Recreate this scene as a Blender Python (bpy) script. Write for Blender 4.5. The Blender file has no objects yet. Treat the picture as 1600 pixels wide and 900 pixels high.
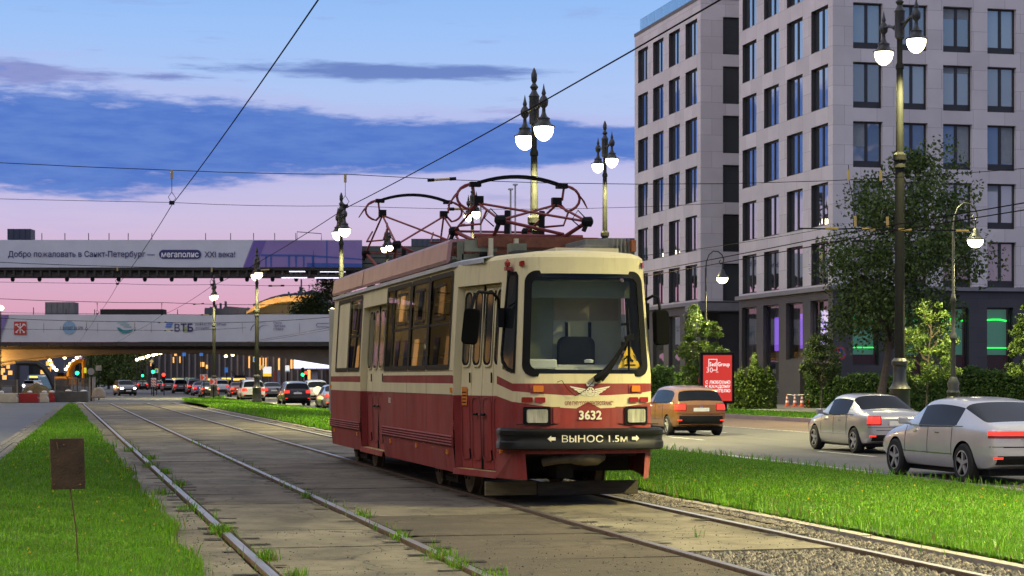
import bpy, bmesh, math, random
import numpy as np
from mathutils import Vector, Matrix, Euler
from mathutils.bvhtree import BVHTree
R = math.radians
random.seed(7)
RNG = np.random.default_rng(11)
scn = bpy.context.scene
COL = scn.collection

# ---------------------------------------------------------------- camera
FPX, EYE = 3108.0, 1.451
TH = math.atan(715 / FPX)
SN, CS = math.sin(TH), math.cos(TH)
cd = bpy.data.cameras.new('camera')
cam = bpy.data.objects.new('camera', cd)
COL.objects.link(cam)
cam.location = (0, 0, EYE)
cam.rotation_euler = (R(90), 0, -TH)
cd.sensor_width = 36
cd.lens = FPX / 1600 * 36
cd.shift_y = 140 / 1600
cd.clip_end = 6000
cd.dof.use_dof = True
cd.dof.focus_distance = 24
cd.dof.aperture_fstop = 10
scn.camera = cam

# ---------------------------------------------------------------- dusk sky
W = bpy.data.worlds.new('World')
scn.world = W
W.use_nodes = True
wt = W.node_tree
wt.nodes.clear()


def wn(t, **kw):
    n = wt.nodes.new(t)
    for k, v in kw.items():
        setattr(n, k, v)
    return n


def wm(op, a, b=None, c=None, clamp=False):
    n = wn('ShaderNodeMath', operation=op, use_clamp=clamp)
    for i, x in enumerate((a, b, c)):
        if x is None:
            continue
        if isinstance(x, (int, float)):
            n.inputs[i].default_value = x
        else:
            wt.links.new(x, n.inputs[i])
    return n.outputs[0]


def wsmooth(x, a, b):
    n = wn('ShaderNodeMapRange', interpolation_type='SMOOTHSTEP')
    wt.links.new(x, n.inputs[0])
    n.inputs[1].default_value, n.inputs[2].default_value = a, b
    return n.outputs[0]


def wnoise(vec, scale, detail=6, rough=.55):
    n = wn('ShaderNodeTexNoise')
    n.inputs['Scale'].default_value = scale
    n.inputs['Detail'].default_value = detail
    n.inputs['Roughness'].default_value = rough
    wt.links.new(vec, n.inputs['Vector'])
    return n.outputs[0]


def wmix(f, a, b):
    n = wn('ShaderNodeMix', data_type='RGBA')
    wt.links.new(f, n.inputs[0])
    for i, x in ((6, a), (7, b)):
        if isinstance(x, tuple):
            n.inputs[i].default_value = (*x, 1)
        else:
            wt.links.new(x, n.inputs[i])
    return n.outputs[2]


def wvec(x, y, z):
    n = wn('ShaderNodeCombineXYZ')
    for i, q in enumerate((x, y, z)):
        if isinstance(q, (int, float)):
            n.inputs[i].default_value = q
        else:
            wt.links.new(q, n.inputs[i])
    return n.outputs[0]


tc = wn('ShaderNodeTexCoord')
nv = wn('ShaderNodeVectorMath', operation='NORMALIZE')
wt.links.new(tc.outputs['Generated'], nv.inputs[0])
sp = wn('ShaderNodeSeparateXYZ')
wt.links.new(nv.outputs[0], sp.inputs[0])
ZE = sp.outputs[2]
AZ = wm('ARCTAN2', sp.outputs[0], sp.outputs[1])
ramp = wn('ShaderNodeValToRGB')
wt.links.new(wm('POWER', wm('MAXIMUM', ZE, 0.0), .5), ramp.inputs[0])
stops = [(0.0, (.36, .17, .27)), (.034, (.66, .35, .48)), (.056, (.63, .41, .58)), (.078, (.57, .48, .69)), (.112, (.45, .50, .78)),
         (.140, (.40, .53, .84)), (.172, (.31, .50, .87)), (.20, (.24, .45, .84)), (.30, (.42, .54, .82)), (.6, (.54, .56, .66)), (1., (.54, .55, .62))]
el = ramp.color_ramp.elements
while len(el) < len(stops):
    el.new(.5)
for e, (p, c) in zip(el, stops):
    e.position = math.sqrt(p)
    e.color = (*c, 1)
# cloud bands, laid out by bearing and elevation
v1 = wvec(wm('MULTIPLY', AZ, 9.0), wm('MULTIPLY', ZE, 46.0), 1.7)
v2 = wvec(wm('MULTIPLY', AZ, 16.0), wm('MULTIPLY', ZE, 120.0), 4.2)
n1 = wnoise(v1, 1.0, 9, .62)
n2 = wnoise(v2, 1.0, 9, .6)
n3 = wnoise(v1, 4.0, 6, .6)
azc = wsmooth(AZ, 0.0, .15)
half = wm('SUBTRACT', wm('SUBTRACT', .0285, wm('MULTIPLY', azc, .0135)), wm('MULTIPLY', wsmooth(AZ, .14, .30), .005))
zc = wm('SUBTRACT', .1165, wm('MULTIPLY', azc, .0005))
dist = wm('DIVIDE', wm('ABSOLUTE', wm('SUBTRACT', ZE, zc)), half)
dist = wm('ADD', dist, wm('MULTIPLY', wm('SUBTRACT', .5, n1), 1.25))
dist = wm('ADD', dist, wm('MULTIPLY', wm('SUBTRACT', .5, n3), .55))
dist = wm('ADD', dist, wm('MULTIPLY', wm('SUBTRACT', .5, n2), .35))
main = wm('MULTIPLY', wm('SUBTRACT', 1.0, wsmooth(dist, .72, 1.08)), .96)
# a thinner upper bank over the tram and loose wisps
d2 = wm('DIVIDE', wm('ABSOLUTE', wm('SUBTRACT', ZE, .1515)), .0055)
d2 = wm('ADD', d2, wm('MULTIPLY', wm('ABSOLUTE', wm('SUBTRACT', AZ, .165)), 11.0))
d2 = wm('ADD', d2, wm('MULTIPLY', wm('SUBTRACT', .5, n2), 3.4))
d3 = wm('DIVIDE', wm('ABSOLUTE', wm('SUBTRACT', ZE, .1475)), .006)
d3 = wm('ADD', d3, wm('MULTIPLY', wm('ABSOLUTE', wm('ADD', AZ, .02)), 16.0))
d3 = wm('ADD', d3, wm('MULTIPLY', wm('SUBTRACT', .5, n2), 3.6))
d2 = wm('MINIMUM', d2, d3)
upper = wm('MULTIPLY', wm('SUBTRACT', 1.0, wsmooth(d2, .5, 1.4)), .85)
wisp = wm('MULTIPLY', wsmooth(n2, .56, .74), wm('MULTIPLY', wsmooth(ZE, .07, .10), wm('SUBTRACT', 1.0, wsmooth(ZE, .16, .21))))
wisp = wm('MULTIPLY', wisp, .5)
ccol = wmix(wsmooth(n3, .3, .7), (.055, .155, .53), (.095, .205, .58))
sky = wmix(wisp, ramp.outputs[0], (.24, .27, .56))
sky = wmix(upper, sky, (.10, .17, .47))
# thin cloud rims glow lilac
rim = wm('MULTIPLY', wm('SUBTRACT', 1.0, wsmooth(dist, .95, 1.6)), .35)
sky = wmix(rim, sky, (.46, .42, .72))
sky = wmix(main, sky, ccol)
nish = wn('ShaderNodeTexSky', sky_type='NISHITA', sun_disc=False)
nish.sun_elevation = R(0.5)
nish.sun_rotation = R(-75)
bg1 = wn('ShaderNodeBackground')
wt.links.new(sky, bg1.inputs[0])
bg1.inputs[1].default_value = 1.0
bg2 = wn('ShaderNodeBackground')
wt.links.new(nish.outputs[0], bg2.inputs[0])
bg2.inputs[1].default_value = .012
ad = wn('ShaderNodeAddShader')
wt.links.new(bg1.outputs[0], ad.inputs[0])
wt.links.new(bg2.outputs[0], ad.inputs[1])
wo = wn('ShaderNodeOutputWorld')
wt.links.new(ad.outputs[0], wo.inputs[0])

# the sun has set on the left: only the broad soft glow of that side of the sky is left
sd = bpy.data.lights.new('sun', 'SUN')
sd.energy, sd.angle, sd.color = .85, R(60), (1, .86, .90)
so = bpy.data.objects.new('sun', sd)
so.rotation_euler = Vector((.80, .22, -.56)).to_track_quat('-Z', 'Y').to_euler()
COL.objects.link(so)

scn.view_settings.view_transform = 'Standard'
scn.view_settings.look = 'None'
scn.view_settings.exposure = 0.10
scn.view_settings.gamma = 1
scn.view_settings.use_curve_mapping = False
scn.render.engine = 'CYCLES'
scn.cycles.use_denoising = True
scn.cycles.max_bounces = 6
scn.cycles.diffuse_bounces = 3
scn.cycles.glossy_bounces = 3
scn.cycles.transmission_bounces = 3
scn.cycles.transparent_max_bounces = 8
scn.cycles.sample_clamp_indirect = 4
scn.cycles.caustics_reflective = False
scn.cycles.caustics_refractive = False
LAMP = (1.0, .88, .40)


# ---------------------------------------------------------------- helpers
def P(px, py, D):
    """the point a photo pixel shows at depth D"""
    k, m = (px - 800) / FPX, (590 - py) / FPX
    return Vector((D * (SN + k * CS), D * (CS - k * SN), EYE + m * D))


def G(px, D, z=0.0):
    p = P(px, 590, D)
    p.z = z
    return p


class MB:
    def __init__(s):
        s.v, s.f, s.m = [], [], []

    def poly(s, pts, m=0):
        b = len(s.v)
        s.v += [tuple(p) for p in pts]
        s.f.append(tuple(range(b, b + len(pts))))
        s.m.append(m)

    def box(s, x0, x1, y0, y1, z0, z1, m=0):
        b = len(s.v)
        s.v += [(x0, y0, z0), (x1, y0, z0), (x1, y1, z0), (x0, y1, z0), (x0, y0, z1), (x1, y0, z1), (x1, y1, z1), (x0, y1, z1)]
        for q in ((0, 3, 2, 1), (4, 5, 6, 7), (0, 1, 5, 4), (1, 2, 6, 5), (2, 3, 7, 6), (3, 0, 4, 7)):
            s.f.append(tuple(b + i for i in q))
            s.m.append(m)

    def obox(s, c, ax, ay, az, m=0):
        """box from centre and three half-axis vectors"""
        b = len(s.v)
        c, ax, ay, az = Vector(c), Vector(ax), Vector(ay), Vector(az)
        for i, j, k in ((-1, -1, -1), (1, -1, -1), (1, 1, -1), (-1, 1, -1), (-1, -1, 1), (1, -1, 1), (1, 1, 1), (-1, 1, 1)):
            s.v.append(tuple(c + ax * i + ay * j + az * k))
        for q in ((0, 3, 2, 1), (4, 5, 6, 7), (0, 1, 5, 4), (1, 2, 6, 5), (2, 3, 7, 6), (3, 0, 4, 7)):
            s.f.append(tuple(b + i for i in q))
            s.m.append(m)

    def tube(s, pts, r, n=8, m=0):
        pts = [Vector(p) for p in pts]
        rr = r if isinstance(r, (list, tuple)) else [r] * len(pts)
        b = len(s.v)
        up = None
        for i, p in enumerate(pts):
            d = (pts[min(i + 1, len(pts) - 1)] - pts[max(i - 1, 0)]).normalized()
            if up is None:
                up = Vector((0, 0, 1)) if abs(d.z) < .9 else Vector((1, 0, 0))
            a = d.cross(up)
            if a.length < 1e-4:
                a = d.cross(Vector((.3, 1, .2)))
            a.normalize()
            c = a.cross(d).normalized()
            up = c
            for j in range(n):
                t = 2 * math.pi * j / n
                s.v.append(tuple(p + (a * math.cos(t) + c * math.sin(t)) * rr[i]))
        for i in range(len(pts) - 1):
            for j in range(n):
                s.f.append((b + i * n + j, b + i * n + (j + 1) % n, b + (i + 1) * n + (j + 1) % n, b + (i + 1) * n + j))
                s.m.append(m)
        s.f.append(tuple(b + j for j in range(n))[::-1])
        s.m.append(m)
        e = b + (len(pts) - 1) * n
        s.f.append(tuple(e + j for j in range(n)))
        s.m.append(m)

    def lathe(s, prof, c=(0, 0, 0), n=16, m=0, axis='z', cap=True):
        b = len(s.v)
        for r, z in prof:
            for j in range(n):
                t = 2 * math.pi * j / n
                a, q = r * math.cos(t), r * math.sin(t)
                if axis == 'z':
                    p = (c[0] + a, c[1] + q, c[2] + z)
                elif axis == 'x':
                    p = (c[0] + z, c[1] + a, c[2] + q)
                else:
                    p = (c[0] + a, c[1] + z, c[2] + q)
                s.v.append(p)
        for i in range(len(prof) - 1):
            for j in range(n):
                s.f.append((b + i * n + j, b + i * n + (j + 1) % n, b + (i + 1) * n + (j + 1) % n, b + (i + 1) * n + j))
                s.m.append(m)
        for i in (0, len(prof) - 1):
            if cap and prof[i][0] > 1e-4:
                s.f.append(tuple(b + i * n + j for j in range(n)))
                s.m.append(m)

    def prism(s, pl, axis, lo, hi, m=0):
        def q(a, b_, t):
            return (t, a, b_) if axis == 'x' else (a, t, b_) if axis == 'y' else (a, b_, t)
        b, n = len(s.v), len(pl)
        s.v += [q(a, c, lo) for a, c in pl] + [q(a, c, hi) for a, c in pl]
        s.f.append(tuple(range(b, b + n)))
        s.f.append(tuple(range(b + n, b + 2 * n))[::-1])
        s.m += [m, m]
        for i in range(n):
            s.f.append((b + i, b + n + i, b + n + (i + 1) % n, b + (i + 1) % n))
            s.m.append(m)

    def ring(s, outer, inner, fn, m=0):
        """flat ring between two outlines of equal count, mapped by fn(a, b)"""
        b, n = len(s.v), len(outer)
        s.v += [tuple(fn(*p)) for p in outer] + [tuple(fn(*p)) for p in inner]
        for i in range(n):
            s.f.append((b + i, b + (i + 1) % n, b + n + (i + 1) % n, b + n + i))
            s.m.append(m)

    GL, ADV = {}, {}

    @staticmethod
    def raw_text(body, bold):
        c = bpy.data.curves.new('t', 'FONT')
        c.body, c.size, c.offset, c.resolution_u = body, 1.0, bold, 2
        o = bpy.data.objects.new('t', c)
        COL.objects.link(o)
        dg = bpy.context.evaluated_depsgraph_get()
        me = bpy.data.meshes.new_from_object(o.evaluated_get(dg))
        r = ([(q.co.x, q.co.y) for q in me.vertices], [tuple(p.vertices) for p in me.polygons])
        bpy.data.objects.remove(o)
        bpy.data.meshes.remove(me)
        bpy.data.curves.remove(c)
        return r

    @classmethod
    def advance(cls, ch):
        if ch not in cls.ADV:
            w = lambda t: (lambda xs: max(xs) - min(xs))([p[0] for p in cls.raw_text(t, 0)[0]])
            cls.ADV[ch] = w('H' + ch + 'H') - w('HH')
        return cls.ADV[ch]

    def text(s, string, size, fn, align='CENTER', bold=0.0, m=0, width=None):
        """lettering laid out glyph by glyph; the soft and hard vowels are drawn from b and a bar"""
        rel = round(bold / size, 4)
        pieces, x = [], 0.0
        for ch in string:
            for g_, sy in {'Ь': [('b', 1)], 'ь': [('b', .745)], 'Ы': [('b', 1), ('I', 1)], 'ы': [('b', .745), ('I', .745)]}.get(ch, [(ch, 1)]):
                if g_ != ' ':
                    k = (g_, 0.0 if g_ in 'ВЖж' else rel)
                    if k not in MB.GL:
                        MB.GL[k] = MB.raw_text(*k)
                    pieces.append((MB.GL[k], x, sy))
                x += MB.advance(g_) - (.06 if ch in 'Ыы' and g_ == 'b' else 0)
        allx = [v[0] + x0 for (vs, _), x0, _ in pieces for v in vs]
        lo, hi = min(allx), max(allx)
        sc = size if not width else width / (hi - lo)
        ox = {'CENTER': (lo + hi) / 2, 'LEFT': lo, 'RIGHT': hi}[align]
        for (vs, fs), x0, sy in pieces:
            b = len(s.v)
            s.v += [tuple(fn((px + x0 - ox) * sc, (py * sy - .36) * size)) for px, py in vs]
            for f in fs:
                s.f.append(tuple(b + i for i in f))
                s.m.append(m)

    def mesh(s, name, mats, smooth=None):
        me = bpy.data.meshes.new(name)
        me.from_pydata(s.v, [], s.f)
        for q in (mats if isinstance(mats, (list, tuple)) else [mats]):
            me.materials.append(q)
        if any(s.m):
            me.polygons.foreach_set('material_index', s.m)
        bm = bmesh.new()
        bm.from_mesh(me)
        bmesh.ops.recalc_face_normals(bm, faces=bm.faces)
        bm.to_mesh(me)
        bm.free()
        if smooth is not None:
            me.polygons.foreach_set('use_smooth', [True] * len(me.polygons))
            me.set_sharp_from_angle(angle=R(smooth))
        me.update()
        return me

    def build_each(s, name, mats, parent=None, smooth=None, bevel=None):
        """every connected piece becomes a part of its own"""
        par = list(range(len(s.v)))

        def find(i):
            while par[i] != i:
                par[i] = par[par[i]]
                i = par[i]
            return i
        for f in s.f:
            r = find(f[0])
            for i in f[1:]:
                par[find(i)] = r
        grp = {}
        for f, m in zip(s.f, s.m):
            grp.setdefault(find(f[0]), []).append((f, m))
        out = []
        for fs in grp.values():
            q, mp = MB(), {}
            for f, m in fs:
                for i in f:
                    if i not in mp:
                        mp[i] = len(q.v)
                        q.v.append(s.v[i])
                q.f.append(tuple(mp[i] for i in f))
                q.m.append(m)
            out.append(q.build(name, mats, parent, smooth, bevel))
        return out

    def build(s, name, mats, parent=None, smooth=None, bevel=None, loc=None):
        o = bpy.data.objects.new(name, s.mesh(name, mats, smooth))
        COL.objects.link(o)
        if parent:
            o.parent = parent
        if loc is not None:
            o.location = loc
        if bevel:
            b = o.modifiers.new('edge', 'BEVEL')
            b.width, b.segments, b.limit_method = bevel, 2, 'ANGLE'
        return o


def tag(o, label=None, cat=None, group=None, kind=None):
    if label:
        o['label'] = label
    if cat:
        o['category'] = cat
    if group:
        o['group'] = group
    if kind:
        o['kind'] = kind
    return o


def struct(o):
    o['kind'] = 'structure'
    return o


def thing(name, label, cat, loc=(0, 0, 0), rz=0.0, group=None):
    o = bpy.data.objects.new(name, None)
    COL.objects.link(o)
    o.location = loc
    o.rotation_euler = (0, 0, rz)
    o.empty_display_size = .2
    return tag(o, label, cat, group)


def kids(o):
    return [c for c in COL.objects if c.parent == o]


def dup(root, loc, rz=None, label=None):
    """copy a thing with its parts, sub-parts and its own lamps"""
    tree = {}
    for c in COL.objects:
        if c.parent:
            tree.setdefault(c.parent, []).append(c)

    def cp(o, parent):
        n = o.copy()
        COL.objects.link(n)
        n.parent = parent
        for ch in tree.get(o, []):
            cp(ch, n)
        return n
    r = cp(root, None)
    r.location = loc
    if rz is not None:
        r.rotation_euler = (0, 0, rz)
    if label:
        r['label'] = label
    return r


def rrect(x0, x1, z0, z1, r, n=5):
    pts = []
    for cx, cz, a0 in ((x1 - r, z1 - r, 0), (x0 + r, z1 - r, 90), (x0 + r, z0 + r, 180), (x1 - r, z0 + r, 270)):
        for i in range(n + 1):
            a = R(a0 + 90 * i / n)
            pts.append((cx + r * math.cos(a), cz + r * math.sin(a)))
    return pts


MATS = {}


def mat(name, col, rough=.6, metal=0.0, var=.12, scale=3.0, bump=0.0, bscale=30.0, spec=.5, coat=0.0, col2=None, stretch=None, thr=None, trans=0.0, grime=None, cracks=0.0):
    if name in MATS:
        return MATS[name]
    m = bpy.data.materials.new(name)
    m.use_nodes = True
    nt = m.node_tree
    b = nt.nodes['Principled BSDF']
    t = nt.nodes.new('ShaderNodeTexCoord')
    src = t.outputs['Object']
    if stretch:
        mp = nt.nodes.new('ShaderNodeMapping')
        mp.inputs['Scale'].default_value = stretch
        nt.links.new(src, mp.inputs[0])
        src = mp.outputs[0]
    n = nt.nodes.new('ShaderNodeTexNoise')
    n.inputs['Scale'].default_value = scale
    n.inputs['Detail'].default_value = 7
    n.inputs['Roughness'].default_value = .62
    nt.links.new(src, n.inputs['Vector'])
    mr = nt.nodes.new('ShaderNodeMapRange')
    nt.links.new(n.outputs[0], mr.inputs[0])
    lo, hi = thr or (.3, .7)
    mr.inputs[1].default_value, mr.inputs[2].default_value = lo, hi
    mx = nt.nodes.new('ShaderNodeMix')
    mx.data_type = 'RGBA'
    nt.links.new(mr.outputs[0], mx.inputs[0])
    c1 = tuple(max(0, c * (1 - var)) for c in col)
    c2 = col2 or tuple(min(1, c * (1 + var)) for c in col)
    mx.inputs[6].default_value = (*c1, 1)
    mx.inputs[7].default_value = (*c2, 1)
    colout = mx.outputs[2]
    if grime:
        for gcol, gscale, gstretch, glo, ghi, gmax in grime:
            mp2 = nt.nodes.new('ShaderNodeMapping')
            mp2.inputs['Scale'].default_value = gstretch
            nt.links.new(t.outputs['Object'], mp2.inputs[0])
            gn = nt.nodes.new('ShaderNodeTexNoise')
            gn.inputs['Scale'].default_value = gscale
            gn.inputs['Detail'].default_value = 9
            gn.inputs['Roughness'].default_value = .68
            nt.links.new(mp2.outputs[0], gn.inputs['Vector'])
            gr_ = nt.nodes.new('ShaderNodeMapRange')
            nt.links.new(gn.outputs[0], gr_.inputs[0])
            gr_.inputs[1].default_value, gr_.inputs[2].default_value = glo, ghi
            gr_.inputs[4].default_value = gmax
            gm = nt.nodes.new('ShaderNodeMix')
            gm.data_type = 'RGBA'
            nt.links.new(gr_.outputs[0], gm.inputs[0])
            nt.links.new(colout, gm.inputs[6])
            gm.inputs[7].default_value = (*gcol, 1)
            colout = gm.outputs[2]
    if cracks:
        wob = nt.nodes.new('ShaderNodeVectorMath')
        wob.operation = 'MULTIPLY_ADD'
        wn_ = nt.nodes.new('ShaderNodeTexNoise')
        wn_.inputs['Scale'].default_value = 3
        nt.links.new(t.outputs['Object'], wn_.inputs['Vector'])
        nt.links.new(wn_.outputs[1], wob.inputs[0])
        wob.inputs[1].default_value = (.35, .35, .35)
        nt.links.new(t.outputs['Object'], wob.inputs[2])
        vo = nt.nodes.new('ShaderNodeTexVoronoi')
        vo.feature = 'DISTANCE_TO_EDGE'
        vo.inputs['Scale'].default_value = .62
        nt.links.new(wob.outputs[0], vo.inputs['Vector'])
        cm = nt.nodes.new('ShaderNodeMapRange')
        nt.links.new(vo.outputs['Distance'], cm.inputs[0])
        cm.inputs[1].default_value, cm.inputs[2].default_value = .002, .010
        cm.inputs[3].default_value, cm.inputs[4].default_value = cracks, 0
        ck = nt.nodes.new('ShaderNodeMix')
        ck.data_type = 'RGBA'
        nt.links.new(cm.outputs[0], ck.inputs[0])
        nt.links.new(colout, ck.inputs[6])
        ck.inputs[7].default_value = (.018, .015, .011, 1)
        colout = ck.outputs[2]
    nt.links.new(colout, b.inputs['Base Color'])
    b.inputs['Roughness'].default_value = rough
    b.inputs['Metallic'].default_value = metal
    b.inputs['Specular IOR Level'].default_value = spec
    b.inputs['Coat Weight'].default_value = coat
    b.inputs['Coat Roughness'].default_value = .06
    if bump:
        n2 = nt.nodes.new('ShaderNodeTexNoise')
        n2.inputs['Scale'].default_value = bscale
        n2.inputs['Detail'].default_value = 5
        nt.links.new(src, n2.inputs['Vector'])
        bp = nt.nodes.new('ShaderNodeBump')
        bp.inputs['Strength'].default_value = bump
        bp.inputs['Distance'].default_value = .02
        nt.links.new(n2.outputs[0], bp.inputs['Height'])
        nt.links.new(bp.outputs[0], b.inputs['Normal'])
    if trans:
        tr = nt.nodes.new('ShaderNodeBsdfTranslucent')
        nt.links.new(mx.outputs[2], tr.inputs[0])
        ms = nt.nodes.new('ShaderNodeMixShader')
        ms.inputs[0].default_value = trans
        nt.links.new(b.outputs[0], ms.inputs[1])
        nt.links.new(tr.outputs[0], ms.inputs[2])
        nt.links.new(ms.outputs[0], nt.nodes['Material Output'].inputs[0])
    MATS[name] = m
    return m


def emat(name, col=None, strength=1.0):
    if name in MATS:
        return MATS[name]
    m = bpy.data.materials.new(name)
    m.use_nodes = True
    b = m.node_tree.nodes['Principled BSDF']
    b.inputs['Base Color'].default_value = (*[min(1, c * .8) for c in col], 1)
    b.inputs['Emission Color'].default_value = (*col, 1)
    b.inputs['Emission Strength'].default_value = strength
    b.inputs['Roughness'].default_value = .3
    MATS[name] = m
    return m


def glass(name, tint=(.5, .55, .55), refl=.12, f=.75, rough=.0, blend=.35):
    """thin pane: clear with a mirror share that grows at grazing angles"""
    if name in MATS:
        return MATS[name]
    m = bpy.data.materials.new(name)
    m.use_nodes = True
    nt = m.node_tree
    nt.nodes.clear()
    out = nt.nodes.new('ShaderNodeOutputMaterial')
    t = nt.nodes.new('ShaderNodeBsdfTransparent')
    t.inputs[0].default_value = (*tint, 1)
    g = nt.nodes.new('ShaderNodeBsdfGlossy')
    g.inputs['Roughness'].default_value = rough
    g.inputs[0].default_value = (.9, .9, .9, 1)
    lw = nt.nodes.new('ShaderNodeLayerWeight')
    lw.inputs[0].default_value = blend
    ma = nt.nodes.new('ShaderNodeMath')
    ma.operation = 'MULTIPLY_ADD'
    nt.links.new(lw.outputs['Fresnel'], ma.inputs[0])
    ma.inputs[1].default_value = f
    ma.inputs[2].default_value = refl
    ma.use_clamp = True
    ms = nt.nodes.new('ShaderNodeMixShader')
    nt.links.new(ma.outputs[0], ms.inputs[0])
    nt.links.new(t.outputs[0], ms.inputs[1])
    nt.links.new(g.outputs[0], ms.inputs[2])
    nt.links.new(ms.outputs[0], out.inputs[0])
    MATS[name] = m
    return m


def add_point(name, loc, power, col=LAMP, radius=.18, parent=None):
    l = bpy.data.lights.new(name, 'POINT')
    l.energy, l.color, l.shadow_soft_size = power, col, radius
    o = bpy.data.objects.new(name, l)
    COL.objects.link(o)
    o.location = loc
    if parent:
        o.parent = parent
    return o


def add_spot(name, loc, power, col=LAMP, radius=.2, parent=None, size=136):
    l = bpy.data.lights.new(name, 'SPOT')
    l.energy, l.color, l.shadow_soft_size = power, col, radius
    l.spot_size, l.spot_blend = R(size), .55
    o = bpy.data.objects.new(name, l)
    COL.objects.link(o)
    o.location = loc
    if parent:
        o.parent = parent
    return o


def stone(name, col, pw, ph, mortar=.012, var=.05, rough=.75):
    """large wall panels with fine open joints, laid by (x + y, z)"""
    if name in MATS:
        return MATS[name]
    m = bpy.data.materials.new(name)
    m.use_nodes = True
    nt = m.node_tree
    b = nt.nodes['Principled BSDF']
    t = nt.nodes.new('ShaderNodeTexCoord')
    s = nt.nodes.new('ShaderNodeSeparateXYZ')
    nt.links.new(t.outputs['Object'], s.inputs[0])
    a = nt.nodes.new('ShaderNodeMath')
    nt.links.new(s.outputs[0], a.inputs[0])
    nt.links.new(s.outputs[1], a.inputs[1])
    c = nt.nodes.new('ShaderNodeCombineXYZ')
    nt.links.new(a.outputs[0], c.inputs[0])
    nt.links.new(s.outputs[2], c.inputs[1])
    br = nt.nodes.new('ShaderNodeTexBrick')
    nt.links.new(c.outputs[0], br.inputs['Vector'])
    br.inputs['Scale'].default_value = 1
    br.inputs['Brick Width'].default_value = pw
    br.inputs['Row Height'].default_value = ph
    br.inputs['Mortar Size'].default_value = mortar
    br.inputs['Color1'].default_value = (*[q * (1 - var) for q in col], 1)
    br.inputs['Color2'].default_value = (*[q * (1 + var) for q in col], 1)
    br.inputs['Mortar'].default_value = (*[q * .55 for q in col], 1)
    n = nt.nodes.new('ShaderNodeTexNoise')
    n.inputs['Scale'].default_value = .6
    n.inputs['Detail'].default_value = 8
    nt.links.new(t.outputs['Object'], n.inputs['Vector'])
    mr = nt.nodes.new('ShaderNodeMapRange')
    nt.links.new(n.outputs[0], mr.inputs[0])
    mr.inputs[3].default_value, mr.inputs[4].default_value = .82, 1.15
    mx = nt.nodes.new('ShaderNodeMix')
    mx.data_type, mx.blend_type = 'RGBA', 'MULTIPLY'
    mx.inputs[0].default_value = 1
    nt.links.new(br.outputs[0], mx.inputs[6])
    nt.links.new(mr.outputs[0], mx.inputs[7])
    nt.links.new(mx.outputs[2], b.inputs['Base Color'])
    b.inputs['Roughness'].default_value = rough
    MATS[name] = m
    return m


# ---------------------------------------------------------------- materials
M_RED = mat('tram_red', (.275, .042, .036), .62, var=.25, scale=1.6, bump=.06, bscale=6, spec=.16, stretch=(1, 1, .6), grime=[((.26, .13, .11), 2.2, (1, 1, .35), .42, .75, .6), ((.05, .03, .025), 7, (1.6, 1.6, .12), .58, .80, .6)])
M_CREAM = mat('tram_cream', (.69, .61, .35), .62, var=.08, scale=1.8, bump=.05, bscale=6, spec=.16, stretch=(1, 1, .5), grime=[((.30, .24, .14), 6, (1.6, 1.6, .10), .56, .82, .55), ((.45, .40, .28), 1.4, (1, 1, .6), .5, .8, .4)])
M_BLACK = mat('black_rubber', (.006, .006, .0065), .6, var=.3, spec=.15)
M_BUMP = mat('bumper_plastic', (.008, .0085, .0085), .5, var=.3, scale=5, spec=.25)
M_DARK = mat('dark_iron', (.02, .022, .022), .55, var=.3)
M_GEAR = mat('dirty_running_gear', (.035, .03, .024), .8, var=.5, scale=8)
M_CHROME = mat('bright_metal', (.6, .6, .6), .2, metal=1, var=.1)
M_STEEL = mat('worn_steel', (.40, .36, .32), .42, metal=1, var=.25, scale=2, stretch=(12, .5, 4))
M_SHEEN = mat('steel_lamp_sheen', (.80, .76, .66), .42, metal=1, var=.15, scale=2, stretch=(12, .5, 4))  # brighter copy of the worn steel, lamp sheen painted into its colour
M_RUST = mat('rusty_rail_side', (.13, .085, .05), .8, var=.35, scale=9, bump=.3)
M_WHITE = mat('white_paint', (.75, .75, .73), .5, var=.05)
M_YELLOW = mat('yellow_sign', (.75, .45, .02), .4, var=.06)
M_ORANGE = mat('orange_lens', (.7, .22, .02), .25, var=.1)
M_REDLENS = mat('red_lens', (.28, .02, .015), .2, var=.1)
M_ROOFPINK = mat('fairing_metal', (.38, .21, .20), .45, metal=.1, var=.18, scale=1.5, bump=.5, bscale=2.2, spec=.2)
M_GUTTER = mat('roof_gutter', (.42, .44, .46), .5, var=.15)
M_TRIM = mat('tram_trim', (.24, .055, .048), .7, var=.25, spec=.2)
M_PANTO = mat('pantograph_red', (.20, .028, .022), .5, var=.3, scale=6)
M_ASPH = mat('asphalt', (.105, .102, .094), .62, var=.2, grime=[((.05, .05, .05), .5, (2.5, .12, 1), .5, .75, .6), ((.16, .155, .14), 1.2, (1, .3, 1), .55, .8, .5)], scale=.35, bump=.25, bscale=90, spec=.4)
M_ASPHL = mat('asphalt_left', (.052, .055, .062), .55, var=.2, scale=.3, bump=.25, bscale=90)
M_LINE = mat('road_paint', (.62, .62, .58), .6, var=.2, scale=4)
M_KERB = mat('kerb_stone', (.30, .27, .23), .8, var=.2, scale=2, bump=.2)
M_SOIL = mat('dark_soil', (.028, .024, .016), .95, var=.4, scale=6, bump=.5)
M_GRASSB = mat('lawn_soil', (.040, .085, .012), .95, var=.4, scale=2.2, grime=[((.05, .038, .02), 3, (1, 1, 1), .52, .7, .8)])
M_TRUNK = mat('bark', (.085, .065, .045), .9, var=.3, scale=10, bump=.5)
M_LAMPMETAL = mat('lamp_post_paint', (.026, .028, .026), .42, var=.25, scale=4)
M_POLEG = mat('lamp_post_grey', (.016, .017, .015), .75, var=.2, scale=4, spec=.12)
M_GLOBE = emat('lamp_globe', (1.0, .88, .56), 9.0)
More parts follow.
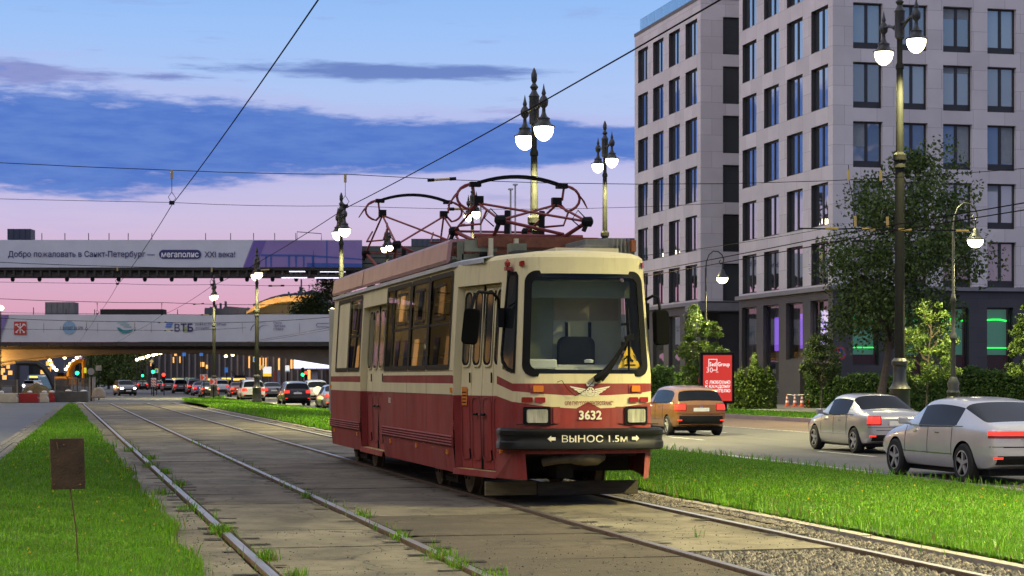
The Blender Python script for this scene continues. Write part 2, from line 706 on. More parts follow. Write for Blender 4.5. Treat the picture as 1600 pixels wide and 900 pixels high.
M_FARLAMP = emat('far_lamp', (1.0, .83, .45), 8.0)
M_HEADL = emat('headlight_on', (1.0, .95, .85), 14.0)
M_TAIL = emat('tail_light_on', (1.0, .04, .025), 1.3)
M_GLASSW = glass('tram_glass', (.34, .36, .31), .05, .22, blend=.16)
M_GLASSF = glass('windscreen_glass', (.86, .88, .82), .012, .30, blend=.12)
M_CARGL = mat('car_glass', (.006, .008, .014), .06, var=.1, spec=.14)
M_TYRE = mat('tyre', (.012, .012, .012), .8, var=.3)
M_RIM = mat('alloy_rim', (.42, .42, .43), .35, metal=.35, var=.1)
# ================================================================ ground, roads, tracks
def ramp_z(v, z0=0.0, a=112.0, b=134.0, z1=-.40):
    t = min(1, max(0, (v - a) / (b - a)))
    t = t * t * (3 - 2 * t)
    return z0 + (z1 - z0) * t


def strip(name, ul, ur, vs, zf, m, kind='structure', th=0.0):
    """a road sheet between two edge functions"""
    b = MB()
    for i in range(len(vs) - 1):
        a, c = vs[i], vs[i + 1]
        q = [(ul(a), a, zf(ul(a), a)), (ur(a), a, zf(ur(a), a)), (ur(c), c, zf(ur(c), c)), (ul(c), c, zf(ul(c), c))]
        b.poly(q)
    o = b.build(name, m, smooth=30)
    o['kind'] = kind
    return o


g = MB()
g.poly([(-2500, -300, -.47), (2500, -300, -.47), (2500, 4500, -.47), (-2500, 4500, -.47)])
struct(g.build('ground', M_ASPH))
cst = lambda x: (lambda v: x)
VV = [-25 + 5 * i for i in range(52)]
strip('road', cst(14.3), cst(24.9), VV, lambda u, v: -.40, M_ASPH)
M_REDDENED = mat('reddish_lit_asphalt', (.13, .088, .068), .75, var=.22, scale=.8, bump=.2)
strip('road_reddish_lit', cst(24.9), cst(30.3), VV, lambda u, v: -.396, M_REDDENED)  # reddish light on the kerbside road, painted in as a browner surface
kl = lambda v: -1.13 + (v - 42) / 60 * 1.32          # the left kerb line drifts towards the tracks
strip('road_left', cst(-60), lambda v: kl(v) - .12, [-25 + 5 * i for i in range(37)], lambda u, v: ramp_z(v, -.12, 104, 128, -.41), M_ASPHL)
strip('road_junction', lambda v: -90, lambda v: 14.25, [118 + 6 * i for i in range(60)], lambda u, v: -.425 if v > 132 else -.45, M_ASPH)

mk = MB()
def dash(u0, v0, v1, w=.12, z=-.394):
    mk.poly([(u0 - w / 2, v0, z), (u0 + w / 2, v0, z), (u0 + w / 2, v1, z), (u0 - w / 2, v1, z)])
for i in range(14):
    dash(18.7, 43.4 + 12.6 * (i - 2), 47.4 + 12.6 * (i - 2) - .4, .13)
    dash(21.9, 38 + 12.6 * (i - 2), 41.6 + 12.6 * (i - 2), .13)
for i in range(12):
    dash(15.6, 42.2 + 12.6 * (i - 2), 45.5 + 12.6 * (i - 2), .17)
dash(15.62, -20, 42.2, .07)
dash(24.75, -20, 220, .10, -.390)
mk.poly([(-3.9, 116, -.10), (-3.7, 116, -.10), (-4.6, 160, -.40), (-4.85, 160, -.40)])
mk.poly([(-4.9, 70, -.114), (-4.75, 70, -.114), (-3.72, 110, -.126), (-3.87, 110, -.126)])
for i in range(9):
    v = 180 + i * 9
    mk.poly([(-6 - i * .35, v, -.415), (-5.7 - i * .35, v, -.415), (-5.9 - i * .35, v + 4, -.415), (-6.2 - i * .35, v + 4, -.415)])
    mk.poly([(2.0 - i * .9, v - 30, -.415), (2.35 - i * .9, v - 30, -.415), (1.75 - i * .9, v - 23, -.415), (1.4 - i * .9, v - 23, -.415)])
struct(mk.build('road_markings', M_LINE))

# --- concrete slab bed of the two tram tracks
GRM = [((.048, .038, .025), 1.0, (1, .7, 1), .44, .66, .85), ((.035, .028, .02), 9, (1, .5, 1), .57, .70, .85), ((.21, .18, .12), 2.5, (1, .25, 1), .58, .78, .45), ((.03, .024, .018), 55, (1, 1, 1), .64, .72, .7)]
SLABS = [mat('slab_a', (.170, .148, .100), .82, var=.26, scale=1.3, grime=GRM, cracks=.75, bump=.3, bscale=45),
         mat('slab_b', (.192, .168, .116), .82, var=.24, scale=1.7, grime=GRM, cracks=.75, bump=.3, bscale=45),
         mat('slab_c', (.148, .125, .085), .85, var=.30, scale=1.1, grime=GRM, cracks=.75, bump=.35, bscale=38),
         mat('slab_dark', (.074, .057, .037), .88, var=.38, scale=2.0, grime=GRM, cracks=.75, bump=.55, bscale=30),
         mat('clip_pocket', (.020, .017, .013), .95, var=.4, scale=9)]
RAILS = [1.551, 3.06, 5.046, 6.57]


def bend(v):
    return 0.0


tb = MB()
cols = [(1.02, 1.47), (1.64, 2.97), (3.15, 4.955), (5.135, 6.48), (6.66, 7.03)]
rs = random.Random(3)
for ci, (a, c) in enumerate(cols):
    v = -3.0
    L = 2.0 if ci != 2 else 2.6
    while v < 136:
        ln = L * rs.uniform(.94, 1.06)
        if ci == 3 and v < 15.9:
            v = 15.9 if v + ln > 15.9 else v + ln
            continue
        if ci == 4 and (v < 18.2 or 21.5 < v < 23):
            v += .5
            continue
        m = rs.choice([0, 0, 1, 2])
        if ci == 2:
            m = 3 if v < 18 else rs.choice([2, 2, 0])
        dz = [rs.uniform(-.008, .004) for _ in range(4)]
        x0, x1, e = a, c, v + ln - (.035 if rs.random() < .8 else .07)
        if v > 104:
            dz = [0] * 4
        zz = [ramp_z(v) + dz[0], ramp_z(v) + dz[1], ramp_z(e) + dz[2], ramp_z(e) + dz[3]]
        b = len(tb.v)
        w0, w1 = bend(v), bend(e)
        top = [(x0 + w0, v, zz[0]), (x1 + w0, v, zz[1]), (x1 + w1, e, zz[2]), (x0 + w1, e, zz[3])]
        tb.v += top + [(p[0], p[1], p[2] - .16) for p in top]
        for q in ((0, 1, 2, 3), (0, 4, 5, 1), (1, 5, 6, 2), (2, 6, 7, 3), (3, 7, 4, 0)):
            tb.f.append(tuple(b + i for i in q))
            tb.m.append(m)
        v += ln
# clip pockets beside the rails
for ri, u in enumerate(RAILS):
    v = 6.0
    while v < 70:
        for sx in (-1, 1):
            if rs.random() < .72 and not (ri >= 2 and v < 16) and not (ri == 3 and sx > 0 and v < 17):
                a = u + sx * (.085 if sx > 0 else .085)
                w = rs.uniform(.09, .20)
                x0, x1 = sorted((a, a + sx * w))
                l = rs.uniform(.06, .14)
                tb.poly([(x0, v, .0085), (x1, v + rs.uniform(-.02, .02), .0085), (x1, v + l, .0085), (x0, v + l, .0085)], 4)
        v += .66
struct(tb.build('track_bed', SLABS))
strip('track_ballast_base', cst(1.0), cst(7.08), [-5, 14, 20, 60, 100, 112, 118, 124, 130, 136], lambda u, v: ramp_z(v, -.10, 112, 134, -.46), mat('ballast_base', (.040, .033, .024), .95, var=.4, scale=8, bump=.6))

labs = ['near worn tram rail beside the left grass strip', 'worn tram rail along the inner edge of the empty track',
        'dull tram rail under the left wheels of the tram', 'tram rail brightened by painted lamp sheen, leading out beneath the right front of the tram']
for u, lb in zip(RAILS, labs):
    r = MB()
    prof = [(-.036, .030), (-.040, .020), (-.038, -.012), (-.012, -.022), (-.010, -.12), (.010, -.12), (.012, -.022), (.038, -.012), (.040, .020), (.036, .030)]
    vs = [2, 8, 14, 20, 30, 40, 60, 80, 100] + [104 + 2 * i for i in range(22)]
    n = len(prof)
    for v in vs:
        r.v += [(u + bend(v) + a, v, z + ramp_z(v) - .012) for a, z in prof]
    for i in range(len(vs) - 1):
        for j in range(n):
            r.f.append((i * n + j, i * n + (j + 1) % n, (i + 1) * n + (j + 1) % n, (i + 1) * n + j))
            r.m.append(0 if j == n - 1 else 1)
    tag(r.build('tram_rail', [M_SHEEN if u > 6 else M_STEEL, M_RUST]), lb, 'rail', 'rails of the two tram tracks')


# --- lawns: a soil sheet and blades of grass over it
def z_med(u):
    t = min(1, max(0, (u - 7.3) / 7.0))
    return .045 + .03 * math.sin(min(1, t * 5) * 1.57) - .36 * t ** 1.35


def z_med_v(u, v):
    return max(-.34, z_med(u) + ramp_z(v, 0, 100, 135, -.16))


def med_r(v):
    return 14.25


def med_l(v):
    return 7.26 + max(0, v - 95) * .032 + (max(0, v - 140) / 45) ** 2 * 5.4


mb = MB()
vs = [-10 + 3 * i for i in range(65)] + [185]
for i in range(len(vs) - 1):
    for j in range(8):
        q = []
        for v, jj in ((vs[i], j), (vs[i], j + 1), (vs[i + 1], j + 1), (vs[i + 1], j)):
            u = med_l(v) + (med_r(v) - med_l(v)) * jj / 8
            q.append((u, v, z_med_v(u, v)))
        mb.poly(q)
struct(mb.build('lawn', M_GRASSB, smooth=60))
GL = lambda v: kl(v) + .40                            # left strip, road side edge


def gr(v):
    return 1.04 + .05 * math.sin(v * 1.7) + .04 * math.sin(v * .63 + 1)


def z_left(u, v):
    t = (u - GL(v)) / max(.3, gr(v) - GL(v))
    return .03 + .05 * math.sin(max(0, min(1, t)) * math.pi)


mb = MB()
vs = [-6 + 2 * i for i in range(54)]
for i in range(len(vs) - 1):
    for j in range(5):
        q = []
        for v, jj in ((vs[i], j), (vs[i], j + 1), (vs[i + 1], j + 1), (vs[i + 1], j)):
            l, r_ = GL(v), max(GL(v) + .1, gr(v))
            u = l + (r_ - l) * jj / 5
            q.append((u, v, z_left(u, v)))
        mb.poly(q)
struct(mb.build('lawn_strip', M_GRASSB, smooth=60))

# kerbs
kb = MB()
for i in range(70):
    v = -6 + 1.75 * i
    if v > 95:
        break
    kb.box(7.07, 7.20, v, v + 1.735, -.2, .028 + .006 * rs.uniform(-1, 1))
struct(kb.build('kerb_track_side', M_KERB))
kb = MB()
for i in range(90):
    v = -6 + 2.15 * i
    if v < 182:
        kb.box(14.27, 14.42, v, v + 2.13, -.5, -.27)
struct(kb.build('kerb_road_side', M_KERB))
kb = MB()
for i in range(60):
    v = -6 + 2.0 * i
    if v < 105:
        for j in range(4):
            a0, a1 = kl(v) - .12 + .13 * j, kl(v + 1.98) - .12 + .13 * j
            b = len(kb.v)
            z = -.01 + .008 * rs.uniform(-1, 1)
            kb.v += [(a0, v, z), (a0 + .12, v, z), (a1 + .12, v + 1.98, z), (a1, v + 1.98, z)] + [(a0, v, -.3), (a0 + .12, v, -.3), (a1 + .12, v + 1.98, -.3), (a1, v + 1.98, -.3)]
            for q in ((0, 1, 2, 3), (0, 4, 5, 1), (1, 5, 6, 2), (2, 6, 7, 3), (3, 7, 4, 0)):
                kb.f.append(tuple(b + k for k in q))
                kb.m.append(0)
struct(kb.build('kerb_left', mat('gutter_stone', (.14, .13, .12), .85, var=.35, scale=5, bump=.3)))
kb = MB()
for i in range(80):
    v = -20 + 3.0 * i
    kb.box(30.3, 30.5, v, v + 2.98, -.5, -.23)
struct(kb.build('kerb_far', mat('kerb_pink', (.34, .27, .24), .8, var=.15, scale=2)))
strip('verge_lawn', cst(30.5), cst(35.0), VV, lambda u, v: -.25, M_GRASSB)
strip('pavement', cst(35.0), cst(110), VV, lambda u, v: -.27, mat('pavement_slabs', (.10, .10, .10), .8, var=.15, scale=1.2))

G_M = [mat('grass_blade_a', (.115, .300, .004), .5, var=.35, scale=1.4, trans=.35),
       mat('grass_blade_b', (.170, .370, .005), .5, var=.35, scale=.9, trans=.35),
       mat('grass_blade_c', (.070, .205, .005), .5, var=.25, scale=1.2, trans=.35),
       mat('grass_blade_dry', (.20, .17, .05), .6, var=.2, scale=1.2, trans=.3)]


def blades(name, pts, hgt, wid, lean=.5, label=None, dry=.03, segs=True):
    n = len(pts)
    ang = RNG.uniform(0, 2 * math.pi, n)
    h = hgt * RNG.uniform(.45, 1.25, n)
    w = wid * RNG.uniform(.6, 1.3, n)
    la = RNG.uniform(0, 2 * math.pi, n)
    ll = h * RNG.uniform(.05, lean, n)
    dx, dy = np.cos(ang) * w, np.sin(ang) * w
    ox, oy = np.cos(la) * ll, np.sin(la) * ll
    V = np.empty((n, 5, 3))
    V[:, 0] = pts + np.stack([-dx, -dy, -.02 + 0 * h], 1)
    V[:, 1] = pts + np.stack([dx, dy, -.02 + 0 * h], 1)
    V[:, 2] = pts + np.stack([dx * .7 + ox * .35, dy * .7 + oy * .35, h * .6], 1)
    V[:, 3] = pts + np.stack([-dx * .7 + ox * .35, -dy * .7 + oy * .35, h * .6], 1)
    V[:, 4] = pts + np.stack([ox, oy, h * (1 - .3 * ll / h)], 1)
    idx = np.arange(n)[:, None] * 5
    loops = np.concatenate([idx + np.array([[0, 1, 2, 3]]), idx + np.array([[3, 2, 4]])], 1).ravel()
    me = bpy.data.meshes.new(name)
    me.vertices.add(n * 5)
    me.vertices.foreach_set('co', V.ravel())
    me.loops.add(n * 7)
    me.loops.foreach_set('vertex_index', loops.astype(np.int32))
    me.polygons.add(n * 2)
    st = (np.arange(n)[:, None] * 7 + np.array([[0, 4]])).ravel()
    me.polygons.foreach_set('loop_start', st.astype(np.int32))
    me.polygons.foreach_set('loop_total', np.tile([4, 3], n).astype(np.int32))
    r = RNG.random(n)
    mi = np.where(r < dry, 3, np.where(r < .45, 0, np.where(r < .75, 1, 2)))
    me.polygons.foreach_set('material_index', np.repeat(mi, 2).astype(np.int32))
    for m in G_M:
        me.materials.append(m)
    me.update(calc_edges=True)
    o = bpy.data.objects.new(name, me)
    COL.objects.link(o)
    o['kind'] = 'stuff'
    if label:
        o['label'] = label
    return o


def patchy(p, keep=.55):
    """thin the lawn out in irregular patches"""
    u, v = p[:, 0], p[:, 1]
    f = np.sin(u * 2.3 + np.sin(v * .9) * 1.7) + np.sin(v * 1.9 + np.cos(u * 1.3) * 2.1) + .6 * np.sin(u * 6.1 + v * 4.3) + .5 * np.sin(v * 7.7 - u * 3.1)
    return p[(f > -1.25) | (RNG.random(len(p)) < keep)]


def clump(u, v):
    return .75 + .35 * np.sin(u * 3.1 + np.sin(v * 1.3) * 2) * np.sin(v * 2.3 + u) + .15 * np.sin(u * 9 + v * 7)


def lawn_pts(n, v0, v1, lf, rf, zf, power=1.0):
    a = RNG.random(n)
    if power == 1.0:
        v = v0 * (v1 / v0) ** a
    else:
        p = 1 - power
        v = (v0 ** p + a * (v1 ** p - v0 ** p)) ** (1 / p)
    l = np.array([lf(x) for x in v])
    r = np.array([rf(x) for x in v])
    u = l + (r - l) * RNG.random(n)
    z = np.array([zf(a_, b_) for a_, b_ in zip(u, v)])
    return np.stack([u, v, z], 1)


p = patchy(lawn_pts(170000, 12.2, 40, lambda v: GL(v) - .02, lambda v: gr(v) + .05, z_left, 1.9))
blades('grass', p, .045 * clump(p[:, 0], p[:, 1]) + .010, .0024 * (p[:, 1] / 14), 1.3, 'bright green grass on the narrow strip left of the tracks', dry=.07)
p = lawn_pts(26000, 40, 104, lambda v: GL(v), lambda v: max(GL(v) + .1, gr(v)), z_left, 1.4)
blades('grass', p, .085 * clump(p[:, 0], p[:, 1]) + .02, .0038 * (p[:, 1] / 14), .8, 'bright green grass on the far tip of the left strip')
p = patchy(lawn_pts(300000, 12.5, 46, lambda v: med_l(v) - .03, lambda v: 14.3, lambda u, v: z_med(u), 1.5))
blades('grass', p, .045 * clump(p[:, 0], p[:, 1]) + .013, .0027 * (p[:, 1] / 14), 1.3, 'bright green grass of the median right of the tram', dry=.07)
p = lawn_pts(70000, 46, 184, med_l, lambda v: max(med_r(v), med_l(v) + .02), z_med_v, 1.4)
blades('grass', p, .09 * clump(p[:, 0], p[:, 1]) + .03, .0045 * (p[:, 1] / 14), .8, 'green grass of the median behind the tram')
p = lawn_pts(26000, 55, 128, cst(30.5), cst(35), lambda u, v: -.25, 1.3)
blades('grass', p, .10 + 0 * p[:, 0], .0045 * (p[:, 1] / 14), .6, 'clipped grass verge behind the far kerb')
# longer tufts along the lawn edges and weeds in the rail grooves
e = []
for _ in range(3200):
    v = 12.5 * (60 / 12.5) ** random.random()
    e.append((14.2 + random.gauss(0, .12), v, z_med(14.2)) if random.random() < .5 else (7.3 + random.gauss(0, .08), v, .05) if random.random() < .6 else (gr(v) + random.gauss(0, .05), v, .02))
p = np.array(e)
blades('grass', p, .17 + 0 * p[:, 0], .005 * (p[:, 1] / 18), .9, 'longer grass fringing the edges of the lawns', dry=.12)
e = []
tufts = [(1.52, 18.7, 260, .09), (1.66, 15.9, 130, .07), (3.0, 17.6, 60, .08), (3.03, 15.7, 150, .10), (3.0, 14.9, 110, .08), (1.72, 14.4, 90, .07), (1.62, 27, 70, .08), (1.64, 30.5, 60, .08), (1.5, 33, 50, .1), (1.65, 36, 60, .1),
         (3.13, 20.5, 60, .07), (1.45, 40, 60, .12), (1.43, 22, 50, .1), (1.3, 25, 60, .1), (2.98, 24, 50, .08), (3.1, 14.1, 90, .09), (5.7, 17.2, 12, .03)]
for u, v, n, s in tufts:
    for _ in range(n):
        e.append((u + random.gauss(0, s * .6), v + random.gauss(0, s * 1.3), 0))
for _ in range(420):
    e.append((random.choice([1.47, 1.63, 3.0, 3.14, 1.05, 7.05]) + random.gauss(0, .02), 12.5 * (45 / 12.5) ** random.random(), 0))
p = np.array(e)
blades('weeds', p, .10 + 0 * p[:, 0], .0035 * (p[:, 1] / 15), 1.0, 'tufts of weeds growing in the grooves beside the rails', dry=.15)
fl = MB()
for _ in range(170):
    v = 13 * (40 / 13) ** random.random()
    if random.random() < .5:
        u = GL(v) + (gr(v) - GL(v)) * random.random()
        z = z_left(u, v)
    else:
        u = 7.4 + 6.7 * random.random()
        z = z_med(u)
    z += random.uniform(.05, .10)
    s = random.uniform(.006, .011) * (1 + v / 40)
    for k in range(2):
        a = random.random() * 3
        fl.poly([(u - s * math.cos(a), v - s * math.sin(a), z - s * .5), (u + s * math.cos(a), v + s * math.sin(a), z - s * .3), (u, v, z + s)])
o = fl.build('wild_flowers', mat('yellow_petals', (.55, .42, .02), .6))
o['kind'] = 'stuff'
o['label'] = 'small yellow wild flowers dotted through the grass'


def stones(name, rects, n, smin, smax, label, mats):
    b = MB()
    for _ in range(n):
        u0, u1, v0, v1, z = random.choice(rects)
        u, v = random.uniform(u0, u1), random.uniform(v0, v1)
        s = random.uniform(smin, smax)
        base = len(b.v)
        for dx, dy, dz in ((1, 0, 0), (0, 1, 0), (-1, 0, 0), (0, -1, 0), (.2, .1, .9), (-.1, .1, -.8)):
            b.v.append((u + s * dx * random.uniform(.6, 1.3), v + s * dy * random.uniform(.6, 1.3), z + s * .4 + s * dz * random.uniform(.5, 1)))
        m = random.randrange(len(mats))
        for q in ((0, 1, 4), (1, 2, 4), (2, 3, 4), (3, 0, 4), (1, 0, 5), (2, 1, 5), (3, 2, 5), (0, 3, 5)):
            b.f.append(tuple(base + k for k in q))
            b.m.append(m)
    o = b.build(name, mats)
    o['kind'] = 'stuff'
    o['label'] = label
    return o


GRV = [mat('gravel_grey', (.13, .12, .105), .9, var=.3), mat('gravel_dark', (.065, .058, .05), .9, var=.3), mat('gravel_pale', (.22, .19, .15), .9, var=.3)]
stones('gravel', [(5.1, 6.5, 10.5, 15.9, -.04), (5.1, 6.5, 12.5, 15.9, -.04), (6.64, 7.06, 10, 18.4, -.02), (5.1, 6.5, 13, 15.9, -.03), (6.9, 7.1, 18, 30, .0), (6.64, 7.06, 21.4, 23.1, -.01)], 14000, .013, .032, 'loose grey ballast between the rails where the slabs end', GRV)
stones('grit', [(3.15, 4.95, 10, 18, 0), (6.66, 7.05, 17, 22, .0), (1.05, 1.5, 11, 22, 0), (1.64, 2.95, 11, 19, 0), (3.15, 4.95, 12, 16.5, 0), (3.15, 4.95, 12, 15, 0), (5.1, 6.5, 14.5, 20, 0)], 2600, .002, .010, 'loose grit and crumbs scattered over the slabs', GRV)

# ================================================================ street lamps
def lamp_head(root, y, zl, s, energy):
    """a bell lamp hanging from its bracket, finial on top"""
    h = MB()
    h.lathe([(.33, .10), (.34, .13), (.22, .20), (.17, .30), (.19, .36), (.10, .42), (.06, .52), (.05, .66), (.12, .74), (.14, .88), (.10, .97), (.05, 1.04), (.07, 1.10), (.04, 1.20), (.005, 1.38)], (0, y, zl), 16)
    hd = h.build('lamp_housing', M_LAMPMETAL, root, smooth=50)
    gl = MB()
    gl.lathe([(.285, .12), (.29, .05), (.275, -.05), (.23, -.16), (.15, -.25), (.07, -.295), (.004, -.31)], (0, y, zl), 20)
    gl.build('globe', M_GLOBE, hd, smooth=60)
    if energy:
        add_spot('lamp_light', (0, y, zl - .36), energy, parent=root)


def twin_lamp(label, hl, s, energy, grp):
    root = thing('street_lamp', label, 'street lamp', group=grp)
    b = MB()
    top = hl + .35
    b.lathe([(.34, 0), (.36, .10), (.33, .18), (.30, .95), (.34, 1.02), (.27, 1.10), (.20, 1.25), (.20, 1.7), (.25, 1.76), (.25, 1.86), (.17, 1.96)], (0, 0, 0), 12)
    b.build('pedestal', M_LAMPMETAL, root, smooth=35)
    b = MB()
    mid = hl * .68
    b.lathe([(.155, 1.96), (.14, mid), (.19, mid + .03), (.15, mid + .2), (.20, mid + .26), (.20, mid + .42), (.12, mid + .5), (.10, hl - .62), (.125, hl - .6), (.125, hl - .5), (.085, hl - .4), (.085, top)], (0, 0, 0), 14)
    b.build('pole', M_POLEG, root, smooth=35)
    b = MB()
    b.lathe([(.10, top - .05), (.15, top), (.155, top + .78), (.17, top + .82), (.10, top + .93), (.07, top + 1.0), (.13, top + 1.1), (.07, top + 1.18), (.05, top + 1.22), (.09, top + 1.3), (.09, top + 1.48), (.05, top + 1.6), (.01, top + 1.68)], (0, 0, 0), 14)
    b.build('finial_column', M_LAMPMETAL, root, smooth=35)
    for sg in (-1, 1):
        b = MB()
        b.tube([(0, sg * .1, top + .45), (0, sg * .45, top + .40), (0, sg * .8, top + .50), (0, sg * 1.2, top + .50)], .05, 8)
        b.tube([(0, sg * .15, top + .1), (0, sg * .3, top + .28), (0, sg * .5, top + .38)], .03, 6)
        b.build('bracket', M_LAMPMETAL, root, smooth=50)
        lamp_head(root, sg * 1.2, hl, s, energy)
    if s != 1.0:
        root.scale = (s, s, s)
    return root


G1 = 'two-headed lamps on the median'
G2 = 'tall two-headed lamps along the far pavement'
m0 = twin_lamp('two-headed lamp rising over the front pantograph of the tram', 9.0, 1.0, 7500, G1)
m0.location = (14.0, 57.9, -.3)
for v, lb in ((99.0, 'two-headed lamp just behind the rear of the tram roof'),
              (141.6, 'two-headed lamp on the median beside the black car'), (180.5, 'farthest two-headed median lamp, beside the chevron signs')):
    dup(m0, (14.0, v, -.3), None, lb)
for o in [q for q in COL.objects if q.type == 'LIGHT' and q.parent and q.parent.get('group') == G1]:
    o.data = o.data.copy()
    o.data.energy = 7500
for v in (15.5, -22):
    o = dup(m0, (14.0, v, -.3), None, 'two-headed median lamp in front of the tram, outside the view')
    for q in kids(o):
        if q.type == 'LIGHT':
            q.data = q.data.copy()
            q.data.energy = 9500
# the row beyond the left road, outside the view but lighting the near lawn
for v in (13, 50):
    o = dup(m0, (-11.5, v, -.12), None, 'two-headed lamp beyond the left road, outside the view')
    o['group'] = 'lamps of the left road'
    for q in kids(o):
        if q.type == 'LIGHT':
            q.data = q.data.copy()
            q.data.energy = 8500
f0 = twin_lamp('tall two-headed lamp before the white office facade', 11.4, 1.25, 9000, G2)
f0.location = (31.5, 70.8, -.25)
for v, lb in ((112.6, 'tall two-headed lamp between the tram and the corner of the office block'),
              (150.6, 'tall two-headed lamp seen through the front pantograph'), (191, 'tall two-headed lamp seen through the rear pantograph')):
    dup(f0, (31.5, v, -.25), None, lb)
dup(f0, (31.5, 29, -.25), None, 'tall two-headed lamp beside the near carriageway, outside the view')


def crook_lamp(label):
    root = thing('hanging_lamp', label, 'street lamp', group='crook lamps by the hedges')
    b = MB()
    b.lathe([(.40, 0), (.40, .85), (.30, .9), (.22, 1.0), (.26, 1.15), (.20, 1.3), (.24, 1.5), (.13, 1.75)], (0, 0, 0), 12)
    b.build('pedestal', M_LAMPMETAL, root, smooth=35)
    b = MB()
    b.lathe([(.10, 1.75), (.09, 3.2), (.15, 3.25), (.13, 3.4), (.08, 3.5), (.07, 4.6), (.12, 4.7), (.08, 4.9), (.055, 5.0), (.05, 7.6)], (0, 0, 0), 10)
    b.build('pole', M_LAMPMETAL, root, smooth=40)
    b = MB()
    pts = [(0, 0, 7.55), (.04, 0, 7.95), (.18, 0, 8.3), (.42, 0, 8.5), (.7, 0, 8.48), (.92, 0, 8.3), (1.02, 0, 8.05), (.95, 0, 7.85), (.82, 0, 7.82), (.76, 0, 7.95), (.84, 0, 8.03)]
    b.tube(pts, .035, 7)
    b.tube([(.93, 0, 7.86), (.93, 0, 7.5)], .03, 6)
    b.build('crook_arm', M_LAMPMETAL, root, smooth=60)
    b = MB()
    b.lathe([(.36, .02), (.36, .06), (.24, .14), (.14, .3), (.12, .42), (.05, .5)], (.93, 0, 7.05), 16)
    hd = b.build('lamp_housing', M_LAMPMETAL, root, smooth=50)
    b = MB()
    b.lathe([(.31, .02), (.30, -.06), (.25, -.17), (.15, -.25), (.005, -.28)], (.93, 0, 7.05), 18)
    b.build('globe', M_GLOBE, hd, smooth=60)
    add_spot('lamp_light', (.93, 0, 6.74), 5200, parent=root)
    return root


c0 = crook_lamp('crook lamp beside the lit tree in front of the dark shopfronts')
c0.location = (34, 71.4, -.27)
dup(c0, (34, 101.5, -.27), None, 'crook lamp rising behind the red advertising panel')

# ================================================================ overhead lines
M_WIRE = mat('wire', (.02, .019, .02), .9, var=.1, spec=.1)
M_INS = mat('insulator', (.45, .33, .12), .4, var=.2)
M_CWIRE = mat('copper_wire', (.022, .013, .013), .9, var=.1, spec=.1)


def sagline(a, b, sag, n=14):
    a, b = Vector(a), Vector(b)
    return [a.lerp(b, i / n) - Vector((0, 0, sag * 4 * (i / n) * (1 - i / n))) for i in range(n + 1)]


SPANS = [40.5, 76, 112, 150]
for u, lb in ((2.3, 'tram contact wire over the empty left track'), (5.81, 'tram contact wire over the track of the tram')):
    b = MB()
    zs = [6.0] + SPANS + [205]
    pts = []
    for i in range(len(zs) - 1):
        seg = sagline((u, zs[i], 4.92), (u, zs[i + 1], 4.92), .10, 10)
        pts += seg if i == 0 else seg[1:]
    b.tube(pts, .0085, 6)
    tag(b.build('contact_wire', M_CWIRE), lb, 'overhead wire', 'contact wires above the tracks')


def ins(b, a, c, t, sag=0.0, L=.30, r=.035):
    a, c = Vector(a), Vector(c)
    d = (c - a).normalized()
    p_ = a.lerp(c, t) - Vector((0, 0, sag * 4 * t * (1 - t)))
    b.tube([p_ - d * L, p_ - d * (L * .55)], r * 1.1, 6, 1)
    b.tube([p_ - d * (L * .55), p_ + d * (L * .55)], r * .8, 6, 0)
    b.tube([p_ + d * (L * .55), p_ + d * L], r * 1.1, 6, 1)


names = ['span wire with insulators crossing the sky in front of the clouds', 'second span wire, crossing above the upper banner',
         'third span wire, crossing in front of the bridges', 'farthest span wire, low over the junction']
for k, v in enumerate(SPANS):
    rt = thing('span_wire', names[k], 'overhead wire', (0, v, 0), group='span wires across the tracks')
    w = MB()
    rr = .0075 + .004 * k
    A, B, Cc, D_ = (-11, 0, 6.25), (2.3, 0, 5.62), (5.81, 0, 5.62), (31, 0, 7.6)
    w.tube(sagline(A, B, .12, 8) + sagline(B, Cc, .02, 4)[1:] + sagline(Cc, D_, .75, 12)[1:], rr, 5)
    w.tube(sagline((-11, 0.1, 5.15), (2.3, .1, 4.98), .05, 8) + sagline((2.3, .1, 4.98), (5.81, .1, 4.98), .03, 4)[1:] + sagline((5.81, .1, 4.98), (14, .1, 5.2), .1, 8)[1:], rr * .7, 5)
    w.build('cable', M_WIRE, rt)
    w = MB()
    for a, c, t, sg in ((A, B, .42, .12), (Cc, D_, .08, .75), ((-11, .1, 5.15), (2.3, .1, 4.98), .45, .05), ((5.81, .1, 4.98), (14, .1, 5.2), .3, .1), (Cc, D_, .62, .75)):
        w = MB()
        ins(w, a, c, t, sg)
        w.build('insulator', [M_INS, M_WIRE], rt)
    for u in (2.3, 5.81):
        w = MB()
        w.tube([(u, 0, 5.62), (u, 0, 5.45)], .03, 6, 0)
        w.tube([(u, 0, 5.45), (u, 0, 5.18), (u - .07, 0, 5.08), (u, 0, 4.96)], rr * .8, 5, 1)
        w.tube([(u, 0, 5.18), (u + .08, 0, 5.06), (u, 0, 4.96)], rr * .8, 5, 1)
        w.box(u - .05, u + .05, -.06, .06, 4.93, 5.0, 1)
        w.build('dropper', [M_INS, M_WIRE], rt)
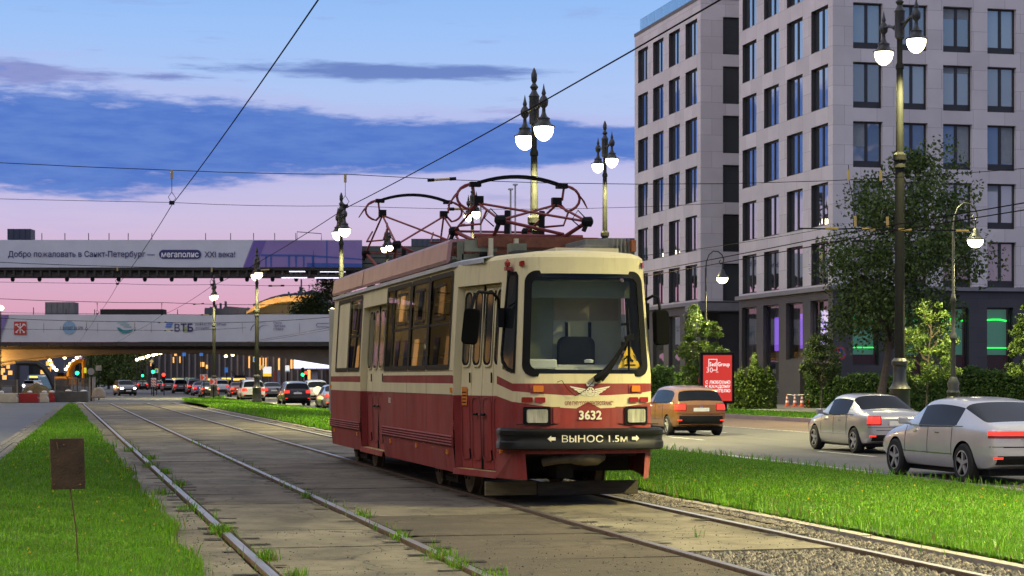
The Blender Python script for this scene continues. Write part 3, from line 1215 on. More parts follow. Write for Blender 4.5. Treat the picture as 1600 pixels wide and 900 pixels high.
# trolleybus wires over the right carriageway
for i, (px0, y0, px1, y1) in enumerate(((1335, 365, 1600, 325), (1362, 371, 1600, 335))):
    b = MB()
    u = 16.9 + i * .75
    pts = sagline((u, 8, 4.62), (u, 40.5, 4.62), .06, 10) + sagline((u, 40.5, 4.62), (u, 80, 4.7), .1, 8)[1:] + sagline((u, 80, 4.7), (u, 190, 4.7), .1, 8)[1:]
    b.tube(pts, .012, 6)
    tag(b.build('trolley_wire', M_CWIRE), ['left one of the pair of trolleybus wires over the carriageway', 'right one of the pair of trolleybus wires over the carriageway'][i], 'overhead wire', 'trolleybus wires')
rt = thing('trolley_hanger', 'yellow-ended hanger frame carrying the trolleybus wires before the maple', 'wire hanger', (0, 40.3, 0))
w = MB()
w.tube([(15.6, 0, 4.66), (16.5, 0, 4.66), (16.9, 0, 4.68), (17.65, 0, 4.66), (19.6, 0, 4.68)], .016, 6)
for u in (16.9, 17.65):
    w.tube([(u, 0, 4.66), (u - .03, 0, 5.1), (u - .14, 0, 5.7), (u - .16, 0, 6.05)], .008, 5)
w.build('cable', M_WIRE, rt)
w = MB()
for u in (16.4, 17.25, 18.1, 19.45):
    w.tube([(u - .2, 0, 4.67), (u + .1, 0, 4.67)], .03, 6)
for u in (16.9, 17.65):
    w.tube([(u, 0, 4.72), (u - .01, 0, 4.95)], .03, 6)
    w.tube([(u - .16, 0, 5.72), (u - .16, 0, 5.95)], .03, 6)
w.build_each('insulator', mat('insulator_lit', (.6, .42, .10), .4), rt)

# ================================================================ office block
M_STONE = stone('pale_stone', (.57, .53, .535), 2.1, 1.19, .012, .07)
M_BASE = stone('dark_stone', (.040, .040, .044), 1.5, .9, .01, .12, .5)
M_FRAME = mat('window_frame', (.014, .016, .018), .4, var=.2)
M_SOFFIT = mat('reveal', (.12, .115, .12), .7, var=.1)


def pane_mat(name, base, lo, hi, rough=.015):
    m = bpy.data.materials.new(name)
    m.use_nodes = True
    nt = m.node_tree
    nt.nodes.clear()
    out = nt.nodes.new('ShaderNodeOutputMaterial')
    d = nt.nodes.new('ShaderNodeBsdfDiffuse')
    t = nt.nodes.new('ShaderNodeTexCoord')
    n = nt.nodes.new('ShaderNodeTexNoise')
    n.inputs['Scale'].default_value = .35
    oi = nt.nodes.new('ShaderNodeObjectInfo')
    va = nt.nodes.new('ShaderNodeVectorMath')
    va.operation = 'ADD'
    nt.links.new(t.outputs['Object'], va.inputs[0])
    nt.links.new(oi.outputs['Location'], va.inputs[1])
    nt.links.new(va.outputs[0], n.inputs['Vector'])
    cr = nt.nodes.new('ShaderNodeMapRange')
    nt.links.new(oi.outputs['Random'], cr.inputs[0])
    cr.inputs[3].default_value, cr.inputs[4].default_value = .45, 1.7
    mx = nt.nodes.new('ShaderNodeVectorMath')
    mx.operation = 'SCALE'
    mx.inputs[0].default_value = base
    nt.links.new(cr.outputs[0], mx.inputs['Scale'])
    nt.links.new(mx.outputs[0], d.inputs[0])
    g = nt.nodes.new('ShaderNodeBsdfGlossy')
    g.inputs['Roughness'].default_value = rough
    bp = nt.nodes.new('ShaderNodeBump')
    bp.inputs['Strength'].default_value = .05
    bp.inputs['Distance'].default_value = .3
    nt.links.new(n.outputs[0], bp.inputs['Height'])
    nt.links.new(bp.outputs[0], g.inputs['Normal'])
    lw = nt.nodes.new('ShaderNodeLayerWeight')
    lw.inputs[0].default_value = .5
    mr = nt.nodes.new('ShaderNodeMapRange')
    nt.links.new(lw.outputs['Facing'], mr.inputs[0])
    mr.inputs[3].default_value, mr.inputs[4].default_value = lo, hi
    ms = nt.nodes.new('ShaderNodeMixShader')
    nt.links.new(mr.outputs[0], ms.inputs[0])
    nt.links.new(d.outputs[0], ms.inputs[1])
    nt.links.new(g.outputs[0], ms.inputs[2])
    nt.links.new(ms.outputs[0], out.inputs[0])
    return m


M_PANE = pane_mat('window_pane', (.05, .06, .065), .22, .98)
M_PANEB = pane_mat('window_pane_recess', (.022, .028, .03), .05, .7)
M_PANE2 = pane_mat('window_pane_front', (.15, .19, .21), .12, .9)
BU = 45.6


def facade(b, axis, at, a0, a1, z0, z1, holes, depth, zbase, sgn):
    """wall sheet in plane axis=at with real openings and their reveals; sgn points inwards"""
    As = sorted({a0, a1, *[h[0] for h in holes], *[h[1] for h in holes]})
    Zs = sorted({z0, z1, zbase, *[h[2] for h in holes], *[h[3] for h in holes]})

    def q(a, z, d=0.0):
        return (at + sgn * d, a, z) if axis == 'x' else (a, at + sgn * d, z)
    for i in range(len(As) - 1):
        for j in range(len(Zs) - 1):
            am, zm = (As[i] + As[i + 1]) / 2, (Zs[j] + Zs[j + 1]) / 2
            if any(h[0] < am < h[1] and h[2] < zm < h[3] for h in holes):
                continue
            b.poly([q(As[i], Zs[j]), q(As[i + 1], Zs[j]), q(As[i + 1], Zs[j + 1]), q(As[i], Zs[j + 1])], 1 if zm < zbase else 0)
    for h in holes:
        m = 1 if h[3] < zbase + .1 else 0
        for (p0, p1) in (((h[0], h[2]), (h[1], h[2])), ((h[1], h[2]), (h[1], h[3])), ((h[1], h[3]), (h[0], h[3])), ((h[0], h[3]), (h[0], h[2]))):
            b.poly([q(*p0), q(*p1), q(*p1, depth), q(*p0, depth)], 2 if axis == 'x' else m)


WM = {}


def window(root, axis, at, h, depth, sgn, pane, spandrel=0.0, n=2, name='window'):
    w, ht = round(h[1] - h[0], 3), round(h[3] - h[2], 3)
    key = (axis, w, ht, n, spandrel, pane.name, sgn)
    if key not in WM:
        f, pn = MB(), MB()

        def bx(b, a0, a1, z0, z1, d0, d1, m=0):
            if axis == 'x':
                x = sorted((sgn * d0, sgn * d1))
                b.box(x[0], x[1], a0, a1, z0, z1, m)
            else:
                y = sorted((sgn * d0, sgn * d1))
                b.box(a0, a1, y[0], y[1], z0, z1, m)
        t = .10
        bx(f, 0, t, 0, ht, -.05, .05)
        bx(f, w - t, w, 0, ht, -.05, .05)
        bx(f, t, w - t, ht - t, ht, -.05, .05)
        bx(f, t, w - t, 0, max(t, spandrel), -.04, .05)
        for i in range(1, n):
            bx(f, w * i / n - .09, w * i / n + .09, max(t, spandrel), ht - t, -.05, .05)
        for i in range(n):
            a0 = t if i == 0 else w * i / n + .09
            a1 = w - t if i == n - 1 else w * (i + 1) / n - .09
            if axis == 'x':
                pn.poly([(0, a0, max(t, spandrel)), (0, a1, max(t, spandrel)), (0, a1, ht - t), (0, a0, ht - t)])
            else:
                pn.poly([(a0, 0, max(t, spandrel)), (a1, 0, max(t, spandrel)), (a1, 0, ht - t), (a0, 0, ht - t)])
        WM[key] = (f.mesh('window', M_FRAME), pn.mesh('pane', pane))
    fo = bpy.data.objects.new(name, WM[key][0])
    COL.objects.link(fo)
    fo.parent = root
    d = at + sgn * depth
    fo.location = (d, h[0], h[2]) if axis == 'x' else (h[0], d, h[2])
    po = bpy.data.objects.new('pane', WM[key][1])
    COL.objects.link(po)
    po.parent = fo
    return fo


ROWS = [7.0 + 3.58 * k for k in range(7)]
office = thing('office_building', 'near wing of the pale stone office block with the dark ground floor', 'building')
hC, hD = [], []
for i in range(4):
    a = 113.3 + i * 4.2 - .35
    for z in ROWS:
        hC.append((a, a + 2.75, z + .12, z + 2.72))
gC = []
for i in range(4):
    a = 113.3 + i * 4.2 - .35
    gC.append((a, a + 2.9, (.1 if i >= 2 else 2.6), 6.2))
Dc = [46.9 + 2.93 * i for i in range(9)]
for i, a in enumerate(Dc):
    for z in ROWS:
        hD.append((a, a + 1.92, z - .02, z + 2.76))
gD = [(a - .02 + (.0 if i else 0), a + 1.72, 1.35 if i else 2.2, 5.75) for i, a in enumerate(Dc)]
b = MB()
TOP = 33.5
facade(b, 'x', BU, 112.2, 129.0, -.4, TOP, hC + gC + [(114.2, 117.6, -.3, 2.3)], .32, 7.0, 1)
facade(b, 'y', 112.2, BU, 74.0, -.4, TOP, hD + gD, .35, 7.0, 1)
b.poly([(BU, 129, -.4), (74, 129, -.4), (74, 129, TOP), (BU, 129, TOP)], 0)
b.poly([(74, 112.2, -.4), (74, 129, -.4), (74, 129, TOP), (74, 112.2, TOP)], 0)
b.build('wall', [M_STONE, M_BASE, mat('dark_jamb', (.045, .042, .040), .5, var=.15)], office)
b = MB()
b.box(BU - .002, 74, 112.2, 129, TOP, TOP + .3)
b.build('roof', M_SOFFIT, office)
b = MB()
b.box(BU - .28, BU - .002, 111.95, 129.1, 6.72, 6.98)
b.box(BU - .28, 74.2, 111.93, 112.19, 6.74, 6.96)
b.build('cornice', mat('cornice_stone', (.17, .17, .18), .5, var=.12), office)
for h in hC:
    window(office, 'x', BU, h, .27, 1, M_PANE)
for k, h in enumerate(hD):
    w_ = window(office, 'y', 112.2, h, .33, 1, M_PANE2, .42)
    if rs.random() < .34:
        s = MB()
        ww, hh = h[1] - h[0], h[3] - h[2]
        dr = rs.choice([.35, .6, .9, 1.4, 2.2])
        side = rs.choice([(.1, ww / 2 - .09), (ww / 2 + .09, ww - .1), (.1, ww / 2 - .09), (.1, ww - .1)])
        s.box(side[0], side[1], -.012, -.004, max(.43, hh - .1 - dr), hh - .1)
        s.build('roller_blind', mat('blind_cloth_%d' % rs.randrange(2), rs.choice([(.22, .25, .27), (.12, .12, .13)]), .8), w_)
M_SHOP = pane_mat('shop_pane', (.045, .05, .055), .08, .8, .02)
M_SHOPG = glass('shop_glass', (.85, .85, .85), .03, .22, blend=.2)
M_PURPLE = emat('purple_screen', (.24, .10, .80), .9)
M_LILAC = emat('lilac_screen', (.70, .62, .95), .9)
for i, h in enumerate(gC):
    w_ = window(office, 'x', BU, h, .27, 1, M_SHOPG, .0, 1, 'shop_window')
    s = MB()
    s.box(.55, .6, .05, h[1] - h[0] - .05, .05, h[3] - h[2] - .05)
    s.build('dim_interior', mat('dim_interior', (.06, .06, .06), .9), w_)
    if i < 3:
        s = MB()
        z0, z1 = ((.9, 3.0), (.7, 2.9), (3.1, 5.3))[i]
        s.box(.30, .34, (.35, .5, .5)[i], (2.6, 1.9, 2.3)[i], z0, z1)
        s.build('lit_poster', [M_LILAC, M_PURPLE, M_PURPLE][i], w_)
        if i == 0:
            t = MB()
            fn = lambda x, y: (.28, 1.5 - x, 2.5 + y)
            for q in range(4):
                t.box(.285, .295, .5, 2.4, 1.0 + q * .38, 1.12 + q * .38)
            t.build('poster_print', M_PURPLE, w_)
M_GREEN = emat('green_neon', (.02, 1.0, .10), 2.0)
M_GREENGLOW = emat('green_glow', (.03, .16, .11), .6)
for i, h in enumerate(gD):
    w_ = window(office, 'y', 112.2, h, .33, 1, M_SHOPG, .0, 1, 'shop_window')
    s = MB()
    s.box(.05, h[1] - h[0] - .05, .55, .6, .05, h[3] - h[2] - .05)
    s.build('interior', mat('shop_interior', (.02, .03, .03), .9), w_)
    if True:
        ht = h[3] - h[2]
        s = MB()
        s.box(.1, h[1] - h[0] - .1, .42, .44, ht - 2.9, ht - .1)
        s.build('glow_panel', M_GREENGLOW, w_)  # glowing panel added so the shop interior looks greenish lit
        s = MB()
        ll = [(.10, ht - .78), (.7, ht - .72), (1.2, ht - .72), (h[1] - h[0] - .1, ht - .80)]
        s.tube([(x, .38, z) for x, z in ll], .055, 6)
        if i in (0, 3):
            s.tube([(x, .38, z - 1.75) for x, z in ((.1, ht - .72), (h[1] - h[0] - .1, ht - .72))], .035, 6)
        s.build('neon_tube', M_GREEN, w_)

far_wing = thing('office_building', 'far wing of the pale stone office block with a glass roof railing', 'building')
hA, hB = [], []
for i in range(4):
    a = 138.4 + i * 4.1 - .3
    for z in ROWS[:6]:
        hA.append((a, a + 2.75, z + .12, z + 2.72))
gA = [(138.1 + i * 4.1, 140.9 + i * 4.1, 1.0, 6.1) for i in range(4)]
for z in ROWS[:6]:
    hB.append((47.3, 50.4, z + .02, z + 2.75))
    hB.append((52.4, 55.5, z + .02, z + 2.75))
b = MB()
facade(b, 'x', BU, 137.3, 154.1, -.4, 28.9, hA + gA, .32, 7.0, 1)
facade(b, 'y', 137.3, BU, 62, -.4, 28.9, hB + [(47.0, 50.8, -.2, 6.2)], .35, 7.0, 1)
b.poly([(BU, 154.1, -.4), (62, 154.1, -.4), (62, 154.1, 28.9), (BU, 154.1, 28.9)])
b.build('wall', [M_STONE, M_BASE, mat('dark_jamb', (.045, .042, .040))], far_wing)
b = MB()
b.box(BU - .04, 62, 137.26, 154.14, 28.9, 29.15)
b.build('roof', M_SOFFIT, far_wing)
b = MB()
for i in range(8):
    b.box(BU + .4, BU + .43, 138 + i * 2, 139.95 + i * 2, 29.15, 30.3)
b.build('glass_railing', glass('railing_glass', (.75, .85, .9), .15, .6), far_wing)
b = MB()
b.box(BU - 1.2, 54, 134.2, 137.25, 6.2, 6.75)
b.box(BU - .27, BU - .002, 137.0, 154.1, 6.72, 6.97)
b.build('entrance_canopy', mat('cornice_stone', (.17, .17, .18)), far_wing)
for h in hA:
    window(far_wing, 'x', BU, h, .27, 1, M_PANE)
for h in hB:
    window(far_wing, 'y', 137.3, h, .33, 1, M_PANEB)
for h in gA:
    window(far_wing, 'x', BU, h, .27, 1, M_SHOP, .0, 1, 'shop_window')
window(far_wing, 'y', 137.3, (47.0, 50.8, -.2, 6.2), .33, 1, M_SHOP, .0, 2, 'shop_window')
# ================================================================ the tram
tram = thing('tram', 'red and cream tram numbered 3632 standing on the right track', 'tram', (5.81, 21.6, 0))
FR = [(0, -.15), (.14, -.147), (.28, -.137), (.42, -.118), (.55, -.09), (.64, -.062), (.70, -.035), (.75, .0), (.785, .05), (.81, .12)]


def hx(y):
    if y < .12:
        return .81
    if y < 1.85:
        return .81 + .33 * (y - .12) / 1.73
    if y < 12.7:
        return 1.14
    return 1.14 - .33 * min(1, (y - 12.7) / 2.0)


def fy(x):
    """front face depth at lateral x"""
    x = abs(x)
    for (a, ya), (b_, yb) in zip(FR, FR[1:]):
        if x <= b_:
            return ya + (yb - ya) * (x - a) / (b_ - a)
    return .12


def tumble(z):
    return .07 * max(0, z - 1.5) / 1.25 + .03 * max(0, .62 - z) / .31


def lean(z):
    return .10 * max(0, z - 1.45) / 1.3


def SP(y, z, side=-1, out=0.0):
    """a point on the side wall"""
    return (side * (hx(y) - tumble(z) + out), y + lean(z) * max(0, min(1, (.55 - y) / .43)), z)


def FP(x, z, out=0.0):
    """a point on the front face"""
    return (x * (1 - tumble(z) / .81), fy(x) + lean(z) - out, z)


LS = [.31, .62, .76, 1.24, 1.38, 1.474, 1.58, 2.54, 2.72, 2.80]
LF = [.31, .60, .76, 1.18, 1.30, 1.385, 1.494, 2.50, 2.617, 2.80]
ybr = sorted({.40, .55, 1.0, 1.85, 2.15, 3.6, 3.7, 4.95, 5.05, 6.4, 6.45, 7.0, 7.1, 9.3, 9.45, 10.65, 10.75, 12.1, 12.7, 13.6, 14.7})
colsp = [(x, y, 1.0) for x, y in FR] + [(None, y, 0) for y in ybr]


def lev(j, c):
    x, y, fr = c
    if x is not None:
        w = 1.0
    else:
        w = max(0, min(1, (.55 - y) / .43))
    zf = LF[j]
    if j == 3:
        zf -= .075 * (1 - min(1, ((x or .81) / .8)) ** 2) if x is not None else 0
    if j == 4:
        zf -= .05 * (1 - min(1, ((x or .81) / .8)) ** 2) if x is not None else 0
    return LS[j] + (zf - LS[j]) * w


WINS = [(2.15, 3.6), (3.7, 4.95), (5.05, 6.4), (6.45, 7.0), (9.45, 10.65), (10.75, 12.1)]


def hole(side, ca, cb, j):
    xa, ya, _ = ca
    xb, yb, _ = cb
    if xb is not None:                                # front face
        if j == 0 and xb <= .71:
            return True
        return xb <= .701 and 6 <= j < 8
    ym = (ya + yb) / 2
    if ya < .13 and yb < .41:
        return 6 <= j < 8
    if side < 0:
        if .55 <= ym <= 1.85 and j < 7:
            return True
        if 7.1 <= ym <= 9.3 and j < 7:
            return True
    return any(a <= ym <= c for a, c in WINS) and 6 <= j < 8


body = MB()
for side in (-1, 1):
    grid = []
    for c in colsp:
        row = []
        for j in range(len(LS)):
            z = lev(j, c)
            if c[0] is not None:
                p = FP(c[0], z)
                row.append((side * p[0], p[1], z))
            else:
                row.append(SP(c[1], z, side))
        grid.append(row)
    for i in range(len(colsp) - 1):
        for j in range(len(LS) - 1):
            if hole(side, colsp[i], colsp[i + 1], j):
                continue
            m = 0 if j in (0, 1, 2, 4) else 1
            body.poly([grid[i][j], grid[i + 1][j], grid[i + 1][j + 1], grid[i][j + 1]], m)
    # rear wall half
    for j in range(len(LS) - 1):
        m = 0 if j in (0, 1, 2, 4) else 1
        a, c = grid[-1][j], grid[-1][j + 1]
        body.poly([a, (0, 14.95, a[2]), (0, 14.95, c[2]), c], m)
    # rounded roof, cream at the edges
    rings = []
    for inset, z in ((0, 2.80), (.035, 2.835), (.10, 2.862), (.24, 2.885), (.5, 2.905)):
        rr = []
        for c in colsp + [(None, 14.9, 0)]:
            y = c[1]
            if c[0] is not None:
                p = FP(c[0], 2.8)
                x, yy = p[0], p[1] + inset * .9
                x = max(0, x - inset * (c[0] / .81))
            else:
                x = max(0, hx(min(y, 14.7)) - tumble(2.8) - inset)
                yy = max(y, .12) + lean(2.8) * max(0, min(1, (.55 - y) / .43)) + (inset * .9 if y < 1 else 0)
                yy = min(yy, 14.9 - inset)
            rr.append((side * x, yy, z))
        rings.append(rr)
    for a, c in zip(rings, rings[1:]):
        for i in range(len(a) - 1):
            body.poly([a[i], a[i + 1], c[i + 1], c[i]], 2 if a is not rings[0] and i > 12 else 1)
    rr = rings[-1]
    for i in range(len(rr) - 1):
        body.poly([rr[i], rr[i + 1], (0, rr[i + 1][1], 2.915), (0, rr[i][1], 2.915)], 2)
# floor, door wells, door heads and jambs
M_INNER = mat('tram_lining', (.50, .50, .42), .7, var=.1)
body.box(-.72, .72, .25, 2.0, .80, .84, 3)
body.box(-.97, .97, 2.0, 14.0, .801, .841, 3)
for y0, y1 in ((.55, 1.85), (7.1, 9.3)):
    for ya, rev in ((y0, 0), (y1, 1)):
        for z0, z1, m in ((.31, 1.24, 0), (1.24, 1.38, 1), (1.38, 1.474, 1), (1.474, 2.54, 1)):
            a, c = SP(ya, z0), SP(ya, z1)
            body.poly([a, (a[0] + .16, a[1], a[2]), (c[0] + .16, c[1], c[2]), c], m)
    a, c = SP(y0, 2.54), SP(y1, 2.54)
    body.poly([a, c, (c[0] + .16, c[1], c[2]), (a[0] + .16, a[1], a[2])], 1)
body.build('body', [M_RED, M_CREAM, M_GUTTER, M_INNER], tram, smooth=32)

# interior: far lining and seats seen through the panes, driver's cab
b = MB()
b.box(-.88, .88, 1.62, 1.66, .84, 2.7, 0)
b.box(-.95, .95, 14.3, 14.34, .84, 2.7, 0)
for y in np.arange(2.6, 13, 1.05):
    for x in (-.78, -.35, .55):
        b.box(x, x + .34, y, y + .06, .9, 1.75, 1)
        b.box(x, x + .34, y - .36, y, 1.2, 1.27, 1)
for y in (2.0, 5.0, 7.1, 9.3, 12.2):
    for x in (-.5, .5):
        b.tube([(x, y, .84), (x, y, 2.7)], .018, 6, 2)
b.tube([(-.5, 2, 2.5), (-.5, 13, 2.5)], .018, 6, 2)
b.tube([(.5, 2, 2.5), (.5, 13, 2.5)], .018, 6, 2)
b.build('saloon_fittings', [M_INNER, mat('seat_brown', (.10, .05, .035), .6), mat('handrail', (.5, .42, .12), .4)], tram)
cab = MB()
cab.poly([(-.66, .03, 1.50), (.66, .03, 1.50), (.70, .42, 1.60), (-.70, .42, 1.60)])
cab.poly([(-.70, .42, 1.60), (.70, .42, 1.60), (.72, .55, 1.55), (-.72, .55, 1.55)])
cab.poly([(-.72, .55, 1.55), (.72, .55, 1.55), (.72, .55, .85), (-.72, .55, .85)])
cab.box(-.62, -.28, .16, .42, 1.55, 1.66)
db = cab.build('dashboard', mat('dash_grey', (.50, .52, .52), .6, var=.1), tram, bevel=.02)
b = MB()
b.lathe([(.05, 0), (.055, .03), (.02, .04)], (.10, .2, 1.62), 14)
b.build('dash_dial', M_WHITE, db)
s = MB()
s.prism(rrect(-.10, .34, 1.45, 1.93, .09), 'y', .80, .90)
s.prism(rrect(-.10, .34, .9, 1.40, .05), 'y', .85, .95)
s.box(-.12, .36, .5 + .06, .9, 1.22, 1.34)
s.build('driver_seat', mat('seat_black', (.012, .013, .018), .7), tram, bevel=.02)
b = MB()
b.box(-.62, .62, .34, .36, 2.36, 2.55, 0)
b.box(-.12, .66, .95, .97, 2.12, 2.38, 1)
b.box(-.13, .70, .965, .985, 1.10, 2.60, 2)
b.box(-.66, -.64, .2, .95, 1.6, 2.5, 2)
b.box(-.42, -.14, .9, .92, 1.6, 2.4, 0)
b.box(-.66, -.60, .2, .26, .84, 2.5, 3)
b.box(.30, .33, .94, .96, 1.5, 2.1, 3)
b.box(.02, .05, .94, .96, 1.5, 2.1, 3)
b.build('cab_partition', [mat('blind_green', (.22, .25, .20), .8), mat('blind_beige', (.42, .37, .30), .8), mat('cab_panel', (.50, .52, .42), .7, var=.1), M_BLACK], tram)

# windscreen with its rubber
b = MB()
nx = 12
for i in range(nx):
    for j in range(6):
        x0, x1 = -.69 + 1.38 * i / nx, -.69 + 1.38 * (i + 1) / nx
        z0, z1 = 1.50 + 1.11 * j / 6, 1.50 + 1.11 * (j + 1) / 6
        b.poly([FP(x0, z0, .004), FP(x1, z0, .004), FP(x1, z1, .004), FP(x0, z1, .004)])
ws = b.build('windscreen', M_GLASSF, tram, smooth=60)
b = MB()
b.ring(rrect(-.735, .735, 1.462, 2.65, .13, 8), rrect(-.655, .655, 1.535, 2.575, .09, 8), lambda x, z: FP(x, z, .012))
b.ring(rrect(-.655, .655, 1.535, 2.575, .09, 8), rrect(-.65, .65, 1.54, 2.57, .09, 8), lambda x, z: FP(x, z, -.004))
b.build('windscreen_rubber', M_BLACK, ws, smooth=60)
b = MB()
tri = [(.36, 1.56), (.655, 1.56), (.51, 1.84)]
b.poly([FP(x, z, -.02) for x, z in tri], 0)
for pl in ([(.44, 1.585), (.58, 1.585), (.58, 1.60), (.44, 1.60)], [(.485, 1.70), (.515, 1.72), (.535, 1.66), (.56, 1.645), (.55, 1.62), (.51, 1.64), (.50, 1.61), (.48, 1.61)],
           [(.43, 1.66), (.48, 1.70), (.485, 1.685), (.445, 1.645)], [(.56, 1.70), (.60, 1.655), (.59, 1.645), (.61, 1.64), (.612, 1.67), (.605, 1.662), (.565, 1.71)],
           [(.497, 1.74), (.512, 1.752), (.527, 1.74), (.512, 1.725)]):
    b.poly([FP(x, z, -.017) for x, z in pl], 1)
b.build('warning_sticker', [M_YELLOW, M_BLACK], ws)
wp = MB()
wp.tube([FP(.06, 1.43, .03), FP(.11, 1.455, .045), FP(.17, 1.50, .05), FP(.30, 1.66, .05), FP(.47, 1.88, .05)], [.035, .045, .035, .016, .012], 7)
wp.tube([FP(.13, 1.43, .03), FP(.20, 1.50, .05), FP(.33, 1.65, .05), FP(.50, 1.90, .05)], [.04, .03, .012, .010], 7)
wp.tube([FP(.475, 1.53, .03), FP(.50, 1.9, .045), FP(.505, 2.25, .03)], [.010, .02, .008], 6)
wp.obox(FP(.50, 1.9, .055), (.05, 0, .02), (0, .02, 0), (-.01, 0, .03))
wp.build('wiper', M_BLACK, tram, smooth=50)

# front lights
def fbox(b, x0, x1, z0, z1, o0, o1, m=0, r=.012):
    rr = rrect(x0, x1, z0, z1, r, 3)
    n = len(rr)
    base = len(b.v)
    b.v += [FP(x, z, o0) for x, z in rr] + [FP(x, z, o1) for x, z in rr]
    b.f.append(tuple(range(base + n, base + 2 * n)))
    b.m.append(m)
    for i in range(n):
        b.f.append((base + i, base + (i + 1) % n, base + n + (i + 1) % n, base + n + i))
        b.m.append(m)


M_HLENS = mat('headlight_lens', (.42, .42, .30), .15, metal=.2, var=.45, scale=26, stretch=(1, 1, .1))
for sx in (-1, 1):
    b = MB()
    fbox(b, sx * .575 - .145, sx * .575 + .145, .925, 1.125, -.01, .022, 0, .015)
    hl = b.build('headlight', M_BLACK, tram)
    b = MB()
    fbox(b, sx * .575 - .112, sx * .575 + .112, .948, 1.098, .0, .030, 0, .02)
    b.build('lens', M_HLENS, hl)
    b = MB()
    fbox(b, sx * .565 - .055, sx * .565 + .055, 1.292, 1.362, -.01, .03)
    b.build('indicator', M_ORANGE, tram)
    b = MB()
    fbox(b, sx * .565 - .085, sx * .565 + .085, 1.275, 1.378, -.01, .010)
    b.build('indicator_housing', M_RED, tram)
    for q in (-.07, .065):
        b = MB()
        fbox(b, sx * .61 + q - .056, sx * .61 + q + .056, 1.172, 1.232, -.01, .022)
        b.build('marker_light', M_REDLENS, tram)
    b = MB()
    fbox(b, sx * .77 - .02, sx * .77 + .02, 2.70, 2.76, -.01, .05)
    b.build('roof_marker', M_REDLENS, tram)
# raised number panel, lettering and emblem
b = MB()
fbox(b, -.40, .40, .945, 1.125, -.01, .010, 0, .01)
b.build('number_panel', M_RED, tram)
b = MB()
for sx in (-1, 1):
    b.obox(FP(sx * .42, .93, .004), (.40, 0, 0), (0, .006, 0), (0, 0, .004))
b.build('panel_seam', M_BLACK, tram)
M_CREAML = mat('cream_lettering', (.80, .75, .55), .5, var=.05)
b = MB()
b.text('3632', .135, lambda x, y: FP(x + .02, 1.035 + y, .015), bold=.004)
b.build('fleet_number', M_CREAML, tram)
b = MB()
b.text('СПб ГУП "ГОРЭЛЕКТРОТРАНС"', .06, lambda x, y: FP(x + .01, 1.165 + y, .005), bold=.0012, width=.56)
b.build('owner_lettering', mat('red_lettering', (.24, .03, .03), .5), tram)
b = MB()
fe = lambda x, z: FP(x + .02, 1.295 + z, .006)
ring = [(.052 * math.cos(R(a)), .052 * math.sin(R(a))) for a in range(0, 360, 20)]
ring2 = [(.038 * math.cos(R(a)), .038 * math.sin(R(a))) for a in range(0, 360, 20)]
b.ring(ring, ring2, fe)
for a in range(0, 180, 45):
    c_, s_ = math.cos(R(a)), math.sin(R(a))
    b.poly([fe(.038 * c_ - .005 * s_, .038 * s_ + .005 * c_), fe(-.038 * c_ - .005 * s_, -.038 * s_ + .005 * c_), fe(-.038 * c_ + .005 * s_, -.038 * s_ - .005 * c_), fe(.038 * c_ + .005 * s_, .038 * s_ - .005 * c_)])
for sx in (-1, 1):
    for q in range(4):
        b.poly([fe(sx * .055, .03 - q * .022), fe(sx * (.235 - q * .04), .062 - q * .026), fe(sx * (.215 - q * .04), .042 - q * .026), fe(sx * .055, .013 - q * .022)])
b.poly([fe(-.04, .06), fe(-.05, .095), fe(-.02, .08), fe(0, .10), fe(.02, .08), fe(.05, .095), fe(.04, .06)])
b.build('winged_emblem', M_CREAML, tram)
b = MB()
b.tube([FP(-.36, 1.40, .02), FP(-.31, 1.42, .03), FP(-.25, 1.33, .03), FP(-.16, 1.25, .03), FP(-.04, 1.31, .03), FP(.06, 1.42, .03)], .004, 5)
b.build('loose_cable', M_BLACK, tram)

# bumper wrapping round the corners
b = MB()
pl = [(-.955, .30), (-.95, .16), (-.93, .03), (-.88, -.06), (-.76, -.135), (-.5, -.21), (0, -.25), (.5, -.21), (.76, -.135), (.88, -.06), (.93, .03), (.95, .16), (.955, .30)]
zpr = [(.642, .03), (.66, 0), (.73, 0), (.745, .012), (.80, .012), (.815, 0), (.86, .0), (.885, .03)]
n = len(pl)
base = len(b.v)
for z, ins_ in zpr:
    for x, y in pl:
        k = 1 - ins_
        b.v.append((x * k, y + ins_ * .9, z))
for j in range(len(zpr) - 1):
    for i in range(n - 1):
        b.f.append((base + j * n + i, base + j * n + i + 1, base + (j + 1) * n + i + 1, base + (j + 1) * n + i))
        b.m.append(1 if i == 0 or i == n - 2 else 0)
inner = [(x * .86, y + .12) for x, y in pl]
for zz, j in ((.642, 0), (.885, len(zpr) - 1)):
    bb = len(b.v)
    b.v += [(x, y, zz) for x, y in inner]
    for i in range(n - 1):
        b.f.append((base + j * n + i, base + j * n + i + 1, bb + i + 1, bb + i))
        b.m.append(0)
bp = b.build('bumper', [M_BUMP, mat('bumper_end', (.10, .10, .11), .5)], tram, smooth=40)


def bumper_y(x):
    x = abs(x)
    pp = sorted([(p[0], p[1]) for p in pl if p[0] >= 0])
    for (a, ya), (c, yb) in zip(pp, pp[1:]):
        if x <= c:
            return ya + (yb - ya) * (x - a) / (c - a)
    return .6


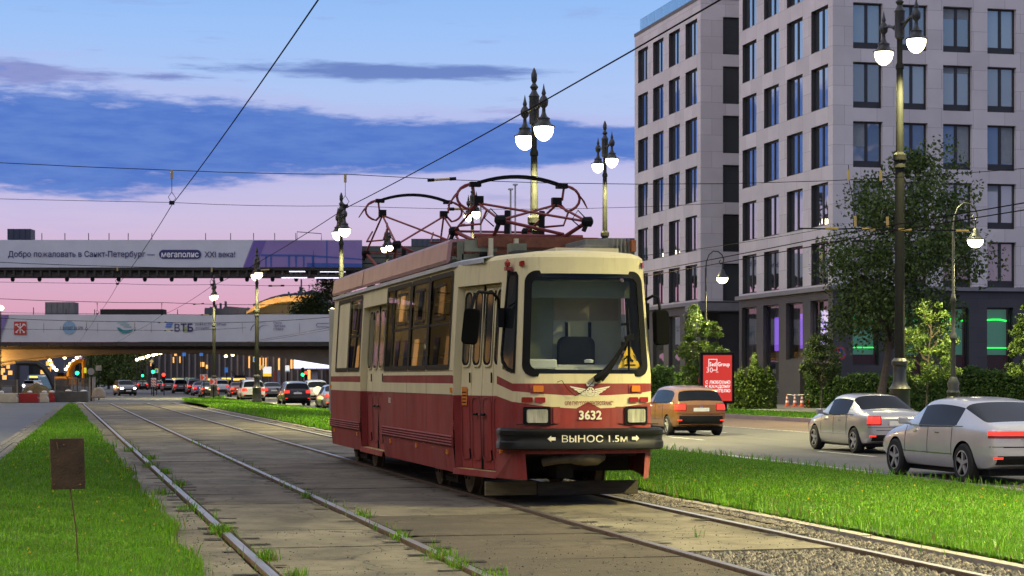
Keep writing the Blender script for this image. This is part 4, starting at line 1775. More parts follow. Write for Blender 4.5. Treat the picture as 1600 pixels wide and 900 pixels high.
bt = lambda x, z: (x + .045, bumper_y(x) - .006, .772 + z)
b = MB()
b.text('ВЫНОС', .105, lambda x, y: bt(x - .135, y), bold=.0012, width=.47)
b.build('bumper_lettering', M_CREAML, tram)
b = MB()
b.text('1.5м', .105, lambda x, y: bt(x + .275, y), bold=.0012, width=.22)
b.build('bumper_lettering', M_CREAML, tram)
b = MB()
for sx in (-1, 1):
    b.poly([bt(sx * .44, .018), bt(sx * .49, .018), bt(sx * .49, .036), bt(sx * .53, .0), bt(sx * .49, -.036), bt(sx * .49, -.018), bt(sx * .44, -.018)])
b.build_each('bumper_arrow', M_CREAML, tram)

# apron wings, underside, coupler, lifeguard
b = MB()
for sx in (-1, 1):
    o = [(sx * .71, -.03, .60), (sx * .81, .12, .60), (sx * .90, .55, .60), (sx * .90, .55, .31), (sx * .80, .35, .30), (sx * .74, .12, .42)]
    b.poly(o)
    b.poly([(p[0] - sx * .03, p[1] + .03, p[2]) for p in o])
b.build_each('apron', M_RED, tram)
b = MB()
b.box(-.78, .78, .9, 14.2, .36, .80)
b.box(-.70, .70, .35, .9, .55, .80)
b.box(-.20, .0, .5, .9, .30, .6)
b.build('underframe', mat('underframe_black', (.012, .011, .010), .9), tram)
b = MB()
b.tube([(-.46, .10, .50), (-.30, .0, .53), (-.16, -.03, .54)], [.05, .045, .05], 9)
b.tube([(-.16, -.03, .54), (-.02, -.06, .55), (.12, -.04, .55), (.20, .04, .56)], [.06, .09, .085, .06], 9)
b.tube([(-.26, .0, .53), (-.24, .02, .62), (-.22, .1, .70)], .012, 5)
b.build('coupler', mat('coupler_brown', (.085, .062, .032), .7, var=.35, scale=9), tram, smooth=50)
b = MB()
b.box(-.97, -.36, .80, .86, .09, .25, 0)
b.box(-.36, .10, .78, .84, .085, .245, 1)
b.box(.10, .86, .80, .86, .09, .25, 1)
b.build('lifeguard_board', [mat('old_plank', (.13, .10, .04), .85, var=.4, scale=4, stretch=(1, 1, 8)), mat('old_plank_dark', (.055, .045, .028), .85, var=.4, scale=4, stretch=(1, 1, 8))], tram, bevel=.006)

# side doors: leaf panels with slot windows
M_DGL = mat('door_glass', (.018, .022, .022), .06, var=.3, scale=2, spec=.9)


def door(y0, y1, nleaf, inset):
    def dp(y, z, out=0.0):
        return (-(hx(y) - tumble(z) - inset + out), y, z)
    step = (y1 - y0) / nleaf
    for k in range(0, nleaf, 2):
        d = MB()
        subs = []
        for q in (k, k + 1):
            a, c = y0 + q * step + .008, y0 + (q + 1) * step - .008
            for z0, z1, m in ((.38, 1.24, 0), (1.24, 2.53, 1)):
                pts = [dp(a, z0), dp(c, z0), dp(c, z1), dp(a, z1)]
                ptb = [(p[0] + .03, p[1], p[2]) for p in pts]
                bb = len(d.v)
                d.v += pts + ptb
                for f in ((0, 1, 2, 3), (0, 4, 5, 1), (1, 5, 6, 2), (2, 6, 7, 3), (3, 7, 4, 0)):
                    d.f.append(tuple(bb + i for i in f))
                    d.m.append(m)
            mid = (a + c) / 2
            w = (c - a) / 2 - .045
            # pressed swage below and a raised border round the slot
            for (z0, z1, mm) in ((.50, 1.21, 0), (1.60, 2.47, 1)):
                d.ring(rrect(mid - w - .022, mid + w + .022, z0 - .022, z1 + .022, w * .7), rrect(mid - w, mid + w, z0, z1, w * .6), lambda y, z: dp(y, z, .010), mm)
            g_ = MB()
            g_.ring(rrect(mid - w - .004, mid + w + .004, 1.60, 2.47, w * .8), rrect(mid - w + .02, mid + w - .02, 1.62, 2.45, w * .7), lambda y, z: dp(y, z, .014))
            g_.poly([dp(y, z, .006) for y, z in rrect(mid - w + .002, mid + w - .002, 1.605, 2.465, w * .78)], 1)
            subs.append(g_)
        dm = d.build('door', [M_RED, M_CREAM], tram)
        for g_ in subs:
            g_.build('door_window', [M_BLACK, M_DGL], dm)
        h = MB()
        yy = y0 + (k + 1) * step
        for z in (1.45, 2.40, .55):
            h.tube([dp(yy, z - .06, .014), dp(yy, z + .06, .014)], .010, 6)
        h.tube([dp(y0 + (k + 1) * step + (step * .8 if k == 0 else -step * .8), 1.02, .03), dp(y0 + (k + 1) * step + (step * .5 if k == 0 else -step * .5), 1.02, .03)], .016, 6)
        h.build('door_hinge', M_BLACK, dm)
    e = MB()
    ym = (y0 + y1) / 2
    e.tube([dp(ym, .38, .012), dp(ym, 2.53, .012)], .014, 6)
    e.build('door_seal', M_BLACK, tram)
    s = MB()
    for a, c in ((y0 + .05, ym - .03), (ym + .03, y1 - .05)):
        s.poly([dp(a, .372, .10), dp(c, .372, .10), dp(c, .372, -.02), dp(a, .372, -.02)])
        s.poly([dp(a, .372, .10), dp(c, .372, .10), dp(c, .33, .10), dp(a, .33, .10)])
    s.build('door_step', mat('step_edge', (.50, .38, .16), .6, var=.3), tram)
    s = MB()
    pts = [(-(hx(y) + i), y, z) for y in (y0, y1) for i, z in ((-.15, .37), (.0, .37), (.01, .30), (-.15, .30))]
    for f in ((0, 1, 5, 4), (1, 2, 6, 5), (2, 3, 7, 6)):
        s.poly([pts[i] for i in f])
    s.build('door_sill', M_RED, tram)


door(.56, 1.84, 4, .085)
door(7.12, 9.28, 4, .10)
b = MB()
b.text('●', .02, lambda x, y: (-(hx(1.75) - .085 + .013), 1.72 + x, 1.3 + y))
b = MB()
yy = 1.68
X = lambda y, z: -(hx(y) - tumble(z) - .085 + .012)
b.poly([(X(yy - .07, 1.3), yy - .07, 1.12), (X(yy + .09, 1.3), yy + .09, 1.12), (X(yy + .09, 1.3), yy + .09, 1.34), (X(yy - .07, 1.3), yy - .07, 1.34)], 0)
for q in range(4):
    z = 1.15 + q * .04
    b.poly([(X(yy - .05, 1.3) - .003, yy - .05, z), (X(yy + .07, 1.3) - .003, yy + .07, z), (X(yy + .07, 1.3) - .003, yy + .07, z + .012), (X(yy - .05, 1.3) - .003, yy - .05, z + .012)], 1)
b.build('orange_notice', [mat('orange_sticker', (.65, .20, .03), .5), M_BLACK], tram)

# side windows
for side in (-1, 1):
    for i, (a, c) in enumerate(WINS):
        f = MB()
        fn = lambda y, z: SP(y, z, side, .008)
        f.ring(rrect(a - .045, c + .045, 1.545, 2.755, .06), rrect(a + .03, c - .03, 1.61, 2.69, .05), fn)
        blank = (i == 5)
        if not blank and i in (0, 1, 2, 4):
            ym = a + (c - a) * .52
            if i != 0:
                f.ring(rrect(a + (c - a) * .25, c - (c - a) * .2, 2.17, 2.62, .05), rrect(a + (c - a) * .25 + .025, c - (c - a) * .2 - .025, 2.20, 2.59, .04), lambda y, z: SP(y, z, side, .006))
            else:
                f.ring(rrect(a + .45, c - .3, 2.17, 2.62, .05), rrect(a + .475, c - .325, 2.20, 2.59, .04), lambda y, z: SP(y, z, side, .006))
            f.poly([SP(a, 2.10, side, .003), SP(c, 2.10, side, .003), SP(c, 2.13, side, .003), SP(a, 2.13, side, .003)])
        w_ = f.build('window', M_BLACK, tram)
        p = MB()
        p.poly([SP(a, 1.58, side, -.006), SP(c, 1.58, side, -.006), SP(c, 2.72, side, -.006), SP(a, 2.72, side, -.006)])
        p.build('blank_panel' if blank else 'pane', M_CREAM if blank else M_GLASSW, w_)
    # quarter light of the cab
    f = MB()
    o = [(.005, 1.50), (.20, 1.53), (.36, 1.62), (.40, 1.72), (.36, 2.2), (.31, 2.60), (.27, 2.645), (.05, 2.645), (.01, 2.60), (-.02, 2.1)]
    cen = (.18, 2.08)
    inn = [(cen[0] + (y - cen[0]) * .80, cen[1] + (z - cen[1]) * .93) for y, z in o]

    def qp(y, z, out):
        yy = max(y, .0) + .05
        if yy < .12:
            t = (.12 - yy) / .12
            return (side * (.81 - tumble(z) - .03 * t + out), yy + lean(z), z)
        p_ = SP(yy, z, side, out)
        return p_
    f.ring(o, inn, lambda y, z: qp(y, z, .012))
    w_ = f.build('quarter_window', M_BLACK, tram)
    p = MB()
    p.poly([qp(y, z, .004) for y, z in o])
    p.poly([qp(.26, 2.28, .014), qp(.02, 2.33, .014), qp(.02, 2.30, .014), qp(.27, 2.25, .014)])
    p.build('pane', M_GLASSW if side > 0 else M_DGL, w_)

# trims, reflectors, seams and the small number on the side
b = MB()
for a, c in ((1.86, 7.09), (9.31, 12.68)):
    for q in range(4):
        z = .635 + q * .034
        b.tube([SP(a, z, -1, .008), SP(c, z, -1, .008)], .018, 6)
b.build('ribbed_trim', M_TRIM, tram, smooth=60)
b = MB()
for y in (3.62, 5.1):
    b.poly([SP(y, .77, -1, .002), SP(y + .012, .77, -1, .002), SP(y + .012, 1.47, -1, .002), SP(y, 1.47, -1, .002)])
for y in (2.35, 6.75, 9.75, 12.3):
    b.poly([SP(y, .33, -1, .002), SP(y + .012, .33, -1, .002), SP(y + .12, .61, -1, .002), SP(y + .108, .61, -1, .002)])
for z in (1.24, 1.474, 1.53):
    b.poly([SP(1.9, z, -1, .0015), SP(7.05, z, -1, .0015), SP(7.05, z + .006, -1, .0015), SP(1.9, z + .006, -1, .0015)])
b.build('panel_seam', mat('seam_dark', (.05, .02, .018), .8), tram)
for y, z in ((1.93, 1.30), (2.2, .55), (4.3, .56), (6.4, .55), (9.6, .56), (12.2, .56), (.42, .62), (12.65, 1.30)):
    b = MB()
    p = SP(y, z, -1, .0)
    b.box(p[0] - .022, p[0] + .005, y - .03, y + .03, z - .03, z + .03)
    b.build('reflector', M_ORANGE, tram)
b = MB()
b.text('3632', .10, lambda x, y: SP(6.5 - x, 1.13 + y, -1, .003), bold=.003)
b.build('fleet_number', M_CREAML, tram)

# roof: gutter, long fairings, boards and boxes
for side in (-1, 1):
    b = MB()
    for i in range(10):
        y0, y1 = 1.0 + i * 1.17, 1.0 + (i + 1) * 1.17
        p0, p1 = SP(y0, 2.80, side, .02), SP(y1, 2.80, side, .02)
        b.poly([(p0[0] + side * .02, p0[1], 2.79), (p1[0] + side * .02, p1[1], 2.79), (p1[0] + side * .02, p1[1], 2.84), (p0[0] + side * .02, p0[1], 2.84)])
        b.poly([(p0[0] + side * .02, p0[1], 2.84), (p1[0] + side * .02, p1[1], 2.84), (p1[0] - side * .12, p1[1], 2.88), (p0[0] - side * .12, p0[1], 2.88)])
    b.build('gutter', M_GUTTER, tram, smooth=30)
for side in (-1, 1):
    b = MB()
    for i in range(6):
        y0, y1 = 2.6 + i * 1.74, 2.6 + (i + 1) * 1.74 - .012
        j0 = random.uniform(-.006, .006)
        sec = [(1.06, 2.87), (1.075 + j0, 2.91), (1.045 + j0, 3.13), (1.02, 3.165), (.80, 3.17), (.80, 3.14), (1.0, 3.13), (1.03, 2.9)]
        for k in range(len(sec)):
            (xa, za), (xb, zb) = sec[k], sec[(k + 1) % len(sec)]
            b.poly([(side * xa, y0, za), (side * xa, y1, za), (side * xb, y1, zb), (side * xb, y0, zb)])
        b.poly([(side * x, y0, z) for x, z in sec])
        b.poly([(side * x, y1, z) for x, z in sec])
    b.build('roof_fairing', M_ROOFPINK, tram, smooth=30)
b = MB()
M_GRN = mat('roof_gear_green', (.17, .18, .12), .7, var=.3, scale=5)
for y in (2.5, 3.6, 4.8):
    b.box(-.9, .9, y, y + .08, 2.91, 2.98, 0)
    for x in (-.95, -.55, .5, .9):
        b.box(x, x + .07, y, y + .07, 2.9, 3.14, 0)
b.box(-.90, -.50, 2.3, 2.36, 3.0, 3.14, 0)
b.box(-.45, .25, 1.5, 1.9, 2.90, 2.97, 1)
b.box(-.2, .55, .55, 1.2, 2.90, 2.945, 2)
b.box(-.42, -.22, 1.9, 2.1, 2.9, 3.08, 0)
for x in (-.62, -.3):
    b.box(x, x + .05, 2.2, 2.3, 2.9, 3.16, 2)
b.build_each('roof_equipment', [M_GRN, M_DARK, mat('roof_cream', (.55, .50, .33), .6, var=.1)], tram)
b = MB()
b.box(.28, .86, 1.1, 2.4, 2.90, 3.02, 0)
b.box(.34, .62, 1.25, 2.2, 3.02, 3.10, 0)
b.box(.60, .84, 1.3, 2.3, 3.0, 3.12, 0)
for k in range(5):
    b.box(.62 + .05 * k, .635 + .05 * k, 1.05, 1.12, 2.93, 3.10, 0)
b.box(.84, .90, 1.0, 1.7, 2.94, 3.08, 1)
b.build('resistor_box', [mat('resistor_grey', (.16, .16, .14), .7, var=.3, scale=6), mat('rusted_end', (.22, .07, .03), .8)], tram, bevel=.01)
for x, y, z in ((-.1, 3.3, 3.86), (.1, 3.9, 3.98), (-.3, 4.2, 3.74)):
    b = MB()
    b.tube([(x, y, 2.9), (x, y, z)], .012, 6)
    b.box(x - .03, x + .03, y - .02, y + .02, z, z + .02)
    b.build('roof_rod', M_GUTTER, tram)

# pantographs
def panto(vc, dn, df, ztop, zk, zb, kn, kf, lab):
    """vc bow position, dn/df near and far knee distances, kn/kf knee x pairs"""
    pt = MB()
    # base frame
    for x in (-.62, .58):
        pt.box(x, x + .06, vc - 1.0, vc + 1.0, zb - .10, zb + .02, 2)
    for y in (vc - 1.0, vc - .45, vc + .4, vc + .95):
        pt.box(-.75, .78, y, y + .09, zb - .08, zb + .05, 2)
    for x, y in ((-.6, vc - .75), (.6, vc - .75), (-.6, vc + .7), (.6, vc + .7)):
        pt.lathe([(.05, zb - .3), (.09, zb - .26), (.05, zb - .22), (.09, zb - .18), (.05, zb - .10)], (x, y, 0), 8, 1)
    for x in (-.25, .2):
        pt.tube([(x, vc - .4, zb + .06), (x + .02, vc - .35, zb + .42)], .04, 7, 1)
    root = pt.build('pantograph', [M_PANTO, M_BLACK, mat('rust_beam', (.17, .06, .03), .85, var=.35, scale=9)], tram, smooth=40)
    za = ztop - .36
    AL, AR = (-.53, vc, za), (.50, vc, za)
    nk = [(kn[0], vc - dn, zk), (kn[1], vc - dn, zk)]
    fk = [(kf[0], vc + df, zk), (kf[1], vc + df, zk)]
    a = MB()
    for A, N, Fk in ((AL, nk[0], fk[0]), (AR, nk[1], fk[1])):
        a.tube([A, N], .016, 7)
        a.tube([A, Fk], .016, 7)
    a.tube([AL, nk[1]], .016, 7)
    a.tube([AR, nk[0]], .016, 7)
    a.tube([fk[0], fk[1]], .018, 6)
    # hanging stirrups under the bow joints
    for A, N in ((AL, nk[0]), (AR, nk[1])):
        A, N = Vector(A), Vector(N)
        q = A.lerp(N, .55)
        a.tube([A.lerp(N, .4), q + Vector((-.1, .1, -.14)), q + Vector((-.35, .2, -.16)), A + Vector((-.12, .3, -.25))], .014, 6)
    a.build('upper_arm', M_PANTO, root, smooth=60)
    a = MB()
    a.tube([nk[0], (-.45, vc - .55, zb + .08)], .026, 7)
    a.tube([nk[1], (.45, vc - .55, zb + .08)], .026, 7)
    a.tube([fk[0], (-.45, vc + .5, zb + .08)], .026, 7)
    a.tube([fk[1], (.45, vc + .5, zb + .08)], .026, 7)
    a.tube([nk[0], (.45, vc - .55, zb + .12)], .022, 7)
    a.tube([(-.7, vc - .55, zb + .08), (.7, vc - .55, zb + .08)], .035, 8)
    a.tube([(-.7, vc + .5, zb + .08), (.7, vc + .5, zb + .08)], .035, 8)
    a.build_each('lower_arm', M_PANTO, root, smooth=60)
    a = MB()
    for k in nk + fk:
        a.lathe([(.03, -.07), (.06, -.05), (.065, .05), (.03, .07)], k, 8, 0, 'x')
        a.tube([k, (k[0] - .05, k[1], k[2] - .12)], .03, 6)
    for A in (AL, AR):
        a.box(A[0] - .06, A[0] + .06, vc - .05, vc + .05, za - .03, za + .09)
    for k in nk:
        a.tube([(k[0], k[1], k[2] + .02), (k[0] - .12, k[1], k[2] + .14), (k[0] - .2, k[1], k[2] + .02), (k[0] - .08, k[1], k[2] - .08)], .009, 5)
    a.build_each('joint', M_BLACK, root, smooth=40)
    bw = MB()
    # contact strip arch
    arch = []
    for i in range(13):
        t = -1 + 2 * i / 12
        arch.append((t * .60, vc, ztop - .115 * t * t))
    bw.tube(arch, [.016] * 13, 6, 1)
    bw.tube([(x, y + .05, z - .02) for x, y, z in arch], .013, 6, 1)
    for sx in (-1, 1):
        e = []
        for i in range(11):
            an = R(100 - 20 * i)
            e.append((sx * (.60 + .21 * max(0, math.cos(an)) + (.0)), vc, ztop - .115 - .165 + .165 * math.sin(an)))
        e = [(sx * .56, vc, ztop - .10)] + e[1:-1] + [(sx * .50, vc, za + .055)]
        bw.tube(e, .018, 7, 0)
        bw.tube([(sx * .60, vc, ztop - .13), (sx * .575, vc, za + .055)], .016, 7, 0)
        bw.tube([(sx * .62, vc + .03, ztop - .11), (sx * .74, vc + .03, ztop - .16), (sx * .84, vc + .03, ztop - .27), (sx * .92, vc + .03, ztop - .40)], .008, 5, 0)
        bw.tube([(sx * .62, vc - .03, ztop - .12), (sx * .76, vc - .03, ztop - .19), (sx * .86, vc - .03, ztop - .31), (sx * .92, vc + .03, ztop - .40)], .008, 5, 0)
        bw.box(sx * .57 - .07, sx * .57 + .07, vc - .05, vc + .06, ztop - .15, ztop - .09, 1)
    bw.build('bow', [M_PANTO, M_BLACK], root, smooth=60)


panto(3.27, .97, .98, 4.04, 3.39, 3.14, (-.46, .65), (-.65, .34), 'front')
panto(10.9, 1.35, .95, 4.49, 3.56, 3.14, (-.52, .55), (-.66, .6), 'rear')

# mirrors
M_MIR = mat('mirror_plastic', (.004, .0042, .0042), .85, var=.2, spec=.08)
b = MB()
x0 = -(hx(.42))
b.box(x0 - .05, x0 + .02, .36, .44, 2.02, 2.24)
b.tube([(x0 - .03, .40, 2.20), (x0 - .06, .32, 2.34), (x0 - .14, .22, 2.40), (x0 - .33, .12, 2.41), (x0 - .38, .10, 2.36), (x0 - .42, .08, 2.2), (x0 - .45, .07, 2.02)], .018, 8)
mr = b.build('mirror', M_BLACK, tram, smooth=50)
b = MB()
b.prism(rrect(-.092, .092, -.20, .20, .05), 'y', -.045, .045)
o = b.build('mirror_head', M_MIR, mr, bevel=.015)
o.location = (x0 - .43, .06, 2.02)
o.rotation_euler = (R(3), R(6), R(-12))
b = MB()
x0 = hx(.3) - .07
b.box(x0 - .02, x0 + .03, .16, .24, 2.0, 2.3)
b.tube([(x0, .2, 2.34), (x0 + .05, .1, 2.38), (x0 + .10, .05, 2.36), (x0 + .12, .03, 2.2)], .018, 8)
mr = b.build('mirror', M_BLACK, tram, smooth=50)
b = MB()
b.prism(rrect(-.09, .09, -.20, .20, .05), 'y', -.045, .045)
o = b.build('mirror_head', M_MIR, mr, bevel=.015)
o.location = (x0 + .125, .02, 2.02)
o.rotation_euler = (0, R(-3), R(14))
b = MB()
b.lathe([(.004, 0), (.03, .01), (.035, .05), (.004, .09)], (-(hx(.25) - .01), .3, 2.70), 10)
b.box(-(hx(.25)) - .02, -(hx(.25)) + .06, .25, .34, 2.66, 2.70)
b.build('side_repeater', M_REDLENS, tram)

# bogies with wheels
for yb in (3.41, 10.85):
    for dy in (-.97, .97):
        y = yb + dy
        for sx in (-1, 1):
            w_ = MB()
            x = sx * .762
            w_.lathe([(.10, -.075), (.27, -.07), (.29, -.055), (.345, -.055), (.35, .03), (.38, .045), (.37, .06), (.10, .06)], (x, y, .38), 28, 0, 'x')
            w_.lathe([(.05, -.10), (.09, -.095), (.10, -.07)], (x, y, .38), 12, 1, 'x')
            for k in range(6):
                a = R(60 * k)
                w_.lathe([(.02, -.088), (.02, -.07)], (x, y + .19 * math.cos(a), .38 + .19 * math.sin(a)), 6, 1, 'x')
            w_.build('wheel', [mat('wheel_steel', (.17, .13, .085), .55, metal=.5, var=.3, scale=7), M_GEAR], tram, smooth=40)
    b = MB()
    for sx in (-1, 1):
        x = sx * .66
        b.box(x - .05, x + .05, yb - .75, yb + .75, .20, .36)
        b.box(sx * .80 - .03, sx * .80 + .03, yb - .55, yb + .55, .12, .22)
        b.tube([(sx * .82, yb - .45, .17), (sx * .82, yb + .45, .17)], .03, 7)
        for q in (-.5, .5):
            b.lathe([(.07, -.04), (.07, .04)], (sx * .84, yb + q, .2), 10, 0, 'x')
    b.box(-.6, .6, yb - .2, yb + .2, .15, .45)
    b.build('bogie', M_GEAR, tram)

# ================================================================ cars
def eval_mesh(o):
    dg = bpy.context.evaluated_depsgraph_get()
    return bpy.data.meshes.new_from_object(o.evaluated_get(dg))


def make_car(label, prof, w, paint, wheel_y, wr=.32, group='cars driving away along the carriageway', lit=True, plate='white', detail=True, spare=False, headl=False, name='car', lamp='wide', bumper_dark=.42):
    """prof: stations (y, zb, shoulder, top, half width, half top width, kind of the strip that follows: b body, r rear glass, s cabin, w windscreen)"""
    root = thing(name, label, name, group=group)
    vs, fs, ms = [], [], []
    for (y, zb, zs, zt, hw, ht, kd) in prof:
        hw *= w
        ht *= w
        zg = zs + (zt - zs) * .78
        xg = hw * .955 + (ht - hw * .955) * .70
        half = [(0, zb), (hw * .90, zb), (hw, zb + .16), (hw * 1.0, (zb + .16) * .45 + zs * .55), (hw * .965, zs), (xg, zg), (ht, zt), (0, zt + .025)]
        row = [(x, y, z) for x, z in half]
        row += [(-x, y, z) for x, z in half[-2:0:-1]]
        vs += row
    n = 14
    ns = len(prof)
    for i in range(ns - 1):
        kd = prof[i][6]
        for j in range(n):
            fs.append((i * n + j, i * n + (j + 1) % n, (i + 1) * n + (j + 1) % n, (i + 1) * n + j))
            m = 0
            jj = j if j < 7 else 13 - j
            if kd == 'r' and jj in (5, 6):
                m = 1
            elif kd == 'w' and jj in (5, 6):
                m = 2
            elif kd in 's' and jj == 4:
                m = 3 if j < 7 else 4
            elif kd == 'r' and jj == 4 and prof[i][5] < .0:
                m = 3
            ms.append(m)
    for base, flip in ((0, False), ((ns - 1) * n, True)):
        for a, c in ((0, 1), (1, 2), (2, 3), (3, 4), (4, 5), (5, 6)):
            l0, l1 = (n - a) % n, (n - c) % n
            if a == 0:
                q = (base + a, base + c, base + l1)
            else:
                q = (base + a, base + c, base + l1, base + l0)
            fs.append(q)
            ms.append(0)
        fs.append((base + 6, base + 7, base + 8))
        ms.append(0)
    me = bpy.data.meshes.new('b')
    me.from_pydata(vs, [], fs)
    mats = [paint, M_CARGL, M_CARGL, M_CARGL, M_CARGL]
    for m in mats:
        me.materials.append(m)
    me.polygons.foreach_set('material_index', ms)
    bm = bmesh.new()
    bm.from_mesh(me)
    bmesh.ops.recalc_face_normals(bm, faces=bm.faces)
    cl = bm.edges.layers.float.new('crease_edge')
    for e in bm.edges:
        fm = {f.material_index for f in e.link_faces}
        if len(fm) > 1:
            e[cl] = .55
        if all(abs(v.co.z - min(q.co.z for q in bm.verts)) < .12 for v in e.verts):
            e[cl] = .5
    bm.to_mesh(me)
    bm.free()
    o = bpy.data.objects.new('b', me)
    COL.objects.link(o)
    sb = o.modifiers.new('s', 'SUBSURF')
    sb.levels = sb.render_levels = 3 if detail else 2
    me2 = eval_mesh(o)
    o.modifiers.clear()
    o.data = me2
    cut = None
    if detail:
        cb = MB()
        for y in wheel_y:
            for sx in (-1, 1):
                cb.lathe([(wr * 1.14, -.16), (wr * 1.14, .3)] if sx > 0 else [(wr * 1.14, -.3), (wr * 1.14, .16)], (sx * (w * .97), y, wr), 28, 0, 'x')
        cut = cb.build('cut', M_BLACK)
        bo = o.modifiers.new('bo', 'BOOLEAN')
        bo.operation, bo.object, bo.solver = 'DIFFERENCE', cut, 'EXACT'
        bo.material_mode = 'TRANSFER'
        me3 = eval_mesh(o)
        bpy.data.objects.remove(cut)
    else:
        me3 = me2
    bpy.data.objects.remove(o)
    names = {0: 'body', 1: 'rear_window', 2: 'windscreen', 3: 'side_windows', 4: 'side_windows'}
    bvh = None
    bmf = bmesh.new()
    bmf.from_mesh(me3)
    bvh = BVHTree.FromBMesh(bmf)
    for k in range(5):
        bm = bmf.copy()
        kill = [f for f in bm.faces if (f.material_index != k and not (k == 0 and f.material_index > 4))]
        bmesh.ops.delete(bm, geom=kill, context='FACES')
        if not bm.faces:
            bm.free()
            continue
        mm = bpy.data.meshes.new(names[k])
        bm.to_mesh(mm)
        bm.free()
        mm.materials.clear()
        for m in ([paint] if k == 0 else [M_CARGL] * 5):
            mm.materials.append(m)
        if k == 0:
            while len(mm.materials) < 5:
                mm.materials.append(M_CARGL)
            mm.materials.append(M_BLACK)
        mm.polygons.foreach_set('use_smooth', [True] * len(mm.polygons))
        mm.set_sharp_from_angle(angle=R(50))
        ob = bpy.data.objects.new(names[k], mm)
        COL.objects.link(ob)
        ob.parent = root
    bmf.free()
    L0, L1 = prof[0][0], prof[-1][0]

    def patch(pname, m, x0, x1, z0, z1, rear=True, nx=10, nz=4, off=.010, parent=None, wrap=0.0, shear=0.0):
        b = MB()
        pts = []
        for i in range(nx + 1):
            for j in range(nz + 1):
                x = x0 + (x1 - x0) * i / nx
                z = z0 + (z1 - z0) * j / nz + shear * abs(x - x0)
                d = Vector((0, 1 if rear else -1, 0))
                if wrap and abs(x) > w * .62:
                    t = (abs(x) - w * .62) / (w * .38)
                    d = Vector((-math.copysign(1, x) * t * wrap, (1 if rear else -1) * 1, 0)).normalized()
                org = Vector((x, L0 - 1 if rear else L1 + 1, z)) if not wrap else Vector((x, (L0 if rear else L1) * .955, z)) - d * 2
                hit, nrm, _, _ = bvh.ray_cast(org, d)
                if hit is None:
                    pts.append(None)
                else:
                    pts.append(hit + nrm * off if nrm.dot(d) < 0 else hit - nrm * off)
        for i in range(nx):
            for j in range(nz):
                q = [pts[i * (nz + 1) + j], pts[(i + 1) * (nz + 1) + j], pts[(i + 1) * (nz + 1) + j + 1], pts[i * (nz + 1) + j + 1]]
                if all(p is not None for p in q):
                    b.poly(q)
        if b.f:
            b.build(pname, m, parent or root, smooth=60)
    zs = prof[2][2]
    zb = prof[1][1]
    tl = M_TAIL if lit else M_REDLENS
    # tail lamps, plate, bumper insert, reflectors
    if lamp == 'bar':
        patch('tail_light', tl, -w * .985, w * .985, zs - .14, zs - .06, True, 30, 3, wrap=1.1)
        patch('tail_lamp_housing', M_REDLENS, -w * .97, w * .97, zs - .19, zs - .145, True, 24, 1, wrap=1.0)
    for sx in (-1, 1):
        a, c = (w * .58, w * .99) if lamp == 'wide' else (w * .42, w * .99) if lamp == 'bar' else (w * .72, w * .99)
        h = .13 if lamp == 'bar' else .17 if lamp == 'wide' else .34
        if lamp != 'bar':
            patch('tail_lamp_housing', M_REDLENS, sx * a * .94, sx * c, zs - .06 - h, zs - .01, True, 8, 4, wrap=1.1, off=.006)
            patch('tail_light', tl, sx * a, sx * c, zs - .03 - h, zs - .03, True, 8, 4, wrap=1.1)
        patch('reflector', M_TAIL if lit else M_REDLENS, sx * w * .70, sx * w * .86, zb + .12, zb + .16, True, 4, 1)
        patch('headlight', M_HEADL if headl else mat('headlight_off', (.5, .5, .5), .1, metal=.6), sx * w * .55, sx * w * .97, prof[-2][2] - .10, prof[-2][2] + .02, False, 8, 3, wrap=1.0)
    patch('number_plate', mat('plate', (.75, .75, .72), .4), -.26, .26, (zs + zb) * .56, (zs + zb) * .56 + .115, True, 4, 1, off=.02)
    patch('rear_bumper_insert', M_BUMP, -w * .80, w * .80, zb + .02, zb + .02 + bumper_dark * (zs - zb) * .55, True, 14, 3)
    if detail:
        patch('tailgate_seam', M_BLACK, -w * .70, w * .70, zs - .36, zs - .348, True, 16, 1)
        patch('chrome_strip', M_CHROME, -w * .36, w * .36, zs - .22, zs - .195, True, 8, 1, off=.014)
        patch('badge', M_CHROME, -.05, .05, zs - .17, zs - .08, True, 3, 2, off=.016)
        patch('bumper_seam', M_BLACK, -w * .93, w * .93, zb + .34, zb + .35, True, 20, 1, wrap=.9)
    if headl or not detail:
        patch('grille', M_BLACK, -w * .5, w * .5, prof[-2][1] + .1, prof[-2][2] - .12, False, 8, 2)
        patch('number_plate', mat('plate', (.75, .75, .72), .4), -.26, .26, prof[-2][1] + .12, prof[-2][1] + .23, False, 4, 1, off=.025)
    if detail:
        # door seams, handles and sill line down the sides
        def side_line(pname, m, p0, p1, th, nseg=10):
            for sx in (-1, 1):
                b = MB()
                pts = []
                for i in range(nseg + 1):
                    y = p0[0] + (p1[0] - p0[0]) * i / nseg
                    z = p0[1] + (p1[1] - p0[1]) * i / nseg
                    hit, nrm, _, _ = bvh.ray_cast(Vector((sx * 2, y, z)), Vector((-sx, 0, 0)))
                    if hit is not None:
                        pts.append(hit)
                if len(pts) > 1:
                    b.tube(pts, th, 5)
                if b.f:
                    b.build(pname, m, root)
        yb_, yf_ = wheel_y
        ymid = (yb_ + yf_) / 2
        for q in (yb_ + .45, ymid - .02, yf_ - .48):
            side_line('door_seam', M_BLACK, (q, zb + .14), (q + .02, zs - .03), .006)
        for q in (ymid - .32, ymid + .62):
            side_line('door_handle', M_CHROME, (q - .16, zs - .13), (q, zs - .13), .016, 3)
        side_line('sill_trim', M_CHROME if lamp == 'bar' else paint, (yb_ + .42, zb + .17), (yf_ - .42, zb + .17), .014, 8)
